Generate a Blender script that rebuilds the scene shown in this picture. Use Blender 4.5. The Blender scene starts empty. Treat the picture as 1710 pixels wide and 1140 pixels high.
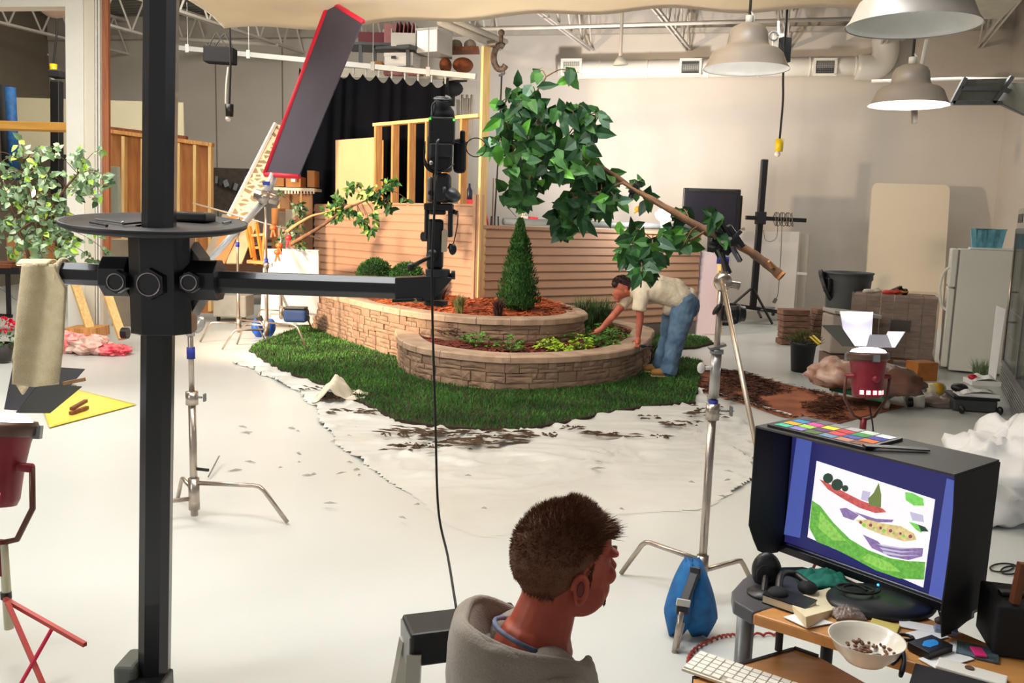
import bpy, math, random
from mathutils import Vector, Matrix, Euler, noise
random.seed(7)
PI = math.pi
C = bpy.context.scene.collection
SC = bpy.context.scene

# ------------------------------------------------------------ camera, light, exposure
CF, CAMH = 1450.0, 1.92
PITCH, ROLL = math.atan(205/1450), .03
_c, _s = math.cos(PITCH), math.sin(PITCH)
FW = Vector((0, _c, -_s)); _r0 = Vector((1, 0, 0)); _u0 = Vector((0, _s, _c))
RT = _r0*math.cos(ROLL)+_u0*math.sin(ROLL); UP = _u0*math.cos(ROLL)-_r0*math.sin(ROLL)
cam = bpy.data.objects.new('camera', bpy.data.cameras.new('camera')); C.objects.link(cam)
cam.data.sensor_width = 36; cam.data.lens = 36*CF/1710; cam.data.clip_start = .05
mw = Matrix((RT, UP, -FW)).transposed().to_4x4(); mw.translation = (0, 0, CAMH); cam.matrix_world = mw
SC.camera = cam
SC.view_settings.view_transform = 'Standard'; SC.view_settings.look = 'None'
SC.view_settings.gamma = 1; SC.view_settings.use_curve_mapping = False
SC.view_settings.exposure = 0.18
w = bpy.data.worlds.new('world'); SC.world = w; w.use_nodes = True
w.node_tree.nodes['Background'].inputs[0].default_value = (1, .98, .95, 1)
w.node_tree.nodes['Background'].inputs[1].default_value = .38

def light(name, kind, loc, aim, power, color=(1, 1, 1), size=1, size_y=None, spot=60, blend=.6):
    d = bpy.data.lights.new(name, kind); d.energy = power; d.color = color
    if kind == 'AREA':
        d.shape = 'RECTANGLE'; d.size = size; d.size_y = size_y or size
    else:
        d.shadow_soft_size = size
    if kind == 'SPOT':
        d.spot_size = math.radians(spot); d.spot_blend = blend
    o = bpy.data.objects.new(name, d); C.objects.link(o); o.location = loc
    o.rotation_euler = (Vector(aim)-Vector(loc)).to_track_quat('-Z', 'Y').to_euler()
    return o
light('added_fill_overhead', 'AREA', (-.9, 4.4, 4.0), (-.9, 4.8, 0), 500, (.95, .98, 1), 4.2, 3.0)  # area fill added above the frame to brighten the foreground floor
light('added_fill_overhead', 'AREA', (-5.2, 7.6, 4.6), (-5.0, 8.6, 0), 300, (1, .97, .88), 3.0, 3.0)  # second unseen overhead fill, added to lift the left floor
light('studio_light_key', 'SPOT', (-6.2, 8.6, 2.6), (-1.5, 14.0, 1.4), 3300, (1, .74, .50), .22, spot=62)
light('added_fill_side', 'AREA', (-4.4, 1.6, 2.6), (-1.2, 4, 1.7), 45, (1, .96, .88), .8, 1.6)  # fill added outside the view for the towel, column edge and white flat
light('added_silk_uplight', 'SPOT', (-.4, 2.6, 2.95), (.2, 7.6, 4.7), 1700, (1, .90, .78), .2, spot=58, blend=.9)  # unseen spot added to brighten the underside of the silk
light('added_fill_set', 'AREA', (-1.2, 9.0, 4.6), (-.2, 10.6, 0), 90, (1, .93, .84), 2.6, 2)  # unseen area light added for soft light over the garden set
light('studio_light_wall', 'SPOT', (1.2, 14.6, 2.0), (2.2, 20.0, 5.4), 1500, (1, .94, .90), .3, spot=96, blend=1)
light('added_fill_back', 'AREA', (6, 15.5, 5.3), (6, 15.5, 0), 110, (1, .98, .92), 5, 2)  # added fill for the right back wall and floor, not a ceiling fixture
light('added_fill_left', 'AREA', (-6.6, 14.5, 6.2), (-6.8, 17, 0), 330, (1, .94, .82), 4, 2)  # unseen fill added to lift the dim left background

# ------------------------------------------------------------ pixel helpers
def ray(px, py): return FW+RT*((px-855)/CF)-UP*((py-570)/CF)
def G(px, py, z=0.0):
    d = ray(px, py); t = (z-CAMH)/d.z
    return Vector((d.x*t, d.y*t, z))
def A(px, py, Y):
    d = ray(px, py); t = Y/d.y
    return Vector((d.x*t, Y, CAMH+d.z*t))
def pm(Y): return CF/Y        # pixels per metre at depth Y

# ------------------------------------------------------------ mesh builder
XF = {}
class MB:
    def __init__(s): s.v = []; s.f = []; s.mi = []; s.k = 0
    def mat(s, k): s.k = k; return s
    def add(s, vs, fs, M=None):
        b = len(s.v)
        s.v += [tuple((M @ Vector(v)) if M else v) for v in vs]
        for f in fs: s.f.append(tuple(b+i for i in f)); s.mi.append(s.k)
        return s
    def box(s, c, d, M=None, R=None):
        x, y, z = d[0]/2, d[1]/2, d[2]/2
        vs = [Vector((i*x, j*y, k*z)) for i in (-1, 1) for j in (-1, 1) for k in (-1, 1)]
        if R is not None: vs = [R @ v for v in vs]
        vs = [v+Vector(c) for v in vs]
        return s.add(vs, [(0, 1, 3, 2), (4, 6, 7, 5), (0, 4, 5, 1), (2, 3, 7, 6), (0, 2, 6, 4), (1, 5, 7, 3)], M)
    def bar(s, p, q, w, h, up=(0, 0, 1)):
        p, q = Vector(p), Vector(q); d = (q-p); L = d.length
        if L < 1e-6: return s
        d.normalize(); u = Vector(up); sx = d.cross(u)
        if sx.length < 1e-3: sx = d.cross(Vector((0, 1, 0)))
        sx.normalize(); u = sx.cross(d)
        R = Matrix((sx, d, u)).transposed()
        return s.box((p+q)/2, (w, L, h), R=R)
    def tube(s, pts, r, n=8, cap=True):
        pts = [Vector(p) for p in pts]; m = len(pts)
        rs = r if isinstance(r, (list, tuple)) else [r]*m
        vs = []; u = None
        for i, p in enumerate(pts):
            d = (pts[min(i+1, m-1)]-pts[max(i-1, 0)])
            if d.length < 1e-9: d = Vector((0, 0, 1))
            d.normalize()
            if u is None:
                u = d.cross(Vector((0, 0, 1)))
                if u.length < .05: u = d.cross(Vector((1, 0, 0)))
            else: u = u-d*u.dot(d)
            u.normalize(); w_ = d.cross(u)
            for k in range(n):
                a = 2*PI*k/n; vs.append(p+(u*math.cos(a)+w_*math.sin(a))*rs[i])
        fs = []
        for i in range(m-1):
            for k in range(n):
                a, b = i*n+k, i*n+(k+1) % n
                fs.append((a, b, b+n, a+n))
        if cap: fs += [tuple(range(n-1, -1, -1)), tuple(range((m-1)*n, m*n))]
        return s.add(vs, fs)
    def cyl(s, p, q, r, n=16, r2=None): return s.tube([p, q], [r, r if r2 is None else r2], n)
    def lathe(s, prof, n=24, M=None, c=(0, 0, 0), a0=0, a1=2*PI, sx=1, sy=1):
        full = abs(a1-a0-2*PI) < 1e-4; k = n if full else n+1; vs = []; fs = []
        for r, z in prof:
            for i in range(k):
                a = a0+(a1-a0)*i/n; vs.append((c[0]+r*math.cos(a)*sx, c[1]+r*math.sin(a)*sy, c[2]+z))
        for j in range(len(prof)-1):
            for i in range(n):
                a, b = j*k+i, j*k+(i+1) % k
                fs.append((a, b, b+k, a+k))
        return s.add(vs, fs, M)
    def prism(s, poly, z0, z1, M=None):
        n = len(poly); vs = [(p[0], p[1], z0) for p in poly]+[(p[0], p[1], z1) for p in poly]
        fs = [tuple(range(n-1, -1, -1)), tuple(range(n, 2*n))]+[(i, (i+1) % n, n+(i+1) % n, n+i) for i in range(n)]
        return s.add(vs, fs, M)
    def sph(s, c, r, n=12, m=8, M=None, R=None, nz=0, fr=3):
        r = (r, r, r) if not isinstance(r, (tuple, list)) else r; vs = []
        c = Vector(c)
        for j in range(m+1):
            t = PI*j/m
            for i in range(n):
                a = 2*PI*i/n; v = Vector((math.sin(t)*math.cos(a), math.sin(t)*math.sin(a), math.cos(t)))
                q = 1+nz*noise.noise(v*fr+c*7) if nz else 1
                v = Vector((v.x*r[0]*q, v.y*r[1]*q, v.z*r[2]*q))
                if R is not None: v = R @ v
                vs.append(v+c)
        fs = [(j*n+i, (j+1)*n+i, (j+1)*n+(i+1) % n, j*n+(i+1) % n) for j in range(m) for i in range(n)]
        return s.add(vs, fs, M)
    def grid(s, fn, nu, nv):
        vs = [fn(i/nu, j/nv) for j in range(nv+1) for i in range(nu+1)]
        return s.add(vs, [(j*(nu+1)+i, j*(nu+1)+i+1, (j+1)*(nu+1)+i+1, (j+1)*(nu+1)+i) for j in range(nv) for i in range(nu)])
    def quad(s, *p): return s.add(list(p), [tuple(range(len(p)))])
    def leaf(s, p, d, nrm, L, W, fold=.25, droop=.15):
        p = Vector(p); d = Vector(d).normalized(); n = Vector(nrm)
        sd = d.cross(n)
        if sd.length < .01: sd = d.cross(Vector((.3, .8, .5)))
        sd.normalize(); n = sd.cross(d)
        a = p; b = p+d*L*.38-n*L*.02; t = p+d*L-n*L*droop
        l1 = p+d*L*.3+sd*W*.5+n*W*fold; l2 = p+d*L*.62+sd*W*.4+n*W*(fold*.6)-n*L*droop*.4
        r1 = p+d*L*.3-sd*W*.5+n*W*fold; r2 = p+d*L*.62-sd*W*.4+n*W*(fold*.6)-n*L*droop*.4
        m = p+d*L*.66-n*L*droop*.5
        return s.add([a, l1, l2, t, r2, r1, b, m], [(0, 6, 1), (1, 6, 7, 2), (2, 7, 3), (0, 5, 6), (5, 4, 7, 6), (4, 3, 7)])
    def build(s, name, mat, parent=None, label=None, smooth=False, bevel=0, world=True, solid=0, sub=0, remesh=0, smo=0, seg=2):
        me = bpy.data.meshes.new(name)
        vs = s.v
        if parent is not None and world and parent.name in XF:
            Mi = XF[parent.name].inverted(); vs = [tuple(Mi @ Vector(v)) for v in vs]
        me.from_pydata(vs, [], s.f); me.update()
        mats = mat if isinstance(mat, (list, tuple)) else [mat]
        for m in mats: me.materials.append(m)
        if len(mats) > 1: me.polygons.foreach_set('material_index', s.mi)
        if smooth: me.polygons.foreach_set('use_smooth', [True]*len(me.polygons))
        o = bpy.data.objects.new(name, me); C.objects.link(o)
        if parent is not None:
            o.parent = parent
            XF[o.name] = XF.get(parent.name, Matrix()) if world else XF.get(parent.name, Matrix())
        if label: o['label'] = label
        if solid:
            m = o.modifiers.new('solid', 'SOLIDIFY'); m.thickness = solid; m.offset = 0
        if remesh:
            m = o.modifiers.new('remesh', 'REMESH'); m.mode = 'VOXEL'; m.voxel_size = remesh; m.use_smooth_shade = True
        if smo:
            m = o.modifiers.new('smooth', 'SMOOTH'); m.iterations = smo; m.factor = .6
        if bevel:
            m = o.modifiers.new('bevel', 'BEVEL'); m.width = bevel; m.segments = seg; m.limit_method = 'ANGLE'
        if sub:
            m = o.modifiers.new('sub', 'SUBSURF'); m.levels = m.render_levels = sub
        return o

def thing(name, label, cat, loc=(0, 0, 0), rz=0, group=None, R=None):
    o = bpy.data.objects.new(name, None); C.objects.link(o); o.empty_display_size = .1
    M = Matrix.Translation(Vector(loc)) @ (R.to_4x4() if R is not None else Matrix.Rotation(rz, 4, 'Z'))
    o.matrix_world = M; XF[o.name] = M.copy()
    o['label'] = label; o['category'] = cat
    if group: o['group'] = group
    return o
def tag(o, label, cat, group=None, kind=None):
    o['label'] = label; o['category'] = cat
    if group: o['group'] = group
    if kind: o['kind'] = kind
    return o
def struct(o): o['kind'] = 'structure'; return o
def dup(root, loc, rz, label, group=None):
    r = root.copy(); C.objects.link(r); r.matrix_world = Matrix.Translation(Vector(loc)) @ Matrix.Rotation(rz, 4, 'Z'); r['label'] = label
    XF[r.name] = r.matrix_world.copy()
    if group: r['group'] = group
    for ch in [c for c in C.objects if c.parent == root]:
        c = ch.copy(); C.objects.link(c); c.parent = r
        for g in [g for g in C.objects if g.parent == ch]:
            d = g.copy(); C.objects.link(d); d.parent = c
    return r
def cat(pts, n=8):
    pts = [Vector(p) for p in pts]; out = []
    P = [pts[0]*2-pts[1]]+pts+[pts[-1]*2-pts[-2]]
    for i in range(1, len(P)-2):
        a, b, c, d = P[i-1:i+3]
        for k in range(n):
            t = k/n; out.append(.5*((2*b)+(c-a)*t+(2*a-5*b+4*c-d)*t*t+(3*b-a-3*c+d)*t**3))
    out.append(pts[-1]); return out
def rnd(a, b): return random.uniform(a, b)
def rv(): 
    v = Vector((random.gauss(0, 1), random.gauss(0, 1), random.gauss(0, 1))); return v.normalized()
def Rz(a): return Matrix.Rotation(a, 3, 'Z')
def Rx(a): return Matrix.Rotation(a, 3, 'X')
def Ry(a): return Matrix.Rotation(a, 3, 'Y')

# ------------------------------------------------------------ materials
def lin(h):
    h = h.lstrip('#'); o = []
    for i in (0, 2, 4):
        c = int(h[i:i+2], 16)/255; o.append(c/12.92 if c <= .04045 else ((c+.055)/1.055)**2.4)
    return (*o, 1)
MATS = {}
def mat(name, col, rough=.6, metal=0, var=.12, scale=6, bump=.0, col2=None, emit=0, trans=0, alpha=1, spec=.5, detail=4, sheen=0, stretch=None, coat=0, bscale=None):
    if name in MATS: return MATS[name]
    m = bpy.data.materials.new(name); MATS[name] = m; m.use_nodes = True
    nt = m.node_tree; N = nt.nodes; L = nt.links; b = N['Principled BSDF']
    c = lin(col); c2 = lin(col2) if col2 else tuple(min(1, x*(1-var)) for x in c[:3])+(1,)
    tc = N.new('ShaderNodeTexCoord'); mp = N.new('ShaderNodeMapping'); L.new(tc.outputs['Object'], mp.inputs[0])
    if stretch: mp.inputs['Scale'].default_value = stretch
    nz = N.new('ShaderNodeTexNoise'); nz.inputs['Scale'].default_value = scale; nz.inputs['Detail'].default_value = detail
    L.new(mp.outputs[0], nz.inputs['Vector'])
    rp = N.new('ShaderNodeValToRGB'); rp.color_ramp.elements[0].position = .35; rp.color_ramp.elements[1].position = .65
    rp.color_ramp.elements[0].color = c2; rp.color_ramp.elements[1].color = c
    L.new(nz.outputs[0], rp.inputs[0]); L.new(rp.outputs[0], b.inputs['Base Color'])
    b.inputs['Roughness'].default_value = rough; b.inputs['Metallic'].default_value = metal
    b.inputs['Specular IOR Level'].default_value = spec
    if bump:
        bp = N.new('ShaderNodeBump'); bp.inputs['Strength'].default_value = bump; bp.inputs['Distance'].default_value = .01
        if bscale:
            n2 = N.new('ShaderNodeTexNoise'); n2.inputs['Scale'].default_value = bscale; L.new(mp.outputs[0], n2.inputs['Vector']); L.new(n2.outputs[0], bp.inputs['Height'])
        else: L.new(nz.outputs[0], bp.inputs['Height'])
        L.new(bp.outputs[0], b.inputs['Normal'])
    if emit:
        L.new(rp.outputs[0], b.inputs['Emission Color']); b.inputs['Emission Strength'].default_value = emit
    if trans: b.inputs['Transmission Weight'].default_value = trans
    if alpha < 1: b.inputs['Alpha'].default_value = alpha
    if sheen: b.inputs['Sheen Weight'].default_value = sheen
    if coat: b.inputs['Coat Weight'].default_value = coat
    return m
black = mat('black_metal', '#141316', .42, 0, .2, 20)
blackm = mat('black_matte', '#17161a', .8, 0, .2, 30)
gun = mat('grey_anodised', '#3a3c42', .4, .3, .15, 20)
chrome = mat('brushed_chrome', '#b9aca0', .28, .85, .1, 30)
steel = mat('satin_steel', '#8d8f90', .38, .6, .15, 20)
white = mat('white_paint', '#e6e2d8', .5, 0, .05, 3)
whitef = mat('white_foam', '#f0efee', .8, 0, .03, 8)
pine = mat('pine_wood', '#d9a060', .6, 0, .2, 4, .1, '#b87c40', stretch=(8, 8, .6))
pinel = mat('pine_edge', '#ecc98a', .6, 0, .2, 4, .05, '#dcb070', stretch=(8, 8, .6))
brownw = mat('brown_wood', '#8a5030', .6, 0, .2, 5, .1, '#6a3a20', stretch=(6, 6, .6))
card = mat('cardboard', '#b07a48', .85, 0, .12, 6)
leafd = mat('leaf_green_dark', '#2f5a2c', .5, 0, .3, 9, 0, '#1f4420', spec=.3)
leafm = mat('leaf_green', '#57893a', .45, 0, .3, 9, 0, '#3c6a2c', spec=.35)
leafl = mat('leaf_green_light', '#8cc050', .5, 0, .3, 9, 0, '#68a03c', spec=.3)
bark = mat('bark', '#7a5638', .85, 0, .3, 14, .5, '#4e3626', stretch=(1, 1, .4))
rope = mat('cord_black', '#1c1a1a', .7)
yellow = mat('yellow_plastic', '#e8c81c', .4)
red = mat('red_paint', '#861c2c', .4, .1, .25, 8)
redb = mat('red_plastic', '#c8242c', .4)
blue = mat('blue_nylon', '#17558c', .7, 0, .25, 10, .3, '#0f3f70')
# ------------------------------------------------------------ the room shell
def Yw(X): return 20.6-.2*X                       # the line of the back wall
floor_m = mat('floor_paint', '#d3d5d3', .3, 0, .1, .5, .02, '#cccfcb', detail=6)
wall_m = mat('wall_block_paint', '#cac3b9', .75, 0, .05, .6, 0, '#c2bab0')
def wall_nodes():
    m = wall_m; N = m.node_tree.nodes; L = m.node_tree.links; b = N['Principled BSDF']
    tc = [n for n in N if n.type == 'TEX_COORD'][0]
    sp = N.new('ShaderNodeSeparateXYZ'); L.new(tc.outputs['Object'], sp.inputs[0])
    cb = N.new('ShaderNodeCombineXYZ'); L.new(sp.outputs[0], cb.inputs[0]); L.new(sp.outputs[2], cb.inputs[1])
    br = N.new('ShaderNodeTexBrick'); L.new(cb.outputs[0], br.inputs['Vector']); br.inputs['Scale'].default_value = 1
    br.inputs['Brick Width'].default_value = .41; br.inputs['Row Height'].default_value = .205; br.inputs['Mortar Size'].default_value = .006
    br.inputs['Color1'].default_value = br.inputs['Color2'].default_value = (1, 1, 1, 1); br.inputs['Mortar'].default_value = (.4, .4, .4, 1)
    bp = N.new('ShaderNodeBump'); bp.inputs['Strength'].default_value = .25; bp.inputs['Distance'].default_value = .006
    L.new(br.outputs[0], bp.inputs['Height']); L.new(bp.outputs[0], b.inputs['Normal'])
wall_nodes()
struct(MB().box((-1, 8, -.1), (34, 36, .2)).build('floor', floor_m))
o = MB().prism([(-14, Yw(-14)), (12, Yw(12)), (12, Yw(12)+.3), (-14, Yw(-14)+.3)], 0, 7.2).build('wall_back', wall_m); struct(o)
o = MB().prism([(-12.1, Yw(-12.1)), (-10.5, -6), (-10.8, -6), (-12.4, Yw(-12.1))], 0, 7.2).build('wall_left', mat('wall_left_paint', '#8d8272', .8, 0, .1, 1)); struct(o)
o = MB().prism([(10.1, Yw(10.1)), (9.2, 13), (9.5, 13), (10.4, Yw(10.1))], 0, 7.2).build('wall_right', wall_m); struct(o)
# corrugated roof deck
m = MB(); dd = Vector((.34, .94, 0)).normalized(); sd = Vector((dd.y, -dd.x, 0))
prof = []
for i in range(150):
    x = -17+i*.22
    prof += [(x, 0), (x+.07, 0), (x+.10, .06), (x+.19, .06)]
vs = []
for x, z in prof:
    for t in (-2, 26): vs.append((t*sd.x*0-6+x+0, t, 6.75+z))
vs = []
for x, z in prof:
    # ribs run across the joists
    for t in (-22, 22): vs.append(Vector((0, 10, 6.62+z))+dd*(x)+sd*t)
m.add(vs, [(2*i, 2*i+2, 2*i+3, 2*i+1) for i in range(len(prof)-1)])
struct(m.build('ceiling', mat('deck_steel', '#8e8c86', .6, .1, .15, 2)))
# block seam line / wall angle where the wall meets the deck
m = MB(); m.bar((-12, Yw(-12)-.1, 6.1), (10, Yw(10)-.1, 6.1), .14, .1); struct(m.build('trim_1', mat('painted_steel', '#b9b2a6', .6)))
for i, px in enumerate((335, 458)):
    X = A(px, 200, 21).x; m = MB(); m.box((X, Yw(X)-.004, 3), (.03, .02, 6)); struct(m.build('trim_%d' % (i+2), mat('seam_caulk', '#8c7f70', .8)))

# open web roof joists
jm = mat('joist_paint', '#d6d0c6', .55, 0, .1, 2)
for i, px in enumerate((60, 200, 340, 500, 665, 835, 990, 1155, 1325, 1490, 1660)):
    e = A(px, 90, 20.3-.2*((px-855)/1450*20)); X = e.x; end = Vector((X, Yw(X), 0))
    t = thing('roof_joist', ['white open web roof joist ending %s' % k for k in (
        'above the far left dark wall', 'above the white board', 'beside the tall black mast', 'over the hanging black bag', 'behind the red edged flag', 'beside the iron pulley',
        'over the pale duct vent', 'over the dark square duct vent', 'beside the black loudspeaker', 'behind the largest pendant lamp', 'above the overhead door tracks')][i], 'roof joist', (X, Yw(X), 5.7), group='roof joists')
    a = end+Vector((0, 0, 5.72)); b = a-dd*17
    m = MB()
    for s_ in (-.045, .045): m.bar(a+sd*s_, b+sd*s_, .035, .05)
    m.build('bottom_chord', jm, t)
    m = MB()
    for s_ in (-.045, .045): m.bar(a+sd*s_+Vector((0, 0, .8)), b+sd*s_+Vector((0, 0, .8)), .05, .06)
    m.build('top_chord', jm, t)
    m = MB(); n = 20
    for k in range(n):
        p0 = a-dd*(17*k/n); p1 = a-dd*(17*(k+.5)/n)+Vector((0, 0, .8)); p2 = a-dd*(17*(k+1)/n)
        m.tube([p0, p1], .022, 6); m.tube([p1, p2], .022, 6)
    m.build('web_rods', jm, t)
# conduit pipe crossing below the joists
m = MB(); m.tube([A(640, 52, 17.5), A(900, 46, 17), A(1170, 38, 16.4), A(1440, 31, 16)], .035, 8)
tag(m.build('conduit_pipe', jm, smooth=True), 'long thin white conduit crossing under the roof joists', 'pipe')
m = MB(); m.tube([A(300, 65, 20.8), A(465, 75, 20.6)], .05, 8); tag(m.build('conduit_pipe', jm, smooth=True), 'short pale pipe high on the wall behind the hanging bag', 'pipe')
m = MB(); m.tube([A(1455, 136, 16.5), A(1600, 132, 16), A(1720, 133, 15.5)], .035, 8)
tag(m.build('conduit_pipe', jm, smooth=True), 'white rail running behind the small lit pendant lamp', 'pipe')
m = MB(); m.tube([A(735, 36, 14.5), A(835, 78, 16)], .07, 8); m.tube([A(760, 34, 14.5), A(845, 70, 16)], .05, 8)
tag(m.build('sprinkler_pipe', jm, smooth=True), 'pair of grey pipes slanting down to the iron pulley', 'pipe')

# the round duct on the back wall with its registers
def Wp(px, py, off=.3):
    Y = 18.0
    for _ in range(12):
        p = A(px, py, Y); Y = Yw(p.x)-off
    return A(px, py, Y)
dm = mat('duct_white', '#ece8de', .4, .1, .06, 2)
t = thing('air_duct', 'long round white air duct running high across the back wall', 'duct', Wp(1200, 115))
p0, p1 = Wp(933, 118), Wp(1450, 110); r = .19
m = MB(); m.tube([p0+(p1-p0)*k/10 for k in range(11)], r, 20); m.build('duct_body', dm, t, smooth=True)
m = MB()
for k in (.14, .3, .5, .66, .82, .96):
    m = MB(); q = p0+(p1-p0)*k; d = (p1-p0).normalized(); m.tube([q-d*.02, q+d*.02], r+.012, 20)
    m.build('band', dm, t, smooth=True)
m = MB(); q0, q1 = Wp(1460, 118), Wp(1492, 62); m.tube(cat([Wp(1430, 112), Wp(1462, 112), Wp(1478, 92), Wp(1478, 62)], 5), .26, 20); m.build('elbow', dm, t, smooth=True)
m = MB(); c = Wp(1468, 62); m.box(c+Vector((0, 0, .05)), (1.15, .6, .16)); m.build('duct_cap', dm, t, bevel=.01)
for px, dk in ((954, 0), (1153, 1), (1378, 1)):
    c = Wp(px, 112, .52); fr = MB(); w_, h_ = .47, .36; ang = math.atan(-.2); R = Rz(ang)
    for sx, sz, a, b in ((0, 1, w_, .05), (0, -1, w_, .05), (1, 0, .05, h_-.04), (-1, 0, .05, h_-.04)):
        fr.box(c+R @ Vector((sx*(w_-.05)/2, 0, sz*(h_-.05)/2)), (a, .06, b), R=R)
    f = fr.build('register_frame', dm, t, bevel=.004)
    g = MB()
    for k in range(9): g.box(c+R @ Vector((-.17+.0425*k, .01, 0)), (.008, .03, h_-.08), R=R)
    for k in range(8): g.box(c+R @ Vector((0, .01, -.12+.034*k)), (w_-.08, .03, .008), R=R)
    g.build('grille', steel if dk else dm, f)
    g = MB(); g.box(c+R @ Vector((0, .05, 0)), (w_-.06, .02, h_-.06), R=R); g.build('opening', mat('duct_dark', '#3c3e40' if dk else '#8c9488', .7) if dk else mat('duct_pale', '#98a090', .7), f)

# overhead door tracks in the right corner
t = thing('door_tracks', 'grey overhead door tracks folded under the roof at the right corner', 'door tracks', A(1640, 165, 13))
m = MB()
for a, b in (((1590, 172), (1672, 172)), ((1605, 148), (1672, 148)), ((1590, 172), (1612, 130)), ((1658, 172), (1690, 128)), ((1672, 172), (1712, 190)), ((1678, 150), (1712, 163))):
    m.bar(A(*a, 13.5), A(*b, 13.5), .06, .06)
m.build('track_rail', steel, t)
m = MB(); m.quad(A(1610, 133, 13.6), A(1684, 131, 13.6), A(1658, 168, 13.6), A(1594, 168, 13.6)); m.build('door_panel', mat('door_grey', '#8f8f84', .6), t, solid=.03)
m = MB(); m.quad(A(1690, 138, 13.6), A(1730, 140, 12.6), A(1730, 200, 12.6), A(1668, 168, 13.6)); m.build('door_panel', mat('door_grey', '#8f8f84', .6), t, solid=.03)

# big cream overhead silk
silk = mat('silk_cloth', '#e6cfa8', .85, 0, .1, .8, .25, '#d8bd94', sheen=.3, bscale=3)
def sf(u, v):
    X = -2.62+u*5.95; Y = 7.95-v*4.2
    X -= v*.5*(1-u)
    z = 3.55+.38*u-.02*math.sin(u*9)*(1-v)+.02*math.sin(u*31+v*9)+v*.15
    if v < .06: z -= 0.05*(1-v/.06)*(.85+.15*math.sin(u*17))
    return Vector((X, Y, z))
m = MB(); m.grid(sf, 90, 40); tag(m.build('overhead_silk', silk, smooth=True, solid=.01), 'huge cream cloth diffuser stretched overhead across the top of the studio', 'cloth')
# ------------------------------------------------------------ the garden set
CN = Vector((-.55, 12.8, 0)); CL = Vector((-3.62, 15.8, 0)); CR = Vector((3.22, 15.25, 0))
sid = mat('siding_vinyl', '#b38c72', .6, 0, .06, 3, .05)
def siding(root, a, b, ztop, zbot, rows, name='siding_panel', thick=.03):
    m = MB(); d = (b-a); d.z = 0; L = d.length; d.normalize(); n = Vector((d.y, -d.x, 0))
    if n.y > 0: n = -n
    h = (ztop-zbot)/rows
    for i in range(rows):
        z0 = zbot+i*h; z1 = z0+h
        jit = rnd(-.02, .03)
        s0 = a-d*jit*0; e0 = b+d*rnd(-.01, .02)
        s0 = a+d*rnd(-.015, .01) if True else a
        pts = []
        for p in (s0, e0):
            pts += [p+Vector((0, 0, z0)), p+n*.022+Vector((0, 0, z0)), p+n*.022+Vector((0, 0, z0+.012)), p+n*.004+Vector((0, 0, z1-.001)), p+Vector((0, 0, z1-.001))]
        m.add(pts, [(0, 1, 6, 5), (1, 2, 7, 6), (2, 3, 8, 7), (3, 4, 9, 8), (0, 4, 3, 2, 1), (5, 6, 7, 8, 9)])
    return m.build(name, sid, root), n, d, L
# left wall section: framing, siding, post
t = thing('siding_wall', 'peach lit clapboard set wall left of the corner post, open studs above', 'wall', (CN+CL)/2)
p, n1, d1, L1 = siding(t, CN, CL, 2.07, .42, 13)
back = -n1
m = MB(); m.prism([CN+back*.02, CL+back*.02, CL+back*.035, CN+back*.035], .3, 2.08); m.build('backing_board', card, t)
def onL(px):  # point on the left wall line seen at pixel column px
    k = (px-855)/CF
    # CN + t(CL-CN), X = k*Y roughly
    D = CL-CN; return CN+D*((k*CN.y-CN.x)/(D.x-k*D.y))
studs = []
for px in (620, 648, 675, 703, 731, 760):
    q = onL(px)+back*.08; m = MB()
    m.box(q+Vector((0, 0, (3.36+.3)/2)), (.045, .13, 3.06), R=Rz(math.atan2(d1.y, d1.x)))
    m.build('stud', pine, t)
m = MB(); a, b = onL(616)+back*.08, onL(787)+back*.08
m.bar(a+Vector((0, 0, 3.38)), b+Vector((0, 0, 3.38)), .13, .05); m.build('top_plate', pinel, t)
m = MB(); m.bar(CN+back*.08+Vector((0, 0, 2.1)), onL(612)+back*.08+Vector((0, 0, 2.1)), .13, .03); m.build('sill', sid, t)
q = CN+back*.06-d1*.02; m = MB()
m.bar(q+Vector((0, 0, .3)), q+Vector((0, 0, 4.33)), .05, .14, up=back); m.build('corner_post', pinel, t, bevel=.004)
m = MB(); q2 = CN+Vector((.0, -.0, 0)); m.box(q2+Vector((.03, .0, 1.25)), (.10, .03, 2.0), R=Rz(.3)); m.box(q2+Vector((-.05, .0, 1.25)), (.06, .03, 2.0), R=Rz(-.75)); m.build('corner_trim', sid, t, bevel=.004)
m = MB(); m.box(q2+Vector((.07, .07, 3.3)), (.09, .04, 2.1), R=Rz(.3)); m.build('post_side', mat('pine_shade', '#b78a66', .6, 0, .15, 5), t)  # darker pine puts the shaded side of the post into its colour
# tan panel at the far left of the wall
t = thing('tan_board', 'plain tan board standing above the left end of the clapboard wall', 'panel', onL(575)+Vector((0, 0, 0)))
m = MB(); a, b = onL(541)+back*.2, onL(613)+back*.2; m.prism([a, b, b+back*.02, a+back*.02], 0, 3.2); m.build('board', mat('tan_board', '#d8b184', .7, 0, .05, 2), t)
m = MB(); m.bar(a+back*.05, a+back*.05+Vector((0, 0, 3.15)), .05, .04); m.bar(b+back*.05, b+back*.05+Vector((0, 0, 3.15)), .05, .04); m.build('frame', pine, t)
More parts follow.
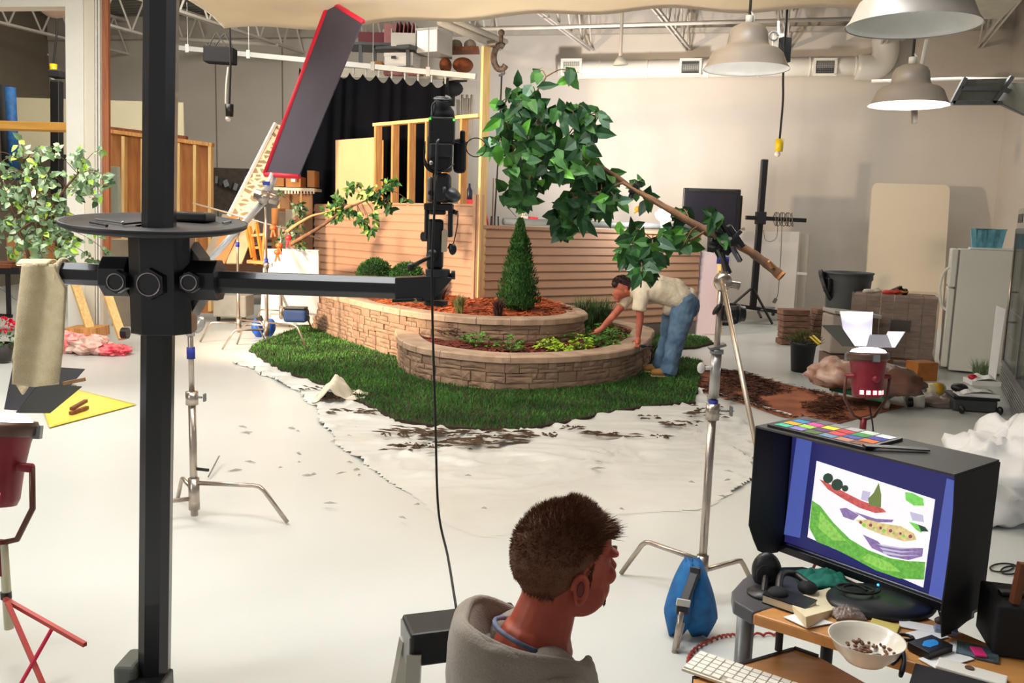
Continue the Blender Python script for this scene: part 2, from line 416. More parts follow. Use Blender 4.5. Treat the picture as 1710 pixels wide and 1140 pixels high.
# right wall section
t = thing('siding_wall', 'shaded tan clapboard set wall behind the man and the conifer', 'wall', (CN+CR)/2)
a = CN+(CR-CN).normalized()*.06
p, n2, d2, L2 = siding(t, a, CR, 1.76, .24, 12)
m = MB(); m.bar(a-n2*.03+Vector((0, 0, 1.79)), CR-n2*.03+Vector((0, 0, 1.75)), .14, .05); m.build('cap_rail', sid, t, bevel=.004)
m = MB(); m.prism([a-n2*.03, CR-n2*.03, CR-n2*.12, a-n2*.12], .0, 1.74); m.build('backing_frame', brownw, t)
m = MB(); m.bar(a+n2*.0+Vector((0, 0, .12)), CR+Vector((0, 0, .12)), .03, .24); m.build('plinth', mat('plinth_grey', '#6c665f', .8), t)
# grey pipe lying on top of the right wall
qa, qb = a+(CR-a)*.09, a+(CR-a)*1.12
m = MB(); m.tube([qa-n2*.02+Vector((0, 0, 1.875)), qb-n2*.02+Vector((0, 0, 1.86))], .055, 14)
tag(m.build('pipe_roll', mat('grey_tube', '#8b9294', .5), smooth=True), 'long grey tube lying along the top of the clapboard wall', 'tube')

# --- planters: stacked stone
stone = mat('stone_block', '#a68a74', .9, 0, .3, 5, .7, '#8f7460', bscale=40)
stone2 = mat('stone_cap', '#c4a78e', .85, 0, .2, 4, .5, '#a78c76', bscale=30)
def curve_len(c):
    s = [0]
    for i in range(1, len(c)): s.append(s[-1]+(c[i]-c[i-1]).length)
    return s
def at_len(c, s, d):
    d = max(0, min(s[-1], d))
    for i in range(1, len(c)):
        if s[i] >= d:
            k = (d-s[i-1])/max(1e-9, s[i]-s[i-1]); return c[i-1].lerp(c[i], k), (c[i]-c[i-1]).normalized()
    return c[-1], (c[-1]-c[-2]).normalized()
def stone_wall(root, c, z0, rows, rh, capw=.30, caph=.075, step_start=0, side=1, over=.03):
    s = curve_len(c); L = s[-1]; m = MB()
    m0 = MB()
    for i in range(len(c)-1):     # dark core behind the faces so that no gap shows light
        p, q = c[i], c[i+1]; d = (q-p).normalized(); n = Vector((d.y, -d.x, 0))*side
        st = min(rows, 1+int(s[i]/.13)) if step_start else rows
        m0.bar(p-n*.10+Vector((0, 0, z0+st*rh/2)), q-n*.10+Vector((0, 0, z0+st*rh/2)), .16, st*rh*.98)
    for r in range(rows):
        sub = [(0, 1)] 
        d = (rnd(0, .2)) + (step_start and r*.13)
        while d < L-.02:
            w_ = random.choice((.16, .22, .3, .38)); e = min(L, d+w_)
            splits = random.choice(([0, .5, 1], [0, .36, 1], [0, .62, 1], [0, 1]))
            for a_, b_ in zip(splits, splits[1:]):
                subs = [0, 1] if random.random() < .6 else [0, rnd(.35, .65), 1]
                for x_, y_ in zip(subs, subs[1:]):
                    p, t1 = at_len(c, s, d+(e-d)*x_+.003); q, t2 = at_len(c, s, d+(e-d)*y_-.003)
                    off = rnd(-.012, .012); h_ = rh*(b_-a_)-.005
                    n = Vector((t1.y, -t1.x, 0))*side; nq = Vector((t2.y, -t2.x, 0))*side
                    zc = z0+r*rh+rh*a_; j = lambda: rnd(-.003, .003)
                    P = [p-n*.12, q-nq*.12, q+nq*off, p+n*off]
                    bz = .004
                    vs = [P[0]+Vector((0, 0, zc)), P[1]+Vector((0, 0, zc)), P[2]+Vector((j(), j(), zc)), P[3]+Vector((j(), j(), zc))]
                    vs += [v+Vector((0, 0, h_)) for v in vs]
                    mid = (P[2]+P[3])/2+n*.012+Vector((0, 0, zc+h_*.5))
                    m.add(vs+[mid], [(3, 2, 1, 0), (4, 5, 6, 7), (0, 1, 5, 4), (1, 2, 6, 5), (3, 0, 4, 7), (2, 3, 8), (3, 7, 8), (7, 6, 8), (6, 2, 8)])
            d = e
    m.v, m.f, m.mi = m.v, m.f, m.mi
    wl = m.build('block_wall', stone, root)
    m0.build('wall_core', mat('core_dark', '#5a4638', .9), root)
    m = MB(); d = (step_start*rows*.13 if step_start else 0); zt = z0+rows*rh
    while d < L-.02:
        e = min(L, d+.42); k = 5
        top = []; 
        for i in range(k+1):
            p, t1 = at_len(c, s, d+(e-d-.004)*i/k); n = Vector((t1.y, -t1.x, 0))*side
            top.append((p+n*(over+rnd(-.01, .012)), p-n*(capw-over)))
        vs = []
        for o_, i_ in top:
            vs += [o_+Vector((0, 0, zt)), o_+Vector((0, 0, zt+caph*.82)), o_.lerp(i_, .05)+Vector((0, 0, zt+caph)), i_+Vector((0, 0, zt+caph)), i_+Vector((0, 0, zt))]
        fs = []
        for i in range(k):
            for j in range(5): fs.append((i*5+j, i*5+(j+1) % 5, (i+1)*5+(j+1) % 5, (i+1)*5+j))
        fs += [tuple(range(4, -1, -1)), tuple(range(k*5, k*5+5))]
        m.add(vs, fs); d = e
    m.build('cap_stones', stone2, root)
RH = .114
low = cat([G(664, 598), G(664, 612), G(676, 626), G(700, 637), G(755, 648), G(830, 656), G(905, 656), G(985, 650), G(1040, 640), G(1074, 623), G(1084, 605), (1.98, 12.5, 0), (1.7, 13.2, 0), (1.25, 13.55, 0)], 8)
low = [Vector((p.x, p.y, 0)) for p in low]
t = thing('stone_planter', 'lower curved stone planter holding the green seedlings, man leaning on its rim', 'planter', G(870, 600))
stone_wall(t, low, 0, 3, RH, .30, .075)
upc = cat([(-3.42, 14.45, 0), (-2.9, 13.55, 0), (-2.25, 12.5, 0), (-1.62, 11.62, 0), (-1.0, 11.0, 0), (-.3, 10.72, 0), (.35, 10.82, 0), (.8, 11.2, 0), (.98, 11.75, 0), (.85, 12.6, 0), (.55, 13.3, 0)], 8)
t = thing('stone_planter', 'upper raised stone planter with orange mulch running back along the clapboard wall', 'planter', (-.6, 12, 0))
stone_wall(t, upc, 0, 5, RH+.008, .28, .08, step_start=1)
LT = 3*RH+.075; UT = 5*(RH+.008)+.08
# mulch beds
mul1 = mat('mulch_orange', '#b4562e', .95, 0, .4, 30, .8, '#7c3418'); mul2 = mat('mulch_dark_red', '#7a352a', .95, 0, .4, 30, .8, '#4e201a')
mc1 = mat('mulch_chip_orange', '#cf6c38', .9, 0, .4, 3, 0, '#8e4020'); mc2 = mat('mulch_chip_red', '#8e4434', .9, 0, .4, 3, 0, '#5a261e')
def inside(poly, x, y):
    c = False; n = len(poly)
    for i in range(n):
        a, b = poly[i], poly[(i+1) % n]
        if (a[1] > y) != (b[1] > y) and x < (b[0]-a[0])*(y-a[1])/(b[1]-a[1])+a[0]: c = not c
    return c
def bed(name, poly, z, mb, mch, label, n, amp=.02, up=None):
    xs = [p[0] for p in poly]; ys = [p[1] for p in poly]
    m = MB(); N = 60; x0, x1, y0, y1 = min(xs), max(xs), min(ys), max(ys); ix = {}
    for j in range(N):
        for i in range(N):
            x = x0+(x1-x0)*(i+.5)/N; y = y0+(y1-y0)*(j+.5)/N
            if inside(poly, x, y): ix[i, j] = 1
    hz = lambda x, y: z+amp*noise.noise(Vector((x*3, y*3, 0)))+(up(x, y) if up else 0)
    vid = {}
    for (i, j) in ix:
        f = []
        for a_, b_ in ((0, 0), (1, 0), (1, 1), (0, 1)):
            k = (i+a_, j+b_)
            if k not in vid:
                x = x0+(x1-x0)*k[0]/N; y = y0+(y1-y0)*k[1]/N
                vid[k] = len(m.v); m.v.append((x, y, hz(x, y)))
            f.append(vid[k])
        m.f.append(tuple(f)); m.mi.append(0)
    k = 0; m.k = 1
    while k < n:
        x, y = rnd(x0, x1), rnd(y0, y1)
        if not inside(poly, x, y): continue
        a = rnd(0, PI); l = rnd(.02, .06); w_ = rnd(.006, .014); zz = hz(x, y)+rnd(0, .012); tl = rnd(-.25, .35)
        dx, dy = math.cos(a)*l, math.sin(a)*l; ox, oy = -math.sin(a)*w_, math.cos(a)*w_
        m.add([(x-dx-ox, y-dy-oy, zz-tl*l), (x+dx-ox, y+dy-oy, zz+tl*l), (x+dx+ox, y+dy+oy, zz+tl*l+.004), (x-dx+ox, y-dy+oy, zz-tl*l+.008)], [(0, 1, 2, 3)]); k += 1
    return tag(m.build(name, [mb, mch]), label, 'mulch', kind='stuff')
def inset(c, w_, side=1):
    o_ = []
    for i, p in enumerate(c):
        d = (c[min(i+1, len(c)-1)]-c[max(i-1, 0)]).normalized(); o_.append(p-Vector((d.y, -d.x, 0))*side*w_)
    return o_
ip = inset(low, .2)
bed('mulch', ip+[Vector((.8, 12.9, 0)), Vector((.8, 11.2, 0)), Vector((-.5, 10.9, 0))], LT-.05, mul2, mc2, 'dark red mulch filling the lower planter under the seedlings', 3200)
iu = inset(upc, .15)
up_f = lambda x, y: max(0, min(.1, (y-10.9)*.05))
bed('mulch', iu+[CN+n1*.03+Vector((.3, .1, 0)), CN+n1*.02, CL+n1*.02], UT-.06, mul1, mc1, 'orange wood mulch filling the upper planter around the conifer', 4500, .02, up_f)

# --- turf
gp = [(415, 588), (424, 578), (455, 566), (500, 549), (520, 544), (560, 540), (800, 560), (1060, 590), (1090, 560), (1130, 560), (1180, 566), (1191, 575), (1160, 583), (1100, 586), (1098, 596), (1150, 602), (1172, 606), (1168, 640), (1160, 676), (1090, 682), (1010, 694), (935, 711), (872, 722), (810, 722), (760, 719), (700, 712), (660, 705), (620, 684), (585, 667), (545, 649), (480, 625), (440, 606)]
gpoly = [G(*p) for p in gp]; GT = .035
under = [(p.x, p.y) for p in low]+[(.8, 13), (-.5, 12)]
m = MB(); 
bp = []
for i in range(len(gpoly)):
    a, b = gpoly[i], gpoly[(i+1) % len(gpoly)]; n = max(1, int((b-a).length/.08))
    for k in range(n):
        q = a.lerp(b, k/n); bp.append(q+Vector((noise.noise(q*6)*.035, noise.noise(q*6+Vector((9, 0, 0)))*.035, 0)))
m.prism([(p.x, p.y) for p in bp], .004, GT)
soil = mat('sod_soil', '#3c2a1c', .95, 0, .4, 30, .8, '#241810')
t = thing('sod_lawn', 'green sod lawn wrapped around the curved stone planters', 'lawn', G(870, 690))
m.build('sod_slab', soil, t)
gm = [mat('grass_a', '#407828', .7, 0, .3, 1.2, 0, '#2e5f20'), mat('grass_b', '#579036', .7, 0, .3, 1.5, 0, '#417428'), mat('grass_c', '#33661f', .7, 0, .3, 1.5, 0, '#254f18')]
m = MB(); k = 0; xs = [p.x for p in gpoly]; ys = [p.y for p in gpoly]
lowin = [(p.x, p.y) for p in inset(low, .05)]+[(.5, 13.3), (-.5, 12.5), (-2, 12.4), (-3.2, 14.4)]
gl = [(p.x, p.y) for p in bp]
while k < 46000:
    x, y = rnd(min(xs), max(xs)), rnd(min(ys), max(ys))
    if random.random() > (9.0/y)**2: continue
    if not inside(gl, x, y) or inside(lowin, x, y): continue
    s_ = y/9.0; h_ = rnd(.018, .042)*(1+.3*noise.noise(Vector((x*2, y*2, 0)))); w_ = rnd(.003, .006)*s_; a = rnd(0, 2*PI); b = rnd(0, 2*PI); le = rnd(0, .9)*h_
    dx, dy = math.cos(a)*w_, math.sin(a)*w_; tx, ty = math.cos(b)*le, math.sin(b)*le
    g = noise.noise(Vector((x*1.7, y*1.7, 3)))+rnd(-.4, .4); m.k = 1 if g > .25 else (2 if g < -.2 else 0)
    m.add([(x-dx, y-dy, GT-.005), (x+dx, y+dy, GT-.005), (x+dx*.6+tx*.5, y+dy*.6+ty*.5, GT+h_*.6), (x-dx*.6+tx*.5, y-dy*.6+ty*.5, GT+h_*.6), (x+tx, y+ty, GT+h_)], [(0, 1, 2, 3), (3, 2, 4)]); k += 1
g_ = m.build('grass_blades', gm, t); g_['kind'] = 'stuff'

# --- drop sheet under the turf, dirt, brown paper
sheet = mat('drop_sheet', '#d8d9d5', .35, 0, .04, 2, .3, '#cfcfca', bscale=4)
sp = [(392, 606), (470, 640), (520, 676), (545, 712), (560, 745), (610, 770), (640, 800), (700, 850), (800, 900), (900, 880), (1040, 860), (1180, 850), (1262, 800), (1262, 740), (1240, 706), (1200, 690), (1166, 650), (1172, 600), (1060, 600), (800, 620), (600, 580), (430, 575)]
spg = [G(*p) for p in sp]; 
def sheet_mesh(poly, N, z, amp, edge=.25):
    xs = [p.x for p in poly]; ys = [p.y for p in poly]; x0, x1, y0, y1 = min(xs), max(xs), min(ys), max(ys)
    m = MB(); vid = {}; pl = [(p.x, p.y) for p in poly]
    for j in range(N):
        for i in range(N):
            x = x0+(x1-x0)*(i+.5)/N; y = y0+(y1-y0)*(j+.5)/N
            w1 = noise.noise(Vector((x*1.5, y*1.5, 1)))*.12
            if not inside(pl, x+w1, y+w1*.5): continue
            f = []
            for a_, b_ in ((0, 0), (1, 0), (1, 1), (0, 1)):
                k = (i+a_, j+b_)
                if k not in vid:
                    xx = x0+(x1-x0)*k[0]/N; yy = y0+(y1-y0)*k[1]/N
                    q = Vector((xx*1.2+noise.noise(Vector((xx, yy, 5))), yy*2.2, 0))
                    r_ = abs(noise.noise(q*1.3)); r2 = abs(noise.noise(q*3.1+Vector((4, 4, 0))))
                    am = 0 if inside(gl, xx, yy) else amp*max(0, min(1, (yy-5.6)/1.2))
                    vid[k] = len(m.v); m.v.append((xx, yy, .0015+(z-.0015)*max(0, min(1, (yy-5.6)/1.2))+am*max(0, 1-r_*6)+am*.5*max(0, 1-r2*5)))
                f.append(vid[k])
            m.f.append(tuple(f)); m.mi.append(0)
    return m
tag(sheet_mesh(spg, 220, .006, .035).build('drop_sheet', sheet, smooth=True), 'wrinkled white drop sheet spread on the floor before the sod lawn', 'sheet')
def blobpatch(m, c, rx, ry, z, rot=0, n=22, jag=.5):
    vs = []
    for i in range(n):
        a = 2*PI*i/n; q = 1+jag*noise.noise(Vector((math.cos(a)*1.7+c[0]*3, math.sin(a)*1.7+c[1]*3, 0)))*1.5+rnd(-.12, .12)
        x, y = math.cos(a)*rx*q, math.sin(a)*ry*q
        vs.append((c[0]+x*math.cos(rot)-y*math.sin(rot), c[1]+x*math.sin(rot)+y*math.cos(rot), z))
    m.add(vs+[(c[0], c[1], z+.012)], [(i, (i+1) % n, n) for i in range(n)])
m = MB()
for px, py, rx, ry, ro in ((690, 728, .34, .05, -.3), (730, 735, .3, .07, .2), (790, 738, .36, .09, 0), (830, 742, .30, .07, .1), (770, 752, .3, .05, 0), (850, 733, .25, .05, .1), (670, 757, .16, .035, .1), (700, 752, .12, .02, .1), (660, 735, .12, .02, -1),
    (1050, 735, .42, .03, 0), (1010, 733, .12, .03, .3), (1100, 737, .08, .025, -.4), (1083, 704, .11, .035, 0), (1140, 715, .22, .035, -.3), (560, 672, .14, .05, -.8), (590, 695, .25, .04, -.3), (1180, 700, .2, .04, 0), (530, 655, .2, .03, -.7), (955, 722, .1, .03, .5), (920, 735, .08, .03, -.5), (1190, 690, .2, .05, .2), (1225, 672, .2, .04, 0)):
    g = G(px, py)
    for k in range(18):
        blobpatch(m, (g.x+rnd(-1, 1)*rx*.95, g.y+rnd(-1, 1)*ry*2.6), rx*rnd(.05, .3), ry*rnd(.15, .5), .045+rnd(0, .006), ro+rnd(-.2, .2), 14, .8)
tag(m.build('spilled_soil', mat('soil_stain', '#5a4632', .95, 0, .4, 12, .3, '#3a2c20')), 'dark streaks of spilled soil on the sheet along the lawn edge', 'soil', kind='stuff')
m = MB()
for k in range(34):
    g = G(rnd(420, 1230), rnd(760, 900)) if k % 2 else G(rnd(360, 620), rnd(700, 840))
    blobpatch(m, (g.x, g.y), rnd(.01, .06), rnd(.004, .012), .042 if k % 2 else .006, rnd(-.8, .8), 8, .6)
tag(m.build('scattered_debris', mat('debris', '#aaa7a0', .9)), 'small grey scraps and scuffs scattered over the white floor', 'debris', kind='stuff')
pp = [(1163, 612), (1235, 622), (1300, 640), (1365, 655), (1440, 668), (1510, 680), (1440, 697), (1386, 712), (1300, 695), (1240, 674), (1162, 652)]
m = MB(); m.prism([(p.x, p.y) for p in [G(*p) for p in pp]], .006, .014)
tag(m.build('brown_paper', mat('rust_paper', '#b8704a', .85, 0, .35, 2.2, .2, '#8e4e34', detail=8)), 'rust brown paper sheet strewn with mulch on the floor beside the lawn', 'paper')
m = MB(); ppg = [(G(*p).x, G(*p).y) for p in pp]; k = 0
while k < 2600:
    px = rnd(1163, 1440) if k % 4 else rnd(1163, 1300); py = rnd(612, 706); g = G(px, py)
    if not inside(ppg, g.x, g.y): continue
    if noise.noise(Vector((g.x*2.2, g.y*1.2, 0)))+rnd(-.2, .2) < -.05: continue
    a = rnd(0, PI); l = rnd(.02, .06); w_ = rnd(.004, .010); dx, dy = math.cos(a)*l, math.sin(a)*l; ox, oy = -math.sin(a)*w_, math.cos(a)*w_; z = rnd(.018, .035)
    m.add([(g.x-dx-ox, g.y-dy-oy, z), (g.x+dx-ox, g.y+dy-oy, z), (g.x+dx+ox, g.y+dy+oy, z+.004), (g.x-dx+ox, g.y-dy+oy, z+.006)], [(0, 1, 2, 3)]); k += 1
tag(m.build('loose_mulch', mat('mulch_litter', '#5e3626', .95, 0, .4, 3)), 'loose dark mulch scattered over the rust brown paper', 'mulch', kind='stuff')
m = MB(); m.tube([G(1165, 650)+Vector((0, 0, .02)), G(1240, 672)+Vector((0, 0, .02)), G(1322, 696)+Vector((0, 0, .02))], .012, 6)
tag(m.build('white_batten', white), 'thin white strip along the near edge of the brown paper', 'strip')
# crumpled white cloth corner by the lawn
m = MB(); c = G(565, 668)
m.grid(lambda u, v: c+Vector((-.22+u*.5, -.25+v*.5+u*.2, .03+.22*max(0, 1-abs(u-.35)*2.6-abs(v-.5)*.8)+.05*noise.noise(Vector((u*6, v*6, 2))))), 24, 24)
tag(m.build('crumpled_cloth', mat('cloth_cream', '#ddd2bf', .8, 0, .08, 4), smooth=True, solid=.006), 'folded up corner of cream cloth at the left lawn edge', 'cloth')
# ------------------------------------------------------------ planting
ev = mat('arborvitae', '#345a2c', .8, 0, .4, 5, 0, '#1c3a18', spec=.15); ev2 = mat('boxwood', '#3a7a2c', .7, 0, .4, 12, 0, '#1f4f1a')
def mound(x, y): return UT-.06+up_f(x, y)
# conifer
b = A(865, 508, 11.75); cz = mound(b.x, b.y)
t = thing('dwarf_conifer', 'narrow cone shaped evergreen standing in the orange mulch', 'shrub', (b.x, b.y, cz))
m = MB(); Hc = 1.2
m.tube([(b.x, b.y, cz-.05), (b.x, b.y, cz+Hc*.9)], [.03, .008], 6); m.build('trunk', bark, t)
m = MB(); k = 0
m.lathe([(.09, .03), (.20, .10), (.19, .3), (.14, .6), (.08, .9), (.03, 1.12), (0, 1.18)], 16, c=(b.x, b.y, cz))
while k < 8000:
    z = random.random()**1.15; R_ = (.262*(1-z)**.8*(1.08 if z > .07 else .6+z*5))*(1 if z < .8 else .9)+.012; a = rnd(0, 2*PI); rr = R_*rnd(.55, 1.08)*(1+.12*math.sin(a*5+z*20))
    p = Vector((b.x+rr*math.cos(a), b.y+rr*math.sin(a), cz+.03+z*Hc)); d = Vector((math.cos(a)*.5, math.sin(a)*.5, 1))+rv()*.35
    m.leaf(p, d, rv(), rnd(.03, .06), rnd(.008, .016), .1, .1); k += 1
m.build('foliage', ev, t)
# boxwood balls
for i, (px, py, R_, lb) in enumerate(((626, 458, .27, 'round clipped dark green shrub, the left of two by the clapboard wall'), (680, 463, .25, 'round clipped green shrub beside the camera arm, right of its twin'))):
    c = A(px, py, 13.4-.45*i)
    t = thing('globe_shrub', lb, 'shrub', (c.x, c.y, c.z-R_), group='clipped globe shrubs')
    m = MB(); m.sph(c, (R_*.85, R_*.85, R_*.72), 16, 10, nz=.3); m.tube([c-Vector((0, 0, R_+.3)), c], .03, 6); m.build('branch_core', mat('shrub_core', '#16300f', .9), t)
    m = MB()
    for k in range(2600):
        d = rv(); p = c+Vector((d.x*R_, d.y*R_, d.z*R_*.88))*rnd(.82, 1.02)*(1+.08*noise.noise(d*4)); m.leaf(p, d+rv()*.6, rv(), rnd(.025, .045), rnd(.012, .02), .1, .1)
    m.build('foliage', ev2, t)
def tuft(name, lb, x, y, z, h, n, mt, spread=.5, w=.008, group=None, cat_='plant', r0=.04):
    m = MB()
    for k in range(n):
        a = rnd(0, 2*PI); s_ = rnd(.05, spread)*h; b0 = Vector((x+rnd(-1, 1)*r0, y+rnd(-1, 1)*r0, z-.02)); hh = h*rnd(.6, 1)
        p1 = b0+Vector((math.cos(a)*s_*.3, math.sin(a)*s_*.3, hh*.6)); p2 = b0+Vector((math.cos(a)*s_, math.sin(a)*s_, hh)); sd_ = Vector((-math.sin(a), math.cos(a), 0))*w
        m.add([b0-sd_, b0+sd_, p1+sd_*.8, p1-sd_*.8, p2], [(0, 1, 2, 3), (3, 2, 4)])
    return tag(m.build(name, mt), lb, cat_, group)
dk = mat('dark_grass', '#5a3a34', .7, 0, .4, 8, 0, '#34201e'); gg = mat('sedge_green', '#7a8450', .7, 0, .4, 8, 0, '#565e34'); og = mat('ornamental_green', '#4e7040', .7, 0, .4, 8, 0, '#34522c')
for px, Y, h, mt, nm, lb in ((733, 11.9, .42, dk, 'fountain_grass', 'dark reddish grass tuft in the mulch behind the camera arm'), (768, 11.45, .3, gg, 'sedge_plant', 'small olive green tuft in mulch left of the corner post'), (832, 11.25, .3, dk, 'fountain_grass', 'dark red grass tuft in mulch right of the corner post')):
    b = A(px, 505, Y); tuft(nm, lb, b.x, b.y, mound(b.x, b.y), h, 150, mt, .6, .006)
for px, Y, h, lb in ((975, 12.5, .55, 'tall wispy green grass clump against the clapboard wall, next to the upper planter'), (1003, 12.9, .5, 'wispy green grass clump beside the man\'s reaching hand')):
    b = A(px, 550, Y); tuft('ornamental_grass', lb, b.x, b.y, LT-.05, h, 260, og, .55, .006, 'ornamental grass clumps', r0=.12)
# small leafy annuals
def leafy(name, lb, x, y, z, R_, h, n, mt, L, W, group=None, stems=None):
    t = thing(name, lb, 'plant', (x, y, z), group=group)
    m = MB(); ms = MB()
    for k in range(n):
        a = rnd(0, 2*PI); r = R_*math.sqrt(random.random()); p = Vector((x+r*math.cos(a), y+r*math.sin(a), z+h*rnd(.25, 1)*(1-.5*(r/R_)**2)))
        if k % 3 == 0: ms.tube([(x+rnd(-.02, .02), y+rnd(-.02, .02), z-.02), p], .003, 4)
        m.leaf(p, Vector((math.cos(a), math.sin(a), .35))+rv()*.4, Vector((0, 0, 1))+rv()*.4, L*rnd(.7, 1.2), W*rnd(.7, 1.2), .2, .25)
    ms.build('stems', stems or leafm, t); m.build('foliage', mt, t)
ym = mat('lime_foliage', '#b5d43c', .55, 0, .3, 12, 0, '#8cb42c', spec=.3); gr = mat('seedling_green', '#6aa63c', .55, 0, .3, 12, 0, '#467c2a', spec=.3); pur = mat('coral_bells', '#5a3a44', .6, 0, .4, 10, 0, '#33202a', spec=.3)
ps = [(735, 547, .2, .2, 60, pur, 'coral_bells', 'dark purple leafy plant, leftmost in the lower planter'), (762, 562, .2, .18, 60, pur, 'coral_bells', 'dark purple leafy plant nearest the hanging black cable'), (778, 545, .17, .18, 50, pur, 'coral_bells', 'dark purple leafy plant against the upper planter wall'),
  (797, 573, .16, .14, 34, gr, 'green_seedling', 'green seedling beside the purple leafy plants'), (815, 560, .15, .15, 30, gr, 'green_seedling', 'green seedling behind the others, close under the upper stone wall'), (845, 560, .14, .18, 26, gr, 'green_seedling', 'upright thin green seedling left of the middle of the lower planter'), (848, 580, .16, .14, 34, gr, 'green_seedling', 'green seedling nearest the front rim, below the conifer'), (880, 565, .16, .14, 34, gr, 'green_seedling', 'green seedling directly below the conifer'),
  (906, 566, .14, .16, 40, ym, 'lime_seedling', 'yellow green seedling, leftmost of the lime ones'), (915, 578, .13, .1, 34, ym, 'lime_seedling', 'low yellow green seedling just behind the leftmost lime one'), (936, 583, .11, .08, 26, ym, 'lime_seedling', 'small lime seedling near the front rim left of centre'), (938, 564, .14, .13, 34, gr, 'green_seedling', 'bright green seedling between the two lime groups'), (970, 580, .13, .14, 44, ym, 'lime_seedling', 'bushy lime green seedling alone at the centre front'),
  (968, 558, .15, .14, 40, gr, 'green_seedling', 'leafy green seedling left of the reaching hand'), (1000, 570, .13, .12, 34, gr, 'green_seedling', 'green seedling below the reaching hand'), (1012, 574, .13, .12, 34, gr, 'green_seedling', 'green seedling in front of the kneading hand at right'), (1024, 563, .17, .14, 44, gr, 'green_seedling', 'broad green seedling, rightmost by the planter rim'), (945, 549, .12, .14, 26, gr, 'green_seedling', 'green seedling at the end of the upper planter'), (1010, 552, .13, .12, 26, gr, 'green_seedling', 'green seedling behind the reaching hand')]
for px, py, R_, h, n, mt, nm, lb in ps:
    b = G(px, py+3, LT-.03); leafy(nm, lb.replace('kneading hand at right', 'broad one at right'), b.x, b.y, LT-.05, R_*1.15, h*1.35, int(n*1.8), mt, .062, .046, 'seedlings in the lower planter' if mt is not pur else 'purple plants in the lower planter')
# leaning seed label stakes in the planter
# ------------------------------------------------------------ left side of the studio
# black curtain on its track
track = mat('track_paint', '#c9c9c6', .45, .1, .1, 4)
ta, tb = A(300, 80, 18.3), A(795, 128, 15.6)
m = MB(); m.bar(ta, tb, .06, .09); 
t = thing('curtain_track', 'long pale curtain track running above the black drape to the corner post', 'rail', ta)
m.build('rail', track, t)
for px in (316, 430, 588, 640, 725):
    q = A(px, 80+(px-300)*.097, 1); k = (px-300)/495; q = ta.lerp(tb, k); m = MB()
    m.box(q+Vector((0, -.03, .0)), (.07, .05, .16)); m.tube([q, q+Vector((0, 0, .9))], .008, 5); m.build('hanger', track, t)
def cur(u, v):
    k = .44+u*.47; p = ta.lerp(tb, k); wv = math.sin(u*58+math.sin(u*19)*1.6)*.10+math.sin(u*23+1)*.05
    sc = .02*abs(math.sin(u*PI*11))
    fl = 1+.15*v
    return Vector((p.x-(1-u)*.28*v, p.y+.02+wv*(.35+.65*v), p.z-.14-sc*6*(1-v)-v*(p.z-.25)))
m = MB(); m.grid(cur, 300, 24)
t = thing('black_drape', 'black pleated drape hanging from the track behind the stud wall', 'curtain', ta.lerp(tb, .6))
m.build('cloth', mat('black_velour', '#0e0f15', 1, 0, .2, 4, spec=.1), t, smooth=True)
for i in range(12):
    k = .46+.45*i/11; p = ta.lerp(tb, k); m = MB(); m.cyl(p+Vector((0, .02, -.04)), p+Vector((0, .02, -.17)), .014, 6); m.sph(p+Vector((0, .02, -.07)), .025, 6, 4); m.build('hook', track, t)
# storage loft shelving behind
t = thing('loft_shelf', 'grey steel shelving unit high behind the black drape', 'shelf', A(680, 90, 17.4))
gs = mat('shelf_grey', '#63666a', .5, .3, .15, 4)
m = MB(); m.box(A(640, 80, 17.5), (1.35, .8, .05)); m.build('shelf_board', gs, t)
m = MB(); m.quad(A(627, 80, 17), A(683, 76, 16.2), A(755, 97, 17.5), A(700, 92, 19)); m.build('shelf_board', gs, t, solid=.05)
for px, y0, y1, Y in ((602, 76, 108, 17), (626, 80, 112, 17.4), (681, 76, 118, 16.6)):
    m = MB(); m.bar(A(px, y0, Y), A(px, y1, Y), .06, .06); m.build('upright', gs, t)
m = MB(); m.quad(A(540, 112, 18.6), A(795, 124, 17.4), A(795, 134, 17.4), A(540, 128, 18.6)); m.build('loft_beam', mat('loft_white', '#d5cdbd', .7), t, solid=.05)
wx = mat('white_carton', '#ece8e2', .7, 0, .04, 3); pk = mat('pink_foam', '#c98a8c', .8, 0, .12, 5); mar = mat('maroon_cover', '#84414c', .7, 0, .15, 4); wick = mat('wicker', '#8a4a26', .8, 0, .3, 30, .6)
def boxq(name, lb, px0, py0, px1, py1, Y, d, mt, cat_='box', bev=.005, group=None, lid=None, kind=None):
    a, b = A(px0, py1, Y), A(px1, py0, Y); m = MB(); m.box(((a.x+b.x)/2, Y+d/2, (a.z+b.z)/2), (abs(b.x-a.x), d, abs(b.z-a.z)))
    return tag(m.build(name, mt, bevel=bev), lb, cat_, group)
boxq('pink_board', 'flat maroon pink board leaning on the top shelf beside the flag', 598, 54, 641, 75, 17.3, .3, mar, 'board')
boxq('pink_board', 'upright pale pink board standing left of the open white carton', 641, 40, 660, 75, 17.2, .5, pk, 'board')
t = thing('open_carton', 'open white carton holding pink sheets on the top shelf', 'box', A(676, 75, 16.7))
c = A(676, 68, 16.7); m = MB(); w_ = .44
m.box(c+Vector((0, -.2, -.02)), (w_, .015, .24)); m.box(c+Vector((0, .3, .06)), (w_, .015, .4)); m.box(c+Vector((-w_/2, .05, .02)), (.015, .5, .3)); m.box(c+Vector((w_/2, .05, .06)), (.015, .5, .42)); m.build('carton', wx, t)
for i in range(5): m = MB(); m.box(c+Vector((-.16+.075*i, .05, .1)), (.02, .42, .42), R=Ry(.1)); m.build('pink_sheet', (pk, mar)[i % 2], t)
t = thing('storage_bin', 'shiny white storage box beside the open carton on the loft', 'box', A(725, 90, 16.6))
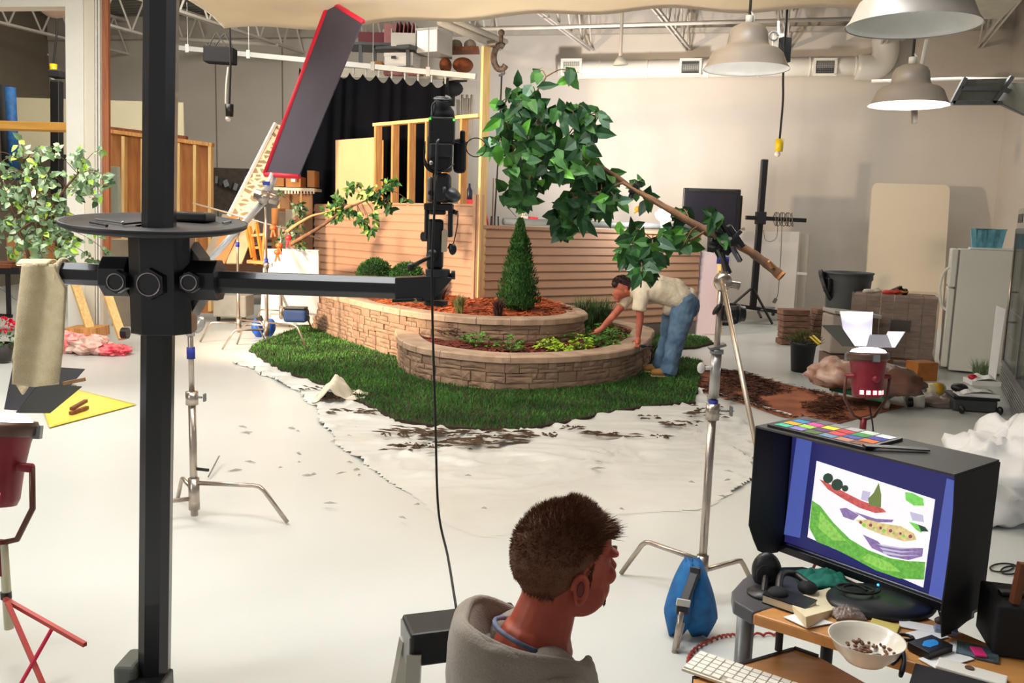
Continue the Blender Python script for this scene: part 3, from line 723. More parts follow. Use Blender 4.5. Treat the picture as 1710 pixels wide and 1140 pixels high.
m = MB(); c = A(726, 72, 16.6); m.box(c, (.44, .55, .42), R=Rz(-.45)); m.build('bin', mat('gloss_white', '#dcdad6', .25, .1, .05, 3), t, bevel=.01); m = MB(); m.box(c+Vector((0, 0, .2)), (.47, .58, .04), R=Rz(-.45)); m.build('rim', wx, t, bevel=.005)
t = thing('file_box', 'white lidded carton under the grey loft shelf', 'box', A(680, 105, 16.8))
m = MB(); c = A(672, 104, 16.9); m.box(c, (.56, .4, .2), R=Rz(-.25)); m.build('box_body', wx, t, bevel=.004); m = MB(); m.box(c+Vector((.0, 0, .11)), (.58, .42, .06), R=Rz(-.25)); m.build('lid', wx, t, bevel=.004)
m = MB(); m.box(c+Vector((-.14, -.21, .05)), (.09, .01, .05), R=Rz(-.25)); m.build('hand_hole', black, t)
boxq('cardboard_box', 'small brown cardboard box left of the white lidded carton', 619, 102, 638, 113, 17.0, .3, card)
for i, (x0, x1) in enumerate(((734, 754), (756, 790))):
    c = A((x0+x1)/2, 109, 17.0); m = MB(); m.sph(c, ((x1-x0)/2/pm(17), .25, .14), 16, 10)
    tag(m.build('wicker_basket', wick, smooth=True), ('smaller brown wicker basket beside the loft shelf', 'larger brown wicker basket next to the corner post')[i], 'basket')
for i, px in enumerate((762, 785)):
    c = A(px, 76, 17.2); m = MB(); m.sph(c, (.12, .12, .11), 14, 8, nz=.1); tag(m.build('cloth_bundle', mat('bundle', '#b4a896', .8), smooth=True), ('round pale bundle on the loft, the left one above the baskets', 'round pale bundle on the loft, the right one above the baskets')[i], 'bundle')
m = MB(); m.bar(A(752, 85, 17.2), A(800, 84, 17.2), .5, .06); tag(m.build('shelf_plank', brownw), 'dark plank shelf under the two round bundles', 'shelf')
for px, w_, lb in ((656, 22, 'pink foam strip left of the shelf upright under the track'), (693, 18, 'pink foam strip right of the shelf upright under the track')):
    boxq('foam_strip', lb, px-w_/1.4, 118, px+w_/1.4, 124, 17.2, .2, pk, 'foam')
# things seen in the gap right of the drape
boxq('wall_cabinet', 'small white cabinet on the back wall seen behind the black camera', 753, 166, 768, 192, 19, .3, mat('cab_white', '#c9c4bc', .6), 'cabinet')
m = MB(); c = A(756, 148, 18.6); m.sph(c, (.22, .2, .16), 14, 8); m.cyl(c+Vector((0, 0, -.35)), c, .05, 8); m.cyl(c+Vector((-.2, -.1, .1)), c+Vector((.3, -.1, .16)), .03, 6); tag(m.build('black_lamp_head', blackm, smooth=True), 'dark rounded lamp head on the wall behind the camera', 'lamp')
m = MB(); m.tube([A(745, 130, 16.2), A(745, 158, 16.2)], .05, 8); tag(m.build('hanging_tube', blackm), 'short black tube hanging from the track above the camera', 'tube')
m = MB(); c = A(782, 185, 18.8); 
for i in range(5): m.tube([A(772+i*4, 158+i % 2*6, 18.8), A(773+i*3, 235, 18.8)], .03, 6)
tag(m.build('rolled_papers', mat('roll_paper', '#b9ad9c', .8, 0, .2, 4), smooth=True), 'upright pale paper rolls seen between camera and corner post', 'rolls')
boxq('brown_board', 'tall brown board leaning behind the corner post, right side', 817, 297, 825, 530, 17.3, .05, mat('board_brown', '#a9775c', .7), 'board')
t = thing('red_ladder', 'red stepladder standing behind the clapboard wall by the corner post', 'ladder', A(808, 380, 17))
for a, b in (((800, 335), (786, 532)), ((804, 335), (832, 530)), ((809, 340), (840, 528))):
    m = MB(); m.bar(A(*a, 17), A(*b, 17) , .06, .03); m.build('rail', mat('ladder_red', '#d8301c', .5), t)
m = MB(); m.box(A(804, 333, 17), (.2, .25, .05)); m.build('top_cap', mat('ladder_cap', '#b4a79c', .5), t)
boxq('red_toolbox', 'red box on the ledge behind the stud wall', 774, 333, 793, 347, 15.5, .25, redb)
for px, y0, nm, lb in ((775, 305, 'navy_bottle', 'dark navy bottle standing on the red box'), (784, 314, 'navy_bottle', 'smaller dark bottle right of the navy one')):
    c = A(px, y0, 15.6); m = MB(); m.lathe([(.0, -.28), (.05, -.28), (.055, -.05), (.02, .02), (.018, .08), (0, .08)], 12, c=c); tag(m.build(nm, mat('navy', '#1c2438', .4), smooth=True), lb, 'bottle')
# leather look of hoist pulley
t = thing('iron_pulley', 'rusty iron pulley hook hanging from the pipe above the branch', 'pulley', A(835, 80, 13))
rust = mat('rusty_iron', '#8d7868', .7, .3, .3, 20, .3, '#5e4c40'); P0 = A(836, 98, 13)
m = MB(); pts = [P0+Vector((math.cos(a)*.10, 0, math.sin(a)*.17+.02)) for a in [PI*.35+i*.28 for i in range(17)]]; m.tube(pts, .045, 8); m.build('hook', rust, t, smooth=True)
m = MB(); m.tube([P0+Vector((0, 0, .2)), P0+Vector((0, 0, .32))], .03, 8); m.sph(P0+Vector((0, 0, .36)), .05, 10, 8); m.build('shackle', rust, t, smooth=True)
m = MB(); m.tube(cat([P0+Vector((0, 0, -.15)), P0+Vector((.06, 0, -.2)), P0+Vector((-.02, 0, -.24))], 5), .02, 6); m.build('ring', steel, t)
m = MB(); m.cyl(P0+Vector((-.2, -.05, .18)), P0+Vector((-.08, -.05, .2)), .05, 10); m.build('clevis_bolt', chrome, t)
m = MB(); m.tube(cat([A(838, 122, 13), A(833, 240, 13.1), A(826, 365, 13.2)], 6), .012, 6)
t = thing('pulley_cable', 'long black cord hanging from the iron pulley behind the branch', 'cord', A(838, 122, 13)); m.build('cord', rope, t)
m = MB(); b0 = A(826, 372, 13.2)
for i in range(4): m.tube([b0+Vector((math.cos(i*PI/2)*.06, math.sin(i*PI/2)*.06, -.12)), b0+Vector((math.cos(i*PI/2)*.05, math.sin(i*PI/2)*.05, .1))], .012, 5)
m.build('cage', black, t)

# hanging sockets and the black bag
def socket(px0, py0, px1, py1, Y, lb, colr, guard=True):
    t = thing('cord_socket', lb, 'hanging socket', A(px1, py1, Y)); a, b = A(px0, py0, Y), A(px1, py1, Y)
    m = MB(); m.tube(cat([Vector((a.x, a.y, 6.6)), a, a.lerp(b, .5)+Vector((.02, 0, 0)), b], 6), .018, 6); m.build('cord', rope, t)
    m = MB(); m.cyl(b+Vector((0, 0, .0)), b-Vector((0, 0, .2)), .07, 10, .06); m.build('socket', colr, t, smooth=True)
    m = MB(); m.sph(b-Vector((0.02, 0, .24)), .05, 10, 8); m.build('bulb', mat('bulb', '#e8e0d8', .3), t, smooth=True)
socket(95, 25, 89, 107, 17, 'yellow socket on a black cord above the tall black mast', yellow)
socket(383, 28, 383, 174, 15, 'black cord with a small bulb hanging right of the big black column', black)
socket(1309, 100, 1302, 232, 14.5, 'yellow socket on a black cord hanging in front of the back wall', yellow)
m = MB(); m.tube(cat([A(381, 112, 15), A(378, 140, 15), A(377, 172, 15), A(380, 176, 15)], 5), .02, 5); tag(m.build('pull_string', white), 'short white pull string beside the bulb cord', 'string')
t = thing('black_case', 'black box hanging by straps under the joists above the track', 'box', A(368, 92, 17))
m = MB(); m.box(A(368, 93, 17), (.56, .3, .29), R=Ry(.03)); m.build('case', blackm, t, bevel=.02)
for a, b in (((347, 80), (360, 56)), ((358, 78), (374, 56)), ((378, 78), (362, 54)), ((388, 78), (375, 56))):
    m = MB(); m.bar(A(*a, 17), A(*b, 17), .03, .015); m.build('strap', black, t)
m = MB(); m.sph(A(91, 12, 14), (.22, .22, .16), 16, 10); tag(m.build('globe_lamp', mat('globe_pink', '#c0a79c', .4), smooth=True), 'round pinkish globe lamp under the joists at the upper left', 'lamp')

# blue and black rolls at the far left edge, white board, plank
for i, (x0, y0, x1, y1, c_, lb) in enumerate(((6, 142, 14, 300, blackm, 'black roll leaning in the far left corner'), (17, 146, 24, 300, blue, 'blue roll leaning in the far left corner'))):
    m = MB(); m.tube([A(x0, y0, 16), A(x1, y1, 16)], .09, 12); tag(m.build('fabric_roll', c_, smooth=True), lb, 'roll')
boxq('white_board', 'large pale board behind the plank and the tall black mast', 31, 171, 306, 262, 19.0, .06, mat('board_pale', '#d9cfb0', .8, 0, .06, 1), 'board')
m = MB(); a, b = A(-60, 208, 12.8), A(150, 214, 12.8); m.bar(a, b, .35, .11); tag(m.build('timber_plank', mat('plank_yellow', '#e2a94e', .6, 0, .15, 3, 0, '#cf9440', stretch=(.4, 8, 8)), bevel=.004), 'yellow timber plank spanning the upper left behind the ficus', 'plank')
t = thing('column_mast', 'tall black studio mast rising behind the plank at left', 'mast', G(96, 505))
m = MB(); m.bar(A(96, 500, 15.0), A(95, 135, 15.0), .16, .16); m.build('column', black, t, bevel=.02)
m = MB(); m.box(A(95, 124, 15), (.20, .2, .13)); m.build('cap', blackm, t, bevel=.02)
m = MB(); m.box(A(96, 262, 15), (.22, .22, .1)); m.build('collar', blackm, t, bevel=.01)

# white flat seen edge-on with header, braces and caster
t = thing('rolling_set_flat', 'white framed rolling set flat, edge on, with timber braces beside the ficus', 'set flat', G(150, 570))
Y = 12.2
m = MB(); a = A(135, 568, Y); m.bar(Vector((a.x, Y, .05)), Vector((A(135, 0, Y).x, Y, 5.6)), .24, .26, up=(0, 1, 0)); m.build('edge_post', white, t, bevel=.01)
m = MB(); m.bar(A(158, 565, Y+.1), A(157, -10, Y+.1), .2, .4, up=(0, 1, 0)); m.build('flat_skin', mat('flat_cream', '#d9d0c0', .6, 0, .06, 1), t)
for px in (164, 169): m = MB(); m.bar(A(px, 560, Y-.05), A(px-1, -10, Y-.05), .02, .1, up=(0, 1, 0)); m.build('moulding', white, t)
m = MB(); m.bar(A(179, 470, Y), A(177, -10, Y), .085, .06, up=(0, 1, 0)); m.build('side_board', mat('oak_red', '#a3623a', .55, 0, .2, 4, 0, '#8b4c28', stretch=(8, 8, .5)), t)
m = MB(); m.bar(A(-80, 2, Y), A(128, 0, Y), .25, .22); m.build('header', white, t)
for a, b in (((124, 470), (154, 560)), ((172, 470), (205, 566))):
    m = MB(); m.bar(A(*a, 11.9), A(*b, 11.5), .11, .05); m.build('brace', pinel, t)
m = MB(); m.bar(A(118, 553, 11.6), A(172, 553, 11.6), .4, .13); m.build('base_block', pine, t, bevel=.004)
m = MB(); c = A(209, 556, 11.4); m.cyl(c+Vector((-.04, 0, 0)), c+Vector((.04, 0, 0)), .075, 16); m.build('caster', black, t)
boxq('wall_outlet_box', 'tall pale green grey panel behind the ficus with a switch box', 146, 278, 196, 358, 12.9, .1, mat('panel_greygreen', '#a9b3a4', .6), 'panel')

# stud framed plywood flats
t = thing('stud_flat', 'brown timber stud flat standing behind the big black column', 'set flat', A(270, 440, 15))
Y = 15.0; ply = mat('plywood', '#c0814a', .65, 0, .2, 3, .05, '#a86a38', stretch=(4, 4, .6))
m = MB(); m.quad(A(183, 222, Y), A(354, 243, Y), A(356, 523, Y), A(183, 517, Y)); m.build('ply_skin', ply, t, solid=.02)
for px, y0 in ((208, 228), (240, 232), (300, 239), (327, 242), (352, 244)):
    m = MB(); m.bar(A(px, y0, Y-.08), A(px, 519, Y-.08), .05, .13, up=(0, 1, 0)); m.build('stud', pinel, t)
m = MB(); m.bar(A(183, 219, Y-.08), A(356, 242, Y-.08), .14, .06); m.build('top_plate', pine, t)
m = MB(); m.bar(A(183, 215, Y-.08), A(312, 231, Y-.08), .12, .07); tag(m.build('loose_batten', brownw), 'brown timber batten lying across the top of the stud flat', 'batten')

# dark workshop zone behind: pegboard wall, benches
boxq('pegboard', 'dark tool board on the wall behind the patterned panel', 352, 282, 432, 350, 20.6, .08, mat('pegboard_dark', '#4a4038', .8, 0, .3, 12), 'tool board')
for i in range(9):
    px = 362+i*8; m = MB(); q = A(px, 300+(i*37 % 17), 20.45); m.box(q, (.06+.03*(i % 3), .05, .16), R=Ry(rnd(-.4, .4)))
    tag(m.build('hand_tool', mat('tool_dark', '#2b2624', .6) if i % 2 else steel), 'small hand tool hanging on the dark tool board, %s from its left end' % ('first', 'second', 'third', 'fourth', 'fifth', 'sixth', 'seventh', 'eighth', 'ninth')[i], 'tool', 'tools on the dark tool board')
m = MB(); 
t = thing('workbench', 'cluttered wooden workbench below the dark tool board', 'bench', G(400, 505))
m = MB(); m.box(A(395, 400, 18)+Vector((0, 0, 0)), (1.5, .8, .06)); m.build('top', brownw, t)
m = MB(); m.box(A(395, 450, 18)+Vector((0, .1, 0)), (1.4, .6, 1.0)); m.build('cabinet', mat('bench_dark', '#6a4630', .7), t)
boxq('low_crate', 'grey stacked shelving unit seen between column and plywood, left', 187, 400, 216, 545, 14, .6, mat('crate_grey', '#a89a86', .7), 'shelf')
t = thing('wheeled_bin', 'cream wheeled cart with scrawled dark letters, beneath the black arm', 'cart', A(390, 505, 15.5))
m = MB(); a = A(390, 490, 15.2); a.z = .27; m.box(a, (.58, .5, .38)); m.build('cart_body', mat('cart_cream', '#d8cfc0', .6), t, bevel=.03)
for s_ in (-1, 1): m = MB(); c = a+Vector((.22*s_, -.15, -.22)); m.cyl(c-Vector((.02, 0, 0)), c+Vector((.02, 0, 0)), .05, 12); m.build('caster', black, t)
# patterned faux stone panel leaning
t = thing('patterned_sheet', 'tall leaning panel patterned like dry stone behind the flag', 'panel', A(420, 380, 14))
cam_m = mat('stone_pattern', '#c4ad90', .85, 0, .1, 4)
def vor(m):
    N = m.node_tree.nodes; L = m.node_tree.links; b = N['Principled BSDF']; vo = N.new('ShaderNodeTexVoronoi'); vo.feature = 'DISTANCE_TO_EDGE'; vo.inputs['Scale'].default_value = 7
    mp = [n for n in N if n.type == 'MAPPING'][0]; mp.inputs['Scale'].default_value = (1, 1, 1.8); L.new(mp.outputs[0], vo.inputs['Vector'])
    r = N.new('ShaderNodeValToRGB'); r.color_ramp.elements[0].position = .10; r.color_ramp.elements[0].color = lin('#cdb89c'); r.color_ramp.elements[1].position = .2; r.color_ramp.elements[1].color = lin('#7d6a52')
    L.new(vo.outputs['Distance'], r.inputs[0]); L.new(r.outputs[0], b.inputs['Base Color'])
vor(cam_m)
m = MB(); m.quad(A(462, 208, 14.6), A(500, 222, 14.6), A(424, 365, 13.8), A(383, 358, 13.8)); m.build('panel_face', cam_m, t, solid=.05)
m = MB(); m.bar(A(460, 206, 14.55), A(382, 360, 13.75), .04, .05); m.build('edge', white, t)
for i, (x0, x1, mt_) in enumerate(((385, 350, card), (372, 336, mat('panel_grey', '#8e8272', .7)), (402, 378, mat('panel_tan', '#b49a78', .7)))):
    m = MB(); m.quad(A(x0, 350+i*8, 14.5), A(x0+30, 352+i*8, 14.5), A(x1+26, 440, 14), A(x1, 440, 14)); tag(m.build('leaning_sheet', mt_, solid=.03), ('leaning cardboard sheet left of the rear light stands', 'grey leaning board at the left of the stack behind the arm', 'tan leaning board at the right of the stack')[i], 'board')
# shelving with cardboard boxes beside the drape
t = thing('box_shelf', 'open shelving with a white scalloped edge under brown cartons', 'shelf', G(490, 520))
Y = 15.6
m = MB(); m.box(A(492, 316, Y)+Vector((0, .25, 0)), (.72, .6, .05)); m.build('shelf_board', mat('shelf_white', '#e6ddcb', .6), t)
m = MB()
for i in range(10): m.box(A(477+i*5.2, 321, Y-.06), (.028, .02, .05))
m.build('scallops', mat('shelf_white', '#e6ddcb', .6), t)
for x0, x1 in ((467, 503), (503, 523)):
    m = MB(); m.box(A((x0+x1)/2, 385, Y+.4), ((x1-x0)/pm(Y)*.98, .03, 1.35)); m.build('back_panel', mat('panel_brown', '#9a7454', .8, 0, .1, 2), t)
m = MB(); m.bar(A(503, 322, Y), A(503, 460, Y), .04, .04); m.build('divider', pinel, t)
m = MB(); m.bar(A(466, 322, Y), A(466, 460, Y), .04, .04); m.build('divider', pinel, t)
m = MB(); m.box(A(494, 292, Y+.1)-Vector((0, 0, 0)), (.07, .4, .26)); m.build('white_post', white, t)
boxq('cardboard_box', 'cardboard box with white label, leftmost on the scalloped shelf', 459, 295, 474, 311, Y+.02, .4, card)
boxq('cardboard_box', 'cardboard box with small white patch, second on the scalloped shelf', 477, 295, 502, 312, Y+.02, .4, card)
boxq('cardboard_box', 'brown carton on the shelf right of the white post', 513, 285, 525, 312, Y+.02, .4, card)
for i, (x0, x1, y0) in enumerate(((455, 476, 348), (466, 484, 354), (478, 492, 350))):
    boxq('flat_carton', ('brown flattened carton standing leftmost below the shelf', 'grey flattened carton standing in the middle below the shelf', 'pale flattened carton standing right below the shelf')[i], x0, y0, x1, 540, 15.0-.15*i, .04, (card, mat('carton_grey', '#a39682', .8), mat('carton_pale', '#b9ac98', .8))[i], 'carton')
# orange wooden ladder chairs
org = mat('orange_wood', '#d8873a', .5, 0, .2, 5, 0, '#b86a28')
t = thing('orange_trestle', 'orange wooden stool leaning behind the rear light stands', 'stool', A(430, 450, 14))
for a, b in (((417, 378), (427, 442)), ((428, 372), (440, 442)), ((444, 372), (438, 440)), ((412, 380), (422, 430))):
    m = MB(); m.bar(A(*a, 14), A(*b, 13.9), .045, .045); m.build('leg', org, t)
for y in (393, 414): m = MB(); m.bar(A(420, y, 13.97), A(444, y-2, 13.97), .04, .04); m.build('rung', org, t)
m = MB(); m.bar(A(416, 436, 13.9), A(444, 438, 13.9), .25, .05); m.build('seat', org, t)
# white foam board
m = MB(); m.quad(A(442, 416, 13.6), A(532, 418, 13.4), A(534, 541, 14.3), A(434, 541, 14.5)); 
tag(m.build('foam_board', whitef, solid=.03), 'bright white foam board standing on the floor left of the stone wall', 'board')
# workbench table far left, box, bags, flowers
t = thing('work_table', 'brown table with dark steel legs at the left edge', 'table', G(20, 540))
Y = 13.2
m = MB(); m.box(A(-40, 440, Y), (1.5, .8, .06)); m.build('table_top', brownw, t, bevel=.01)
m = MB(); m.bar(A(-120, 451, Y-.35), A(31, 452, Y-.35), .06, .1); m.build('apron', blackm, t)
for px in (14,): 
    m = MB(); m.bar(A(px-1, 455, Y-.35), A(px+1, 526, Y-.35), .05, .05); m.build('leg', blackm, t)
m = MB(); m.bar(A(-60, 522, Y-.35), A(20, 528, Y-.35), .05, .05); m.build('stretcher', blackm, t)
m = MB(); m.tube([A(-10, 472, Y-.3), A(28, 500, Y-.2)], .015, 6); m.build('brace', steel, t)
boxq('cardboard_box', 'large cardboard box on the table behind the ficus leaves', 12, 398, 62, 436, 13.0, .5, card)
t = thing('red_flowers', 'pot of red flowers on the floor at the left edge', 'flowers', G(5, 596))
c = A(2, 545, 10.4); m = MB()
for k in range(90): d = rv(); m.leaf(c+Vector((d.x*.13, d.y*.1, d.z*.07+.02)), d, rv(), .045, .04, .2)
m.build('blooms', mat('bloom_red', '#e0143c', .5), t)
m = MB()
for k in range(60): d = rv(); m.leaf(c+Vector((d.x*.14, d.y*.1, -.16+d.z*.07)), d, rv(), .06, .03, .2)
m.build('foliage', leafm, t)
m = MB(); m.lathe([(0, -.42), (.09, -.42), (.13, -.2), (.12, -.2)], 14, c=c); m.build('pot', mat('pot_dark', '#3c3834', .6), t, smooth=True)
def crumple(name, lb, px, py, rx, ry, rz_, mt, cat_='bag', seed=0, z=0, nz=.45, n=30, fr=2.6, **k):
    g = G(px, py, z); m = MB(); vs = []
    N, M_ = n, n//2
    for j in range(M_+1):
        t_ = PI*j/M_
        for i in range(N):
            a = 2*PI*i/N; v = Vector((math.sin(t_)*math.cos(a), math.sin(t_)*math.sin(a), math.cos(t_)))
            q = 1+nz*noise.noise(v*fr+Vector((seed, 0, 0)))+nz*.5*noise.noise(v*fr*2.7+Vector((0, seed, 0)))+nz*.25*abs(noise.noise(v*fr*6))
            vs.append((g.x+v.x*rx*q, g.y+v.y*ry*q, max(z+.004, z+rz_*.75+v.z*rz_*q)))
    m.add(vs, [(j*N+i, (j+1)*N+i, (j+1)*N+(i+1) % N, j*N+(i+1) % N) for j in range(M_) for i in range(N)])
    return tag(m.build(name, mt, smooth=k.get('smooth', False)), lb, cat_)
crumple('plastic_bag', 'red and white crumpled plastic bag, left one on the floor under the flat', 118, 588, .22, .2, .14, mat('bag_red', '#e04a50', .4, 0, .1, 9, 0, '#f0c8c0'), seed=3)
crumple('plastic_bag', 'pale pink crumpled plastic bag in the middle of the bags by the flat', 152, 590, .26, .22, .13, mat('bag_pinkwhite', '#eed5c8', .4, 0, .1, 7, 0, '#d99a8c'), seed=8)
crumple('plastic_bag', 'small red striped bag, rightmost of the bags by the flat', 192, 592, .2, .16, .08, mat('bag_red2', '#ee8a88', .4, 0, .1, 9, 0, '#e6405a'), seed=13)
# yellow gel sheet with offcuts
m = MB(); 
def yg(u, v):
    p = [G(82, 716), G(228, 677), G(120, 650), G(60, 660)]; a = p[0].lerp(p[1], u); b = p[3].lerp(p[2], u); q = a.lerp(b, v); q.z = .012+.05*max(0, 1-u*3)*max(0, math.sin(v*3)); return q
m.grid(yg, 20, 14); tag(m.build('yellow_gel', mat('gel_yellow', '#e9dc5c', .3, 0, .05, 1, 0, '#e6c850'), smooth=True, solid=.003), 'translucent yellow gel sheet lying on the white floor at left', 'sheet')
for i, (a, b) in enumerate((((118, 696), (146, 686)), ((120, 694), (144, 680)))):
    m = MB(); m.bar(G(*a)+Vector((0, 0, .035+.03*i)), G(*b)+Vector((0, 0, .035+.03*i)), .035, .03); tag(m.build('wood_offcut', brownw, bevel=.002), ('lower brown wood offcut on the yellow gel', 'upper brown wood offcut crossing the other on the gel')[i], 'wood offcut')
m = MB(); m.bar(G(112, 646)+Vector((0, 0, .03)), G(126, 650)+Vector((0, 0, .03)), .03, .03); tag(m.build('small_peg', mat('peg_grey', '#8f8a80', .6)), 'small grey peg on the floor above the yellow gel', 'peg')
m = MB(); c = G(97, 663); m.box(c+Vector((0, 0, .03)), (.04, .03, .04)); tag(m.build('clothes_peg', mat('peg_blue', '#2a3a9a', .5)), 'tiny blue peg on the floor beside the gel', 'peg')
# dark flag with red border on its arm
t = thing('gobo_flag', 'large dark rectangular flag with red border tilted overhead', 'flag', A(520, 150, 7.6))
P = [A(551, 2, 7.6), A(606, 36, 7.2), A(499, 295, 7.2), A(443, 291, 7.6)]
m = MB(); m.quad(*P); m.build('cloth', mat('flag_cloth', '#4a4450', .9, 0, .12, 3, .05), t, solid=.008)
rdm = mat('flag_red', '#e01c3c', .6)
for i in (0, 2, 3):
    m = MB(); m.tube([P[i], P[(i+1) % 4]], .02 if i != 3 else .024, 8); m.build('border', rdm, t, smooth=True)
sil = mat('silver_arm', '#d8d8dc', .3, .4, .1, 20)
t = thing('grip_arm', 'silver extension arm and grip head holding the dark flag', 'grip arm', A(430, 330, 7.5))
m = MB(); m.tube([A(352, 432, 7.2), A(442, 335, 7.5)], .028, 10); m.build('rod', sil, t, smooth=True)
m = MB(); m.tube([A(440, 335, 7.5), A(458, 290, 7.5)], .035, 10); m.build('pin', sil, t, smooth=True)
m = MB(); c = A(442, 330, 7.45); m.sph(c, .06, 12, 8); m.cyl(c+Vector((-.08, 0, .03)), c+Vector((.12, 0, -.02)), .045, 12); m.cyl(c+Vector((.0, -.06, 0)), c+Vector((0, .08, .02)), .055, 12); m.build('grip_head', chrome, t, smooth=True)
m = MB(); m.box(c+Vector((.02, -.02, .12)), (.05, .05, .03)); m.build('tape_band', mat('tape_blue', '#2a46b4', .6), t)
# ------------------------------------------------------------ light stands
bl = mat('tape_navy', '#1c2a8c', .6)
def cstand(lb, base, zhub, ztop, legs, r=.018, tops=None, lean=(0, 0), group='chrome light stands', collar=None, blu=None, tape=True, sleeve=None):
    """base: floor point, legs: list of (direction deg, reach)"""
    x, y = base.x, base.y
    t = thing('light_stand', lb, 'light stand', (x, y, 0), group=group)
    L = lambda z: Vector((x+lean[0]*z, y+lean[1]*z, z))
    m = MB(); m.tube([L(zhub-.14 if zhub > .2 else .03), L(ztop*.6)], r*1.15, 12); m.build('lower_column', chrome, t, smooth=True)
    m = MB(); m.tube([L(ztop*.6), L(ztop)], r*.85, 12); m.build('riser', chrome, t, smooth=True)
    m = MB(); m.tube([L(zhub-.12), L(zhub+.08)], r*1.7, 12); m.build('hub', chrome, t, smooth=True)
    for i, (a, R_) in enumerate(legs):
        if isinstance(a, Vector): d = Vector((a.x-x, a.y-y, 0)); R_ = d.length; d.normalize()
        else: a = math.radians(a); d = Vector((math.cos(a), math.sin(a), 0))
        z0 = zhub+(.05, 0, -.05)[i % 3]
        pts = [L(z0)+d*.02, L(z0)+d*(R_*.64), L(z0)+d*(R_*.70)-Vector((0, 0, .006)), L(z0)+d*(R_*.75)-Vector((0, 0, .03)), Vector((x, y, .012))+d*R_]
        m = MB(); m.tube(pts, .0135, 10); m.build('leg', chrome, t, smooth=True)
    for z in (ztop*.6,):
        m = MB(); m.tube([L(z-.05), L(z+.03)], r*1.9, 12); m.build('collar', chrome, t, smooth=True)
        m = MB(); m.cyl(L(z), L(z)+Vector((.07, -.02, 0)), .008, 6); m.box(L(z)+Vector((.085, -.02, 0)), (.012, .035, .05)); m.build('knob', steel, t, bevel=.004)
    if blu: m = MB(); m.tube([L(blu), L(blu+.07)], r*1.25, 12); m.build('tape_band', bl, t, smooth=True)
    return t, L
g = G(325, 868)
tA, LA = cstand('chrome light stand on the white floor just right of the big black column', Vector((g.x, g.y, 0)), 0.19, 1.31, [(G(480, 875), 0), (G(297, 835), 0), (G(240, 878), 0)], .02, blu=1.02)
m = MB(); c = LA(1.16)+Vector((.0, 0, .0)); m.tube([c, c+Vector((0, 0, .13))], .026, 12); m.build('clear_sleeve', mat('grip_silver', '#b8b4ae', .3, .6), tA, smooth=True)
m = MB(); m.sph(c+Vector((.06, -.01, .07)), (.03, .02, .055), 10, 8, R=Ry(.4)); m.build('wing_knob', mat('grip_silver', '#b8b4ae', .3, .6), tA, smooth=True)
m = MB(); m.tube([LA(.33)+Vector((.02, 0, 0)), LA(.33)+Vector((.1, -.02, .0))], .01, 6); m.build('lock_screw', black, tA)
m = MB(); m.tube([G(348, 800)+Vector((0, 0, .02)), G(366, 774)+Vector((0, 0, .06))], .006, 6); tag(m.build('loose_rod', steel), 'short thin rod lying beside the foot of the front left light stand', 'rod')
g = G(399, 573); cstand('chrome light stand, leftmost of the rear three, on the beige floor', g, .3, 1.65, [(-28, .62), (185, .55), (60, .5)], .022, blu=1.4)
g = G(446, 583); tB, LB = cstand('chrome light stand, middle of the rear three, with orange clamps', g, .33, 1.98, [(-25, .72), (150, .6), (200, .6)], .022, blu=1.2)
g = G(470, 552); tC, LC = cstand('chrome light stand, rightmost of the rear three, with a small branch clamped on', g, .33, 1.7, [(-20, .6), (170, .5), (90, .5)], .022)
m = MB(); m.tube([LB(1.75)-Vector((1.0, 0, -.25)), LB(1.75)+Vector((.75, 0, -.18))], .012, 8); tag(m.build('crossbar_rod', chrome, smooth=True), 'thin chrome rod crossing the middle rear light stand', 'rod')
oc = mat('clamp_orange', '#e8561c', .45)
for i, (px, py, lb) in enumerate(((456, 380, 'orange spring clamp on the chrome crossbar'), (466, 410, 'orange spring clamp, upper on the rightmost rear stand'), (463, 421, 'orange spring clamp, lower on the rightmost rear stand'), (482, 397, 'small red clamp at the branch butt'))):
    c = A(px, py, 12.0); t = thing('spring_clamp', lb, 'clamp', c, group='clamps on the rear stands')
    cm = oc if i < 3 else redb
    m = MB(); m.sph(c, (.05, .03, .04), 8, 6); m.build('handle_tip', cm, t, smooth=True)
    m = MB(); m.bar(c, c+Vector((-.03, 0, -.13)), .03, .02); m.build('jaw', cm, t); m = MB(); m.bar(c, c+Vector((.03, 0, -.12)), .03, .02); m.build('jaw', cm, t)
for px, py, r_, lb in ((440, 545, .16, 'blue sandbag draped over the leg of the middle rear stand'),):
    g = G(441, 562); t = thing('sandbag', lb, 'sandbag', g)
    for s_ in (-1, 1):
        m = MB(); m.sph(g+Vector((s_*.09, -.02, .14)), (.085, .16, .15), 14, 10, R=Ry(s_*.15), nz=.1); m.build('pouch', mat('nylon_bright_blue', '#1c5cc0', .6, 0, .2, 8, .2), t, smooth=True)
    m = MB(); m.box(g+Vector((-.03, -.12, .29)), (.09, .05, .09), R=Ry(-.4)); m.build('strap', black, t, bevel=.01)
t = thing('blue_bag', 'dark blue equipment bag on the floor in front of the white foam board', 'bag', G(492, 543)); a = A(492, 526, 13.2)
m = MB(); m.box(a+Vector((0, .1, -.01)), (.36, .25, .21)); m.build('body', mat('navy_nylon', '#1c3c70', .7, 0, .2, 6, .2), t, bevel=.05, seg=3)
m = MB(); m.box(a+Vector((0, .08, .1)), (.34, .2, .05)); m.build('flap', black, t, bevel=.02)
m = MB(); m.tube(cat([a+Vector((.18, 0, .02)), a+Vector((.22, 0, -.02)), a+Vector((.21, 0, -.1))], 5), .012, 6); m.build('strap', black, t)

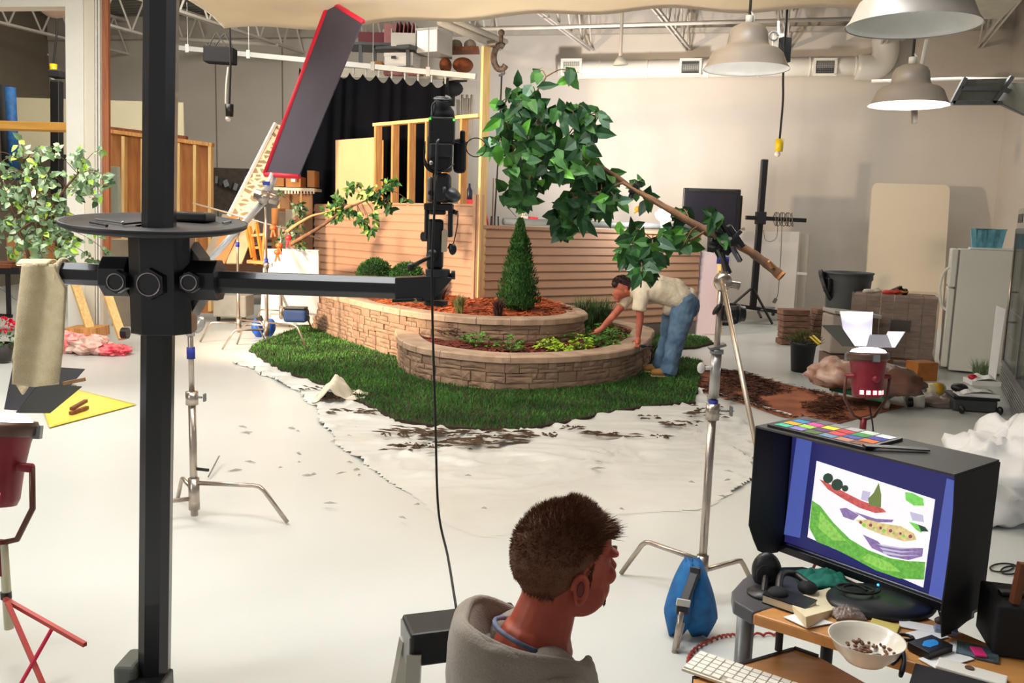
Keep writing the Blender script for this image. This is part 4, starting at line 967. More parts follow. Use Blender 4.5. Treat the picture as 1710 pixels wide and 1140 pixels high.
# main light stand at right with the big branch
g = G(1168, 1012)
x, y = g.x, g.y; ztop = 1.74; topP = A(1206, 452, g.y); lean = ((topP.x-x)/topP.z, (topP.y-y)/topP.z)
t, LM = cstand('tall chrome light stand in the right foreground holding the leafy branch', Vector((x, y, 0)), .19, topP.z, [(G(1037, 960), 0), (G(1260, 984), 0), (G(1128, 1090), 0)], .018, lean=lean, blu=None)
for z0, z1, r_, mt_ in ((1.08, 1.30, .026, mat('grip_silver', '#b8b4ae', .3, .6)), (1.0, 1.07, .024, bl), (1.30, 1.32, .034, steel), (1.735, 1.77, .03, bl)):
    m = MB(); m.tube([LM(z0), LM(z1)], r_, 12); m.build('sleeve' if mt_ is not bl else 'tape_band', mt_, t, smooth=True)
m = MB(); m.box(LM(1.335), (.08, .06, .012), R=Ry(-.3)); m.build('square_tab', steel, t)
c = LM(1.23); m = MB(); m.cyl(c, c-Vector((.055, .02, 0)), .01, 8); m.sph(c-Vector((.075, .02, 0)), (.02, .015, .028), 8, 6); m.build('wing_knob', mat('knob_pale', '#d8d2cc', .4), t, smooth=True)
c = A(1207, 470, g.y); m = MB(); m.sph(c, (.045, .04, .05), 12, 8); m.cyl(c-Vector((.03, 0, 0)), c+Vector((.08, 0, -.02)), .02, 10); m.build('grip_head', chrome, t, smooth=True)
c = A(1217, 523, g.y); m = MB(); m.cyl(c-Vector((.03, 0, 0)), c+Vector((.075, 0, 0)), .038, 14); m.cyl(c+Vector((.01, 0, 0)), c+Vector((.03, 0, -.05)), .02, 10)
m.cyl(c+Vector((.04, 0, 0)), c+Vector((.055, 0, 0)), .044, 14); m.sph(c+Vector((-.06, -.01, .02)), (.014, .02, .035), 8, 6, R=Ry(.6)); m.build('boom_knuckle', black, t, smooth=True)
m = MB(); m.tube([A(1205, 465, 4.15), A(1262, 740, 3.9), A(1275, 800, 3.8)], .012, 10); tag(m.build('boom_rod', mat('rod_brass', '#b7a490', .35, .6), smooth=True), 'thin metal rod slanting from the branch stand down behind the monitor', 'rod')
# sandbag on main stand leg
sb = mat('sandbag_blue', '#0f66a4', .75, 0, .25, 14, .4, '#0b4a80')
t = thing('sandbag', 'large blue sandbag with a black strap hung on the foreground light stand', 'sandbag', G(1150, 1085))
c = A(1150, 1020, 3.86)
def pouch(cx, w_, sk, lb):
    m = MB(); vs = []; n, k = 20, 14
    for j in range(k+1):
        v = j/k; z = .37-v*.36; wd = w_*(.25+.75*math.sin(min(1, v*1.25)*PI*.5)**.9)*(1-.55*max(0, v-.72)/.28)
        for i in range(n):
            a = 2*PI*i/n; vs.append((cx+sk*v*.4*0+math.cos(a)*wd+sk*v, c.y+math.sin(a)*.10*(math.sin(PI*min(1, v*.9+.08))**.6), z+.01*math.sin(a*3)))
    m.add(vs, [(j*n+i, (j+1)*n+i, (j+1)*n+(i+1) % n, j*n+(i+1) % n) for j in range(k) for i in range(n)]+[tuple(range(n)), tuple(range(k*n+n-1, k*n-1, -1))]); m.build('pouch', sb, t, smooth=True)
pouch(c.x-.012, .072, -.045, ''); pouch(c.x+.022, .09, .035, '')
m = MB(); yy = c.y-.11; zt = A(1155, 955, 4.1).z
m.bar(A(1160, 957, 3.78), A(1141, 1010, 3.70), .045, .02); m.bar(A(1160, 955, 3.78), A(1170, 968, 3.95), .05, .05); m.box(A(1139, 1017, 3.69), (.055, .03, .04)); m.build('strap', black, t, bevel=.006)
m = MB(); m.box(A(1141, 1006, 3.67), (.06, .012, .03), R=Ry(.15)); m.build('label_patch', mat('patch', '#c8c4bc', .5), t)
m = MB(); m.tube([A(1138, 1020, 3.68), A(1125, 1096, 3.70)], .0135, 10); tag(m.build('stand_leg_rod', chrome, smooth=True), 'chrome rod end sticking out below the blue sandbag strap', 'rod')
# seismic red coiled cord on the floor
pts = cat([G(1305, 1062), G(1235, 1064), G(1200, 1068), G(1165, 1085), G(1150, 1105), G(1158, 1122), G(1180, 1136)], 24)
hp = []
for i, p in enumerate(pts): a = i*1.1; hp.append(p+Vector((0, 0, .012))+Vector((math.cos(a)*.006, math.sin(a)*.006, math.sin(a)*.004)))
m = MB(); m.tube(hp, .006, 6); tag(m.build('twisted_cord', mat('cord_red', '#a83c30', .6, 0, .4, 40), smooth=True), 'twisted red cord curling on the floor under the desk', 'cord')

# ------------------------------------------------------------ the big black camera stand
Y = 3.25; cx = A(268, 500, Y).x
t = thing('camera_stand', 'massive black studio camera stand column in the left foreground', 'camera stand', (cx, Y, 0))
def octp(w_, ch, rot=0, cx_=0, cy_=0):
    h = w_/2; P = [(-h+ch, -h), (h-ch, -h), (h, -h+ch), (h, h-ch), (h-ch, h), (-h+ch, h), (-h, h-ch), (-h, -h+ch)]
    c_, s_ = math.cos(rot), math.sin(rot); return [(cx_+p[0]*c_-p[1]*s_, cy_+p[0]*s_+p[1]*c_) for p in P]
bc = mat('column_black', '#18171b', .35, 0, .15, 10, coat=.2)
rot = .18; topx = A(270, 0, Y).x; botx = A(257, 1100, Y).x
m = MB(); n0 = octp(.112, .028, rot, botx, Y); n1_ = octp(.112, .028, rot, topx+.01, Y)
vs = [(p[0], p[1], .05) for p in n0]+[(p[0], p[1], 2.95) for p in n1_]
m.add(vs, [tuple(range(7, -1, -1)), tuple(range(8, 16))]+[(i, (i+1) % 8, 8+(i+1) % 8, 8+i) for i in range(8)]); m.build('column', bc, t)
zc0, zc1 = A(265, 560, Y-.1).z, A(265, 388, Y-.1).z
cxx = A(273, 475, Y).x
m = MB(); m.prism(octp(.215, .05, rot, cxx, Y), zc0, zc1); m.build('carriage', bc, t, bevel=.003)
m = MB(); q = [A(312, 405, Y-.02), A(332, 432, Y-.02), A(333, 500, Y-.02), A(314, 532, Y-.02)]; q2_ = [p+Vector((0, .12, 0)) for p in q]; m.add(q+q2_, [(0, 1, 2, 3), (7, 6, 5, 4), (0, 4, 5, 1), (1, 5, 6, 2), (2, 6, 7, 3), (3, 7, 4, 0)]); m.build('side_cheek', bc, t)
arm_m = mat('arm_grey', '#4a4d54', .4, .2, .1, 20)
def hexbar(a, b, r_, mt_, name, par, faces=None, n=6, rot=PI/6):
    a, b = Vector(a), Vector(b); d = (b-a).normalized(); u = Vector((0, 0, 1)); u = (u-d*u.dot(d)).normalized(); w_ = d.cross(u); m = MB(); vs = []
    for p in (a, b):
        for k in range(n): an = rot+2*PI*k/n; vs.append(p+u*math.sin(an)*r_+w_*math.cos(an)*r_)
    m.add(vs, [tuple(range(n-1, -1, -1)), tuple(range(n, 2*n))]+[(k, (k+1) % n, n+(k+1) % n, n+k) for k in range(n)]); return m.build(name, mt_, par, bevel=.003)
hexbar(A(108, 456, Y), A(190, 460, Y), .044, bc, 'left_arm', t, n=8, rot=PI/8)
hexbar(A(350, 470, Y), A(716, 482, Y), .044, bc, 'right_arm', t, n=8, rot=PI/8)
for px0, px1, py, rr in ((178, 222, 460, .08), (318, 368, 467, .08)):
    hexbar(A(px0, py, Y), A(px1, py+1, Y), rr, bc, 'clamp_block', t, n=8, rot=PI/8)
rim_m = mat('rim_grey', '#9a9298', .4, .3)
for px, py, rr in ((197, 470, .030), (252, 474, .041), (319, 471, .028)):
    c = A(px, py, Y-.115 if rr > .035 else Y-.085); m = MB()
    m.add([c+Vector((math.cos(PI/6+k*PI/3)*rr*1.5, .02, math.sin(PI/6+k*PI/3)*rr*1.5)) for k in range(6)]+[c+Vector((math.cos(PI/6+k*PI/3)*rr*1.35, -.02, math.sin(PI/6+k*PI/3)*rr*1.35)) for k in range(6)], [tuple(range(6)), tuple(range(11, 5, -1))]+[(k, (k+1) % 6, 6+(k+1) % 6, 6+k) for k in range(6)])
    kb = m.build('hex_knob', bc, t, bevel=.002)
    m = MB(); m.tube([c+Vector((rr*math.cos(a), -.023, rr*math.sin(a))) for a in [2*PI*i/28 for i in range(29)]], .0022, 6); m.build('knob_ring', rim_m, kb)
c = A(215, 1128, Y); m = MB(); m.box((A(222, 1130, Y).x, Y, .04+A(222, 1130, Y).z), (.09, .16, .09)); m.build('foot_clamp', mat('foot_greygreen', '#5c6058', .5), t, bevel=.02, seg=3)
m = MB(); m.box((botx, Y-.35, .05), (.14, .75, .08)); m.build('base_plate', bc, t, bevel=.01)
# round tray
tz = A(260, 381, Y).z; tc = Vector((A(260, 377, Y).x, Y-.0, tz))
m = MB(); R_ = .325; m.lathe([(.07, 0), (R_-.02, 0), (R_, .010), (R_+.004, .026), (R_-.006, .026), (R_-.02, .012), (.07, .008)], 64, M=Matrix.Translation(tc) @ Matrix.Rotation(.085, 4, 'X') @ Matrix.Rotation(.03, 4, 'Y')); 
tt = thing('round_tray', 'thin round black accessory tray around the camera column', 'tray', tc); m.build('dish', mat('tray_black', '#201f22', .55), tt, smooth=True)
def ont(px, py, z=.012):
    o = Vector((0, 0, CAMH)); n = Matrix.Rotation(.085, 3, 'X') @ (Matrix.Rotation(.03, 3, 'Y') @ Vector((0, 0, 1))); d = ray(px, py); return o+d*((tc+n*z-o).dot(n)/d.dot(n))
t2 = thing('card_reader', 'black box with shiny top lying on the round tray', 'device', ont(322, 372)); c = ont(322, 370)
m = MB(); m.box(c+Vector((0, .02, .018)), (.135, .10, .034), R=Rz(-.1)); m.build('case', black, t2, bevel=.008); m = MB(); m.box(c+Vector((0, .02, .0365)), (.11, .075, .003), R=Rz(-.1)); m.build('top_plate', mat('plate_shine', '#b8b4ae', .2, .6), t2)
for i, (a, b, lb) in enumerate((((160, 366), (205, 372), 'thin rod tool lying on the tray left of the column'), ((205, 374), (240, 371), 'black pen like tool on the tray near the column'), ((150, 371), (178, 376), 'small dull tool at the left rim of the tray'), ((372, 372), (398, 366), 'small clip at the right rim of the tray'))):
    m = MB(); m.tube([ont(*a, .018), ont(*b, .018)], .004, 6); m.sph(ont(*b, .018), .007, 8, 6); tag(m.build('tray_tool', (steel, black, gun, steel)[i]), lb, 'tool')
# towel over the arm end
tw = mat('towel_cotton', '#ecdab4', .95, 0, .05, 30, .5, '#e2cda4', sheen=.3, bscale=200)
t = thing('hand_towel', 'cream towel draped over the left arm end of the camera stand', 'towel', A(65, 450, Y))
def tw_f(u, v):      # front flap
    y0 = 440+6*0; xL = 38-18*v-2*math.sin(v*3); xR = 92+20*min(1, v/.2)**1.5*(1-v*.42)-18*max(0, v-.7)
    if v > .0: pass
    px = xL+(xR-xL)*u; py = 441+v*(205-10*abs(u-.5)); p = A(px, py, Y-.05-.012*math.sin(u*7+v*2)+.03*v*(u-.5))
    return p
m = MB(); m.grid(tw_f, 24, 40); m.build('front_fold', tw, t, smooth=True, solid=.008)
m = MB(); m.grid(lambda u, v: A(41-22*v+(8+40*u)*(1) - (3*v), 441+v*(218-60*abs(u-.35)), Y+.03+.01*math.sin(u*6)), 14, 40); m.build('back_fold', tw, t, smooth=True, solid=.008)
m = MB(); m.grid(lambda u, v: A(40+52*u, 441, Y)+Vector((0, -.05+.08*v, .048*math.sin(PI*v)*.35)), 12, 8); m.build('top_fold', tw, t, smooth=True, solid=.008)
m = MB(); pts = [A(105, 456, Y)+Vector((math.sin(a)*.004, -math.cos(a)*.05, math.sin(a)*.05)) for a in [2*PI*i/20 for i in range(21)]]; m.tube(pts, .010, 8); m.build('loop', tw, t, smooth=True)
# ------------------------------------------------------------ the camera on the arm
t = thing('studio_camera', 'black studio camera with geared head at the end of the stand arm', 'camera', A(735, 480, Y))
def cb(name, x0, y0, x1, y1, d, mt_=black, dy=0, bev=.006, R=None):
    a, b = A(x0, y1, Y+dy), A(x1, y0, Y+dy); m = MB(); m.box(((a.x+b.x)/2, Y+dy, (a.z+b.z)/2), (b.x-a.x, d, b.z-a.z), R=R); return m.build(name, mt_, t, bevel=bev)
m = MB(); a, b, c, e = A(655, 463, Y), A(722, 463, Y), A(742, 490, Y), A(690, 503, Y)
poly = [A(662, 462, Y), A(722, 460, Y), A(755, 462, Y), A(752, 470, Y), A(728, 497, Y), A(705, 503, Y), A(662, 500, Y)]
m = MB(); n = len(poly); m.add([p+Vector((0, -.045, 0)) for p in poly]+[p+Vector((0, .045, 0)) for p in poly], [tuple(range(n)), tuple(range(2*n-1, n-1, -1))]+[(i, n+i, n+(i+1) % n, (i+1) % n) for i in range(n)]); m.build('arm_bracket', bc, t, bevel=.004)
m = MB(); m.bar(A(655, 502, Y-.06), A(706, 500, Y-.06), .02, .012); m.build('brake_lever', black, t, bevel=.003)
m = MB(); m.cyl(A(692, 502, Y-.07), A(697, 502, Y-.03), .010, 10); m.build('lever_pin', mat('pin_tan', '#b08a60', .4, .4), t)
m = MB(); m.cyl(A(728, 500, Y), A(728, 470, Y), .022, 12); m.cyl(A(728, 509, Y), A(728, 502, Y), .045, 20); m.build('lower_post', black, t)
m = MB(); m.cyl(A(731, 462, Y), A(731, 449, Y), .046, 24); m.build('rotation_collar', gun, t, bevel=.003)
m = MB(); m.cyl(A(750, 459, Y), A(755, 459, Y), .008, 8); m.cyl(A(754, 459, Y), A(760, 459, Y), .017, 14); m.build('pan_knob', black, t)
cb('head_post', 713, 366, 741, 449, .06, black, bev=.012)
m = MB(); m.cyl(A(722, 426, Y-.05), A(722, 426, Y-.03), .022, 20); m.bar(A(720, 428, Y-.05), A(688, 444, Y-.06), .018, .014); m.sph(A(686, 445, Y-.06), .014, 10, 8); m.build('pan_handle', black, t, smooth=True)
cb('yoke_left', 709, 340, 717, 400, .05, black); cb('yoke_right', 748, 340, 757, 396, .05, black)
cb('yoke_top', 709, 340, 757, 351, .07, black); m = MB(); m.cyl(A(706, 395, Y-.01), A(712, 395, Y), .018, 12); m.build('yoke_bolt', black, t)
cb('tilt_plate', 718, 351, 744, 358, .07, black)
m = MB(); poly = [A(738, 386, Y-.045), A(743, 381, Y-.045), A(748, 386, Y-.045), A(746, 420, Y-.045), A(737, 421, Y-.045)]; m.add(poly, [(0, 1, 2, 3, 4)]); m.build('paper_tag', mat('tag_cream', '#d8c6ac', .8), t, solid=.002)
m = MB(); m.cyl(A(755, 352, Y), A(764, 356, Y), .009, 10); m.tube(cat([A(765, 356, Y), A(763, 380, Y), A(757, 408, Y)], 5), .002, 5); m.sph(A(756, 416, Y-.02), (.015, .012, .022), 8, 6); m.bar(A(749, 410, Y-.01), A(757, 414, Y-.01), .012, .02); m.build('remote_release', black, t, smooth=True)
# geared head (grey side cover + body)
cb('side_cover', 714, 296, 725, 337, .07, mat('cover_grey', '#77706a', .45), dy=.01, bev=.01)
m = MB(); m.cyl(A(719, 322, Y-.045), A(719, 322, Y-.02), .009, 12); m.build('cover_screw', black, t)
cb('head_body', 724, 290, 753, 338, .09, mat('body_charcoal', '#26252a', .5), bev=.015)
m = MB(); m.sph(A(752, 325, Y), (.04, .05, .028), 14, 10, R=Ry(.3)); m.tube([A(742, 312, Y-.05), A(742, 322, Y-.055)], .006, 8); m.build('tilt_motor', mat('motor_grey', '#3c3e46', .4), t, smooth=True)
m = MB(); m.cyl(A(719, 338, Y), A(719, 345, Y), .012, 12); m.build('spigot', steel, t)
# camera body
cb('digital_back', 716, 197, 760, 240, .05, black, dy=-.05); cb('camera_body', 715, 226, 755, 286, .10, black, bev=.012)
cb('back_lower', 718, 240, 756, 262, .04, mat('body_charcoal', '#26252a', .5), dy=-.06)
cb('grip', 757, 232, 779, 289, .05, blackm, dy=.02, bev=.015); cb('shoe', 768, 218, 777, 236, .03, blackm)
c0 = A(739, 192, Y-.02); m = MB(); m.tube([A(739, 200, Y), A(739, 186, Y), A(738, 176, Y-.01), A(740, 166, Y-.02)], [.046, .042, .030, .030], 20); m.build('viewfinder_hood', blackm, t, smooth=True)
m = MB(); ring = [A(740, 165, Y-.02)+Vector((math.cos(a)*.032, math.sin(a)*.018, math.sin(a)*.006+.0)) for a in [2*PI*i/24 for i in range(25)]]; m.tube(ring, .004, 8); m.build('eyepiece_ring', gun, t, smooth=True)
m = MB(); m.bar(A(748, 168, Y-.02), A(761, 159, Y-.02), .012, .004); m.build('hood_catch', gun, t)
m = MB(); m.tube(cat([A(722, 192, Y-.03), A(722, 176, Y-.03), A(728, 170, Y-.03), A(736, 172, Y-.03)], 5), .004, 6); m.build('hood_arm', gun, t)
for px, py in ((718, 198), (758, 200)): m = MB(); m.cyl(A(px, py, Y-.082), A(px, py, Y-.07), .0035, 10); m.build('status_led', mat('led_green', '#30ff20', .3, emit=6), t, label='green lit indicator')
m = MB(); m.tube(cat([A(733, 233, Y-.09), A(730, 240, Y-.10), A(729, 268, Y-.10), A(728, 292, Y-.09)], 6), .005, 8); m.build('sync_cable', gun, t, smooth=True)
m = MB(); ring = [A(795, 246, Y+.02)+Vector((math.cos(a)*.037, 0, math.sin(a)*.034)) for a in [2*PI*i/30 for i in range(31)]]; m.tube(ring, .0022, 6); m.tube(cat([A(760, 238, Y-.03), A(772, 240, Y), A(782, 236, Y+.02)], 5), .002, 5); m.build('cable_loop', rope, t, smooth=True)
m = MB()
for k in range(5): m.tube(cat([A(710, 236+k*4, Y-.04), A(709, 262+k*3, Y-.05), A(718, 282+k, Y-.05), A(732, 290, Y-.04)], 6), .0022, 5)
m.build('wiring', rope, t, smooth=True)
m = MB(); m.sph(A(720, 272, Y-.075), .008, 10, 8); m.build('sync_socket', chrome, t, smooth=True)
m = MB(); m.tube(cat([A(758, 274, Y-.03), A(745, 284, Y-.06), A(730, 288, Y-.07)], 5), .003, 6); m.build('neck_strap', gun, t, smooth=True)
for k in range(10): m = MB(); m.box(A(719+k*1.6+(10 if k > 6 else 0)*2, 220, Y-.081), (.0022, .001, .0035)); m.build('lettering', gun, t)
m = MB(); m.tube(cat([A(729, 292, Y-.09), A(722, 420, Y-.10), A(722, 520, Y-.08), A(727, 700, Y-.05), A(732, 850, Y-.1), A(748, 930, Y-.2), A(762, 1016, 2.75)], 10), .0045, 8)
tag(m.build('tether_cable', rope, smooth=True), 'long black cable hanging from the camera down to the black step stool', 'cable')
# ------------------------------------------------------------ right side of the studio
t = thing('refrigerator', 'white refrigerator seen from its side with blue bins on top', 'refrigerator', G(1600, 618))
B0 = G(1583, 621); B1x = A(1690, 600, 11.55); B1 = Vector((B1x.x, 11.55, 0)); fr = (B1-B0).normalized(); fb = Vector((-fr.y, fr.x, 0)); Hf = 1.69
fw_ = mat('fridge_enamel', '#e8e6da', .4, 0, .03, 2, .03, bscale=60)
def boxf(m, o, a, la, b, lb, z0, z1): 
    P = [o, o+a*la, o+a*la+b*lb, o+b*lb]; m.add([p+Vector((0, 0, z0)) for p in P]+[p+Vector((0, 0, z1)) for p in P], [(3, 2, 1, 0), (4, 5, 6, 7)]+[(i, (i+1) % 4, 4+(i+1) % 4, 4+i) for i in range(4)]); return m
m = MB(); boxf(m, B0, fr, (B1-B0).length, fb, .75, .03, Hf); m.build('cabinet', fw_, t, bevel=.01)
m = MB(); boxf(m, B0-fr*.10, fr, .085, fb, .75, .07, 1.15); m.build('door', fw_, t, bevel=.015)
m = MB(); boxf(m, B0-fr*.10, fr, .085, fb, .75, 1.17, Hf); m.build('door', fw_, t, bevel=.015)
m = MB(); boxf(m, B0-fr*.015, fr, .013, fb, .74, .07, Hf-.01); m.build('seal', mat('seal_grey', '#8c8a80', .7), t)
h0 = B0-fr*.10+fb*.06
m = MB(); m.tube(cat([h0+Vector((0, 0, 1.45)), h0-fr*.07+Vector((0, 0, 1.36)), h0-fr*.10+Vector((0, 0, 1.15)), h0-fr*.06+Vector((0, 0, .92)), h0+Vector((0, 0, .85))], 6), .018, 8); m.build('handle', fw_, t, smooth=True)
bb = mat('bin_blue', '#84c4d2', .45, 0, .15, 8, 0, '#5aa2bc'); c = A(1619, 395, 12.0)
m = MB(); boxf(m, B0+fr*.12+fb*.1, fr, .62, fb, .4, Hf+.003, Hf+.025); tag(m.build('flat_tray', whitef, bevel=.004), 'thin white tray under the blue bins on the refrigerator', 'tray')
for i in range(5):
    q = B0+fr*(.2+.062*i)+fb*.2; m = MB(); z = Hf+.03
    m.lathe([(.08, 0), (.125, .24), (.135, .24), (.135, .255), (.12, .255), (.075, .01)], 4, Matrix.Translation(q+Vector((0, 0, z))) @ Matrix.Rotation(math.atan2(fr.y, fr.x)+PI/4, 4, 'Z') @ Matrix.Scale(1, 4))
    tag(m.build('blue_bin', bb), 'nested light blue plastic bin on the refrigerator, %s' % ('leftmost of the row', 'second from the left', 'middle one', 'second from the right', 'rightmost of the row')[i], 'bin', 'blue bins on the refrigerator')
# glass door cooler at the right edge
F_ = G(1668, 650); N_ = G(1716, 745); cd_ = (N_-F_).normalized(); cb_ = Vector((-cd_.y, cd_.x, 0)); L_ = (N_-F_).length
if cb_.x < 0: cb_ = -cb_
cm_ = mat('cooler_steel', '#7c7d7c', .35, .4, .2, 6)
t = thing('glass_door_cooler', 'tall steel glass door cooler cut off by the right edge', 'cooler', (F_+N_)/2)
m = MB(); boxf(m, F_+cb_*.06, cd_, L_, cb_, .7, .05, 2.22); m.build('cabinet', cm_, t, bevel=.01)
m = MB(); boxf(m, F_+cd_*.02, cd_, L_, cb_, .05, .04, .34); 
m.build('kick_panel', cm_, t)
for k in range(7): m = MB(); boxf(m, F_+cd_*.02-cb_*.012, cd_, L_, cb_, .012, .07+.036*k, .085+.036*k); m.build('louvre', mat('louvre_grey', '#9a9b98', .4, .4), t)
m = MB(); boxf(m, F_, cd_, L_, cb_, .06, 1.98, 2.22); m.build('header', mat('header_pale', '#b9b8ae', .4), t, bevel=.006)
m = MB(); boxf(m, F_+cd_*.12-cb_*.008, cd_, .5, cb_, .01, 2.05, 2.15); m.build('display', black, t)
for z0, z1, s0, s1 in ((.34, .40, 0, L_), (1.92, 1.98, 0, L_), (.34, 1.98, 0, .07), (.34, 1.98, L_*.52, L_*.52+.06)): m = MB(); boxf(m, F_+cd_*s0-cb_*.01, cd_, s1-s0, cb_, .06, z0, z1); m.build('door_frame', cm_, t)
gl_ = mat('dark_glass', '#5c6058', .12, 0, .2, 2, alpha=.45)
m = MB(); boxf(m, F_+cd_*.06, cd_, L_, cb_, .012, .4, 1.94); m.build('glass', gl_, t)
m = MB(); boxf(m, F_+cb_*.055+cd_*.03, cd_, L_, cb_, .004, .36, 1.96); m.build('interior', mat('cooler_inside', '#6d675e', .7, 0, .3, 4), t)
for z in (.7, 1.0): m = MB(); boxf(m, F_+cb_*.02+cd_*.08, cd_, L_-.1, cb_, .03, z, z+.015); m.build('wire_shelf', chrome, t)
m = MB(); a = F_+cd_*.62-cb_*.05; m.tube([a+Vector((0, 0, .45)), a+Vector((0, 0, 1.75))], .014, 8); m.build('handle', chrome, t, smooth=True)
for z in (.9, 1.25): m = MB(); m.cyl(a+Vector((0, 0, z)), a+cb_*.06+Vector((0, 0, z)), .012, 8); m.build('handle_standoff', chrome, t)
# panels near fridge
m = MB(); m.quad(A(1664, 510, 11.0), A(1680, 516, 10.9), A(1662, 640, 10.8), A(1650, 630, 10.9)); tag(m.build('white_sheet', whitef, solid=.01), 'narrow white sheet leaning between refrigerator and cooler', 'sheet')
tuft('green_plant', 'wispy green plant on the floor in front of the refrigerator', G(1638, 632).x, G(1638, 632).y, 0, .32, 160, mat('plant_grey_green', '#8fa678', .7, 0, .3, 8), .75, .005, r0=.08)
# leaning beige board
t = thing('rounded_board', 'large beige board with rounded top corners leaning on the back wall', 'board', G(1500, 560))
P = [A(1440, 560, 17.4), A(1570, 560, 17.2)]; T = [A(1456, 306, 18.2), A(1586, 310, 18.0)]
m = MB(); vs = []; 
def bl_(u, v): return P[0].lerp(P[1], u).lerp(T[0].lerp(T[1], u), v)
out = [(0, 0), (1, 0), (1, .96), (.985, .985), (.95, 1), (.05, 1), (.015, .985), (0, .96)]
m.add([bl_(*q) for q in out], [tuple(range(8))]); m.build('board', mat('board_beige', '#cdbfaa', .8, 0, .05, 1), t, solid=.07)
# white panels and foam board
for nm, lb, q, mt_ in (('plain_board', 'wide pale panel leaning on the wall behind the second mast', ((1190, 386, 18.4), (1335, 387, 18.0), (1325, 520, 17.6), (1180, 520, 18.0)), mat('panel_pale', '#dcd2c8', .6, 0, .04, 1)),
    ('plain_board', 'narrow pale panel right of the wide one behind the brick stacks', ((1338, 390, 18.3), (1352, 391, 18.2), (1342, 522, 18.0), (1330, 522, 18.1)), mat('panel_pale2', '#b9b0a2', .6, 0, .04, 1)),
    ('foam_board', 'lilac white foam board standing at the right end of the clapboard wall', ((1157, 415, 15.35), (1201, 424, 15.3), (1200, 557, 15.2), (1150, 558, 15.3)), mat('foam_lilac', '#c4b6c0', .8, 0, .03, 2))):
    m = MB(); m.quad(*[A(*p) for p in q]); tag(m.build(nm, mt_, solid=.03), lb, 'board')
m = MB(); m.bar(A(1330, 456, 17.5), A(1347, 457, 17.5), .05, .05); tag(m.build('wall_bracket', white), 'short white bar sticking out beside the pale panels', 'bracket')
m = MB(); m.tube([A(1203, 420, 15.0), A(1201, 556, 15.1)], .05, 8); tag(m.build('tan_post', pinel), 'short tan timber post beside the lilac foam board', 'post')
# television
t = thing('television', 'large black flat television on a stand before the back wall', 'television', G(1190, 530))
a, b = A(1136, 389, 16.9), A(1239, 316, 16.7); m = MB(); m.box(((a.x+b.x)/2, 16.8, (a.z+b.z)/2), (b.x-a.x, .07, b.z-a.z), R=Rz(-.06)); m.build('casing', black, t, bevel=.02)
m = MB(); m.box(((a.x+b.x)/2-.02, 16.755, (a.z+b.z)/2-.02), (b.x-a.x-.12, .01, b.z-a.z-.13), R=Rz(-.06)); m.build('screen', mat('tv_screen', '#23212c', .25, 0, .1, 1), t)
m = MB(); m.box((b.x+.02, 16.88, (a.z+b.z)/2-.05), (.09, .1, (b.z-a.z)*.86)); m.build('side_speaker', black, t, bevel=.02)
m = MB(); m.box((a.x+.6, 16.9, a.z/2), (.12, .1, a.z)); m.box((a.x+.6, 16.9, .03), (.9, .5, .06)); m.build('stand', black, t)
m = MB(); m.box(((a.x+b.x)/2, 16.76, b.z-.03), (b.x-a.x-.2, .02, .02), R=Rz(-.06)); m.build('top_highlight_strip', gun, t)  # grey strip stands for a highlight along the top edge
# second studio mast
t = thing('studio_mast', 'tall black mast on a wheeled base with crossbar and coiled cable at the back wall', 'mast', G(1260, 530))
Y2 = 17.0
m = MB(); m.bar(A(1257, 514, Y2), A(1277, 266, Y2), .12, .12, up=(0, 1, 0)); m.build('column', black, t, bevel=.015)
m = MB(); m.bar(A(1245, 363, Y2-.1), A(1346, 368, Y2-.1), .08, .08); m.build('crossbar', black, t, bevel=.01)
m = MB(); m.box(A(1270, 364, Y2-.05), (.17, .2, .24)); m.build('clamp_carriage', blackm, t, bevel=.01)
m = MB(); m.bar(A(1217, 508, Y2), A(1303, 521, Y2), .1, .07); m.build('base_bar', black, t, bevel=.01)
m = MB(); m.bar(A(1262, 516, Y2), A(1292, 511, Y2+1.2), .3, .03); m.build('base_plate', mat('base_grey', '#8a8886', .5), t)
for a, b in (((1254, 482), (1224, 508)), ((1258, 482), (1290, 541)), ((1266, 520), (1271, 530))):
    m = MB(); m.bar(A(*a, Y2-.1), A(*b, Y2-.5), .04, .03); m.build('brace', black, t)
for px, py in ((1301, 531), (1222, 516), (1291, 523)): m = MB(); c = A(px, py, Y2); m.cyl(c-Vector((.02, 0, 0)), c+Vector((.02, 0, 0)), .05, 12); m.build('caster', black, t)
m = MB()
c0 = A(1308, 366, Y2-.12); pts = [c0+Vector((-.18+.36*i/150+.02*math.sin(i*.7), .1*math.cos(i*.42), .13*math.sin(i*.42))) for i in range(151)]; m.tube(pts, .008, 5); tag(m.build('coiled_cable', mat('cable_grey', '#6e665c', .6), smooth=True), 'grey cable coiled around the right end of the mast crossbar', 'cable')
m = MB(); m.tube(cat([A(1306, 372, Y2-.2), A(1303, 440, Y2-.2), A(1299, 490, Y2-.2), A(1294, 500, Y2-.2)], 6), .008, 5); m.box(A(1294, 502, Y2-.2), (.06, .03, .1), R=Ry(.4)); tag(m.build('hanging_cable', mat('cable_grey', '#6e665c', .6)), 'grey cable with a plug hanging from the coil on the mast', 'cable')
m = MB(); m.tube(cat([A(1275, 384, Y2-.15), A(1278, 400, Y2-.2), A(1288, 403, Y2-.2), A(1297, 395, Y2-.2), A(1299, 370, Y2-.2)], 6), .006, 5); tag(m.build('loop_cable', mat('cable_grey', '#6e665c', .6), smooth=True), 'thin cable loop sagging below the mast crossbar', 'cable')
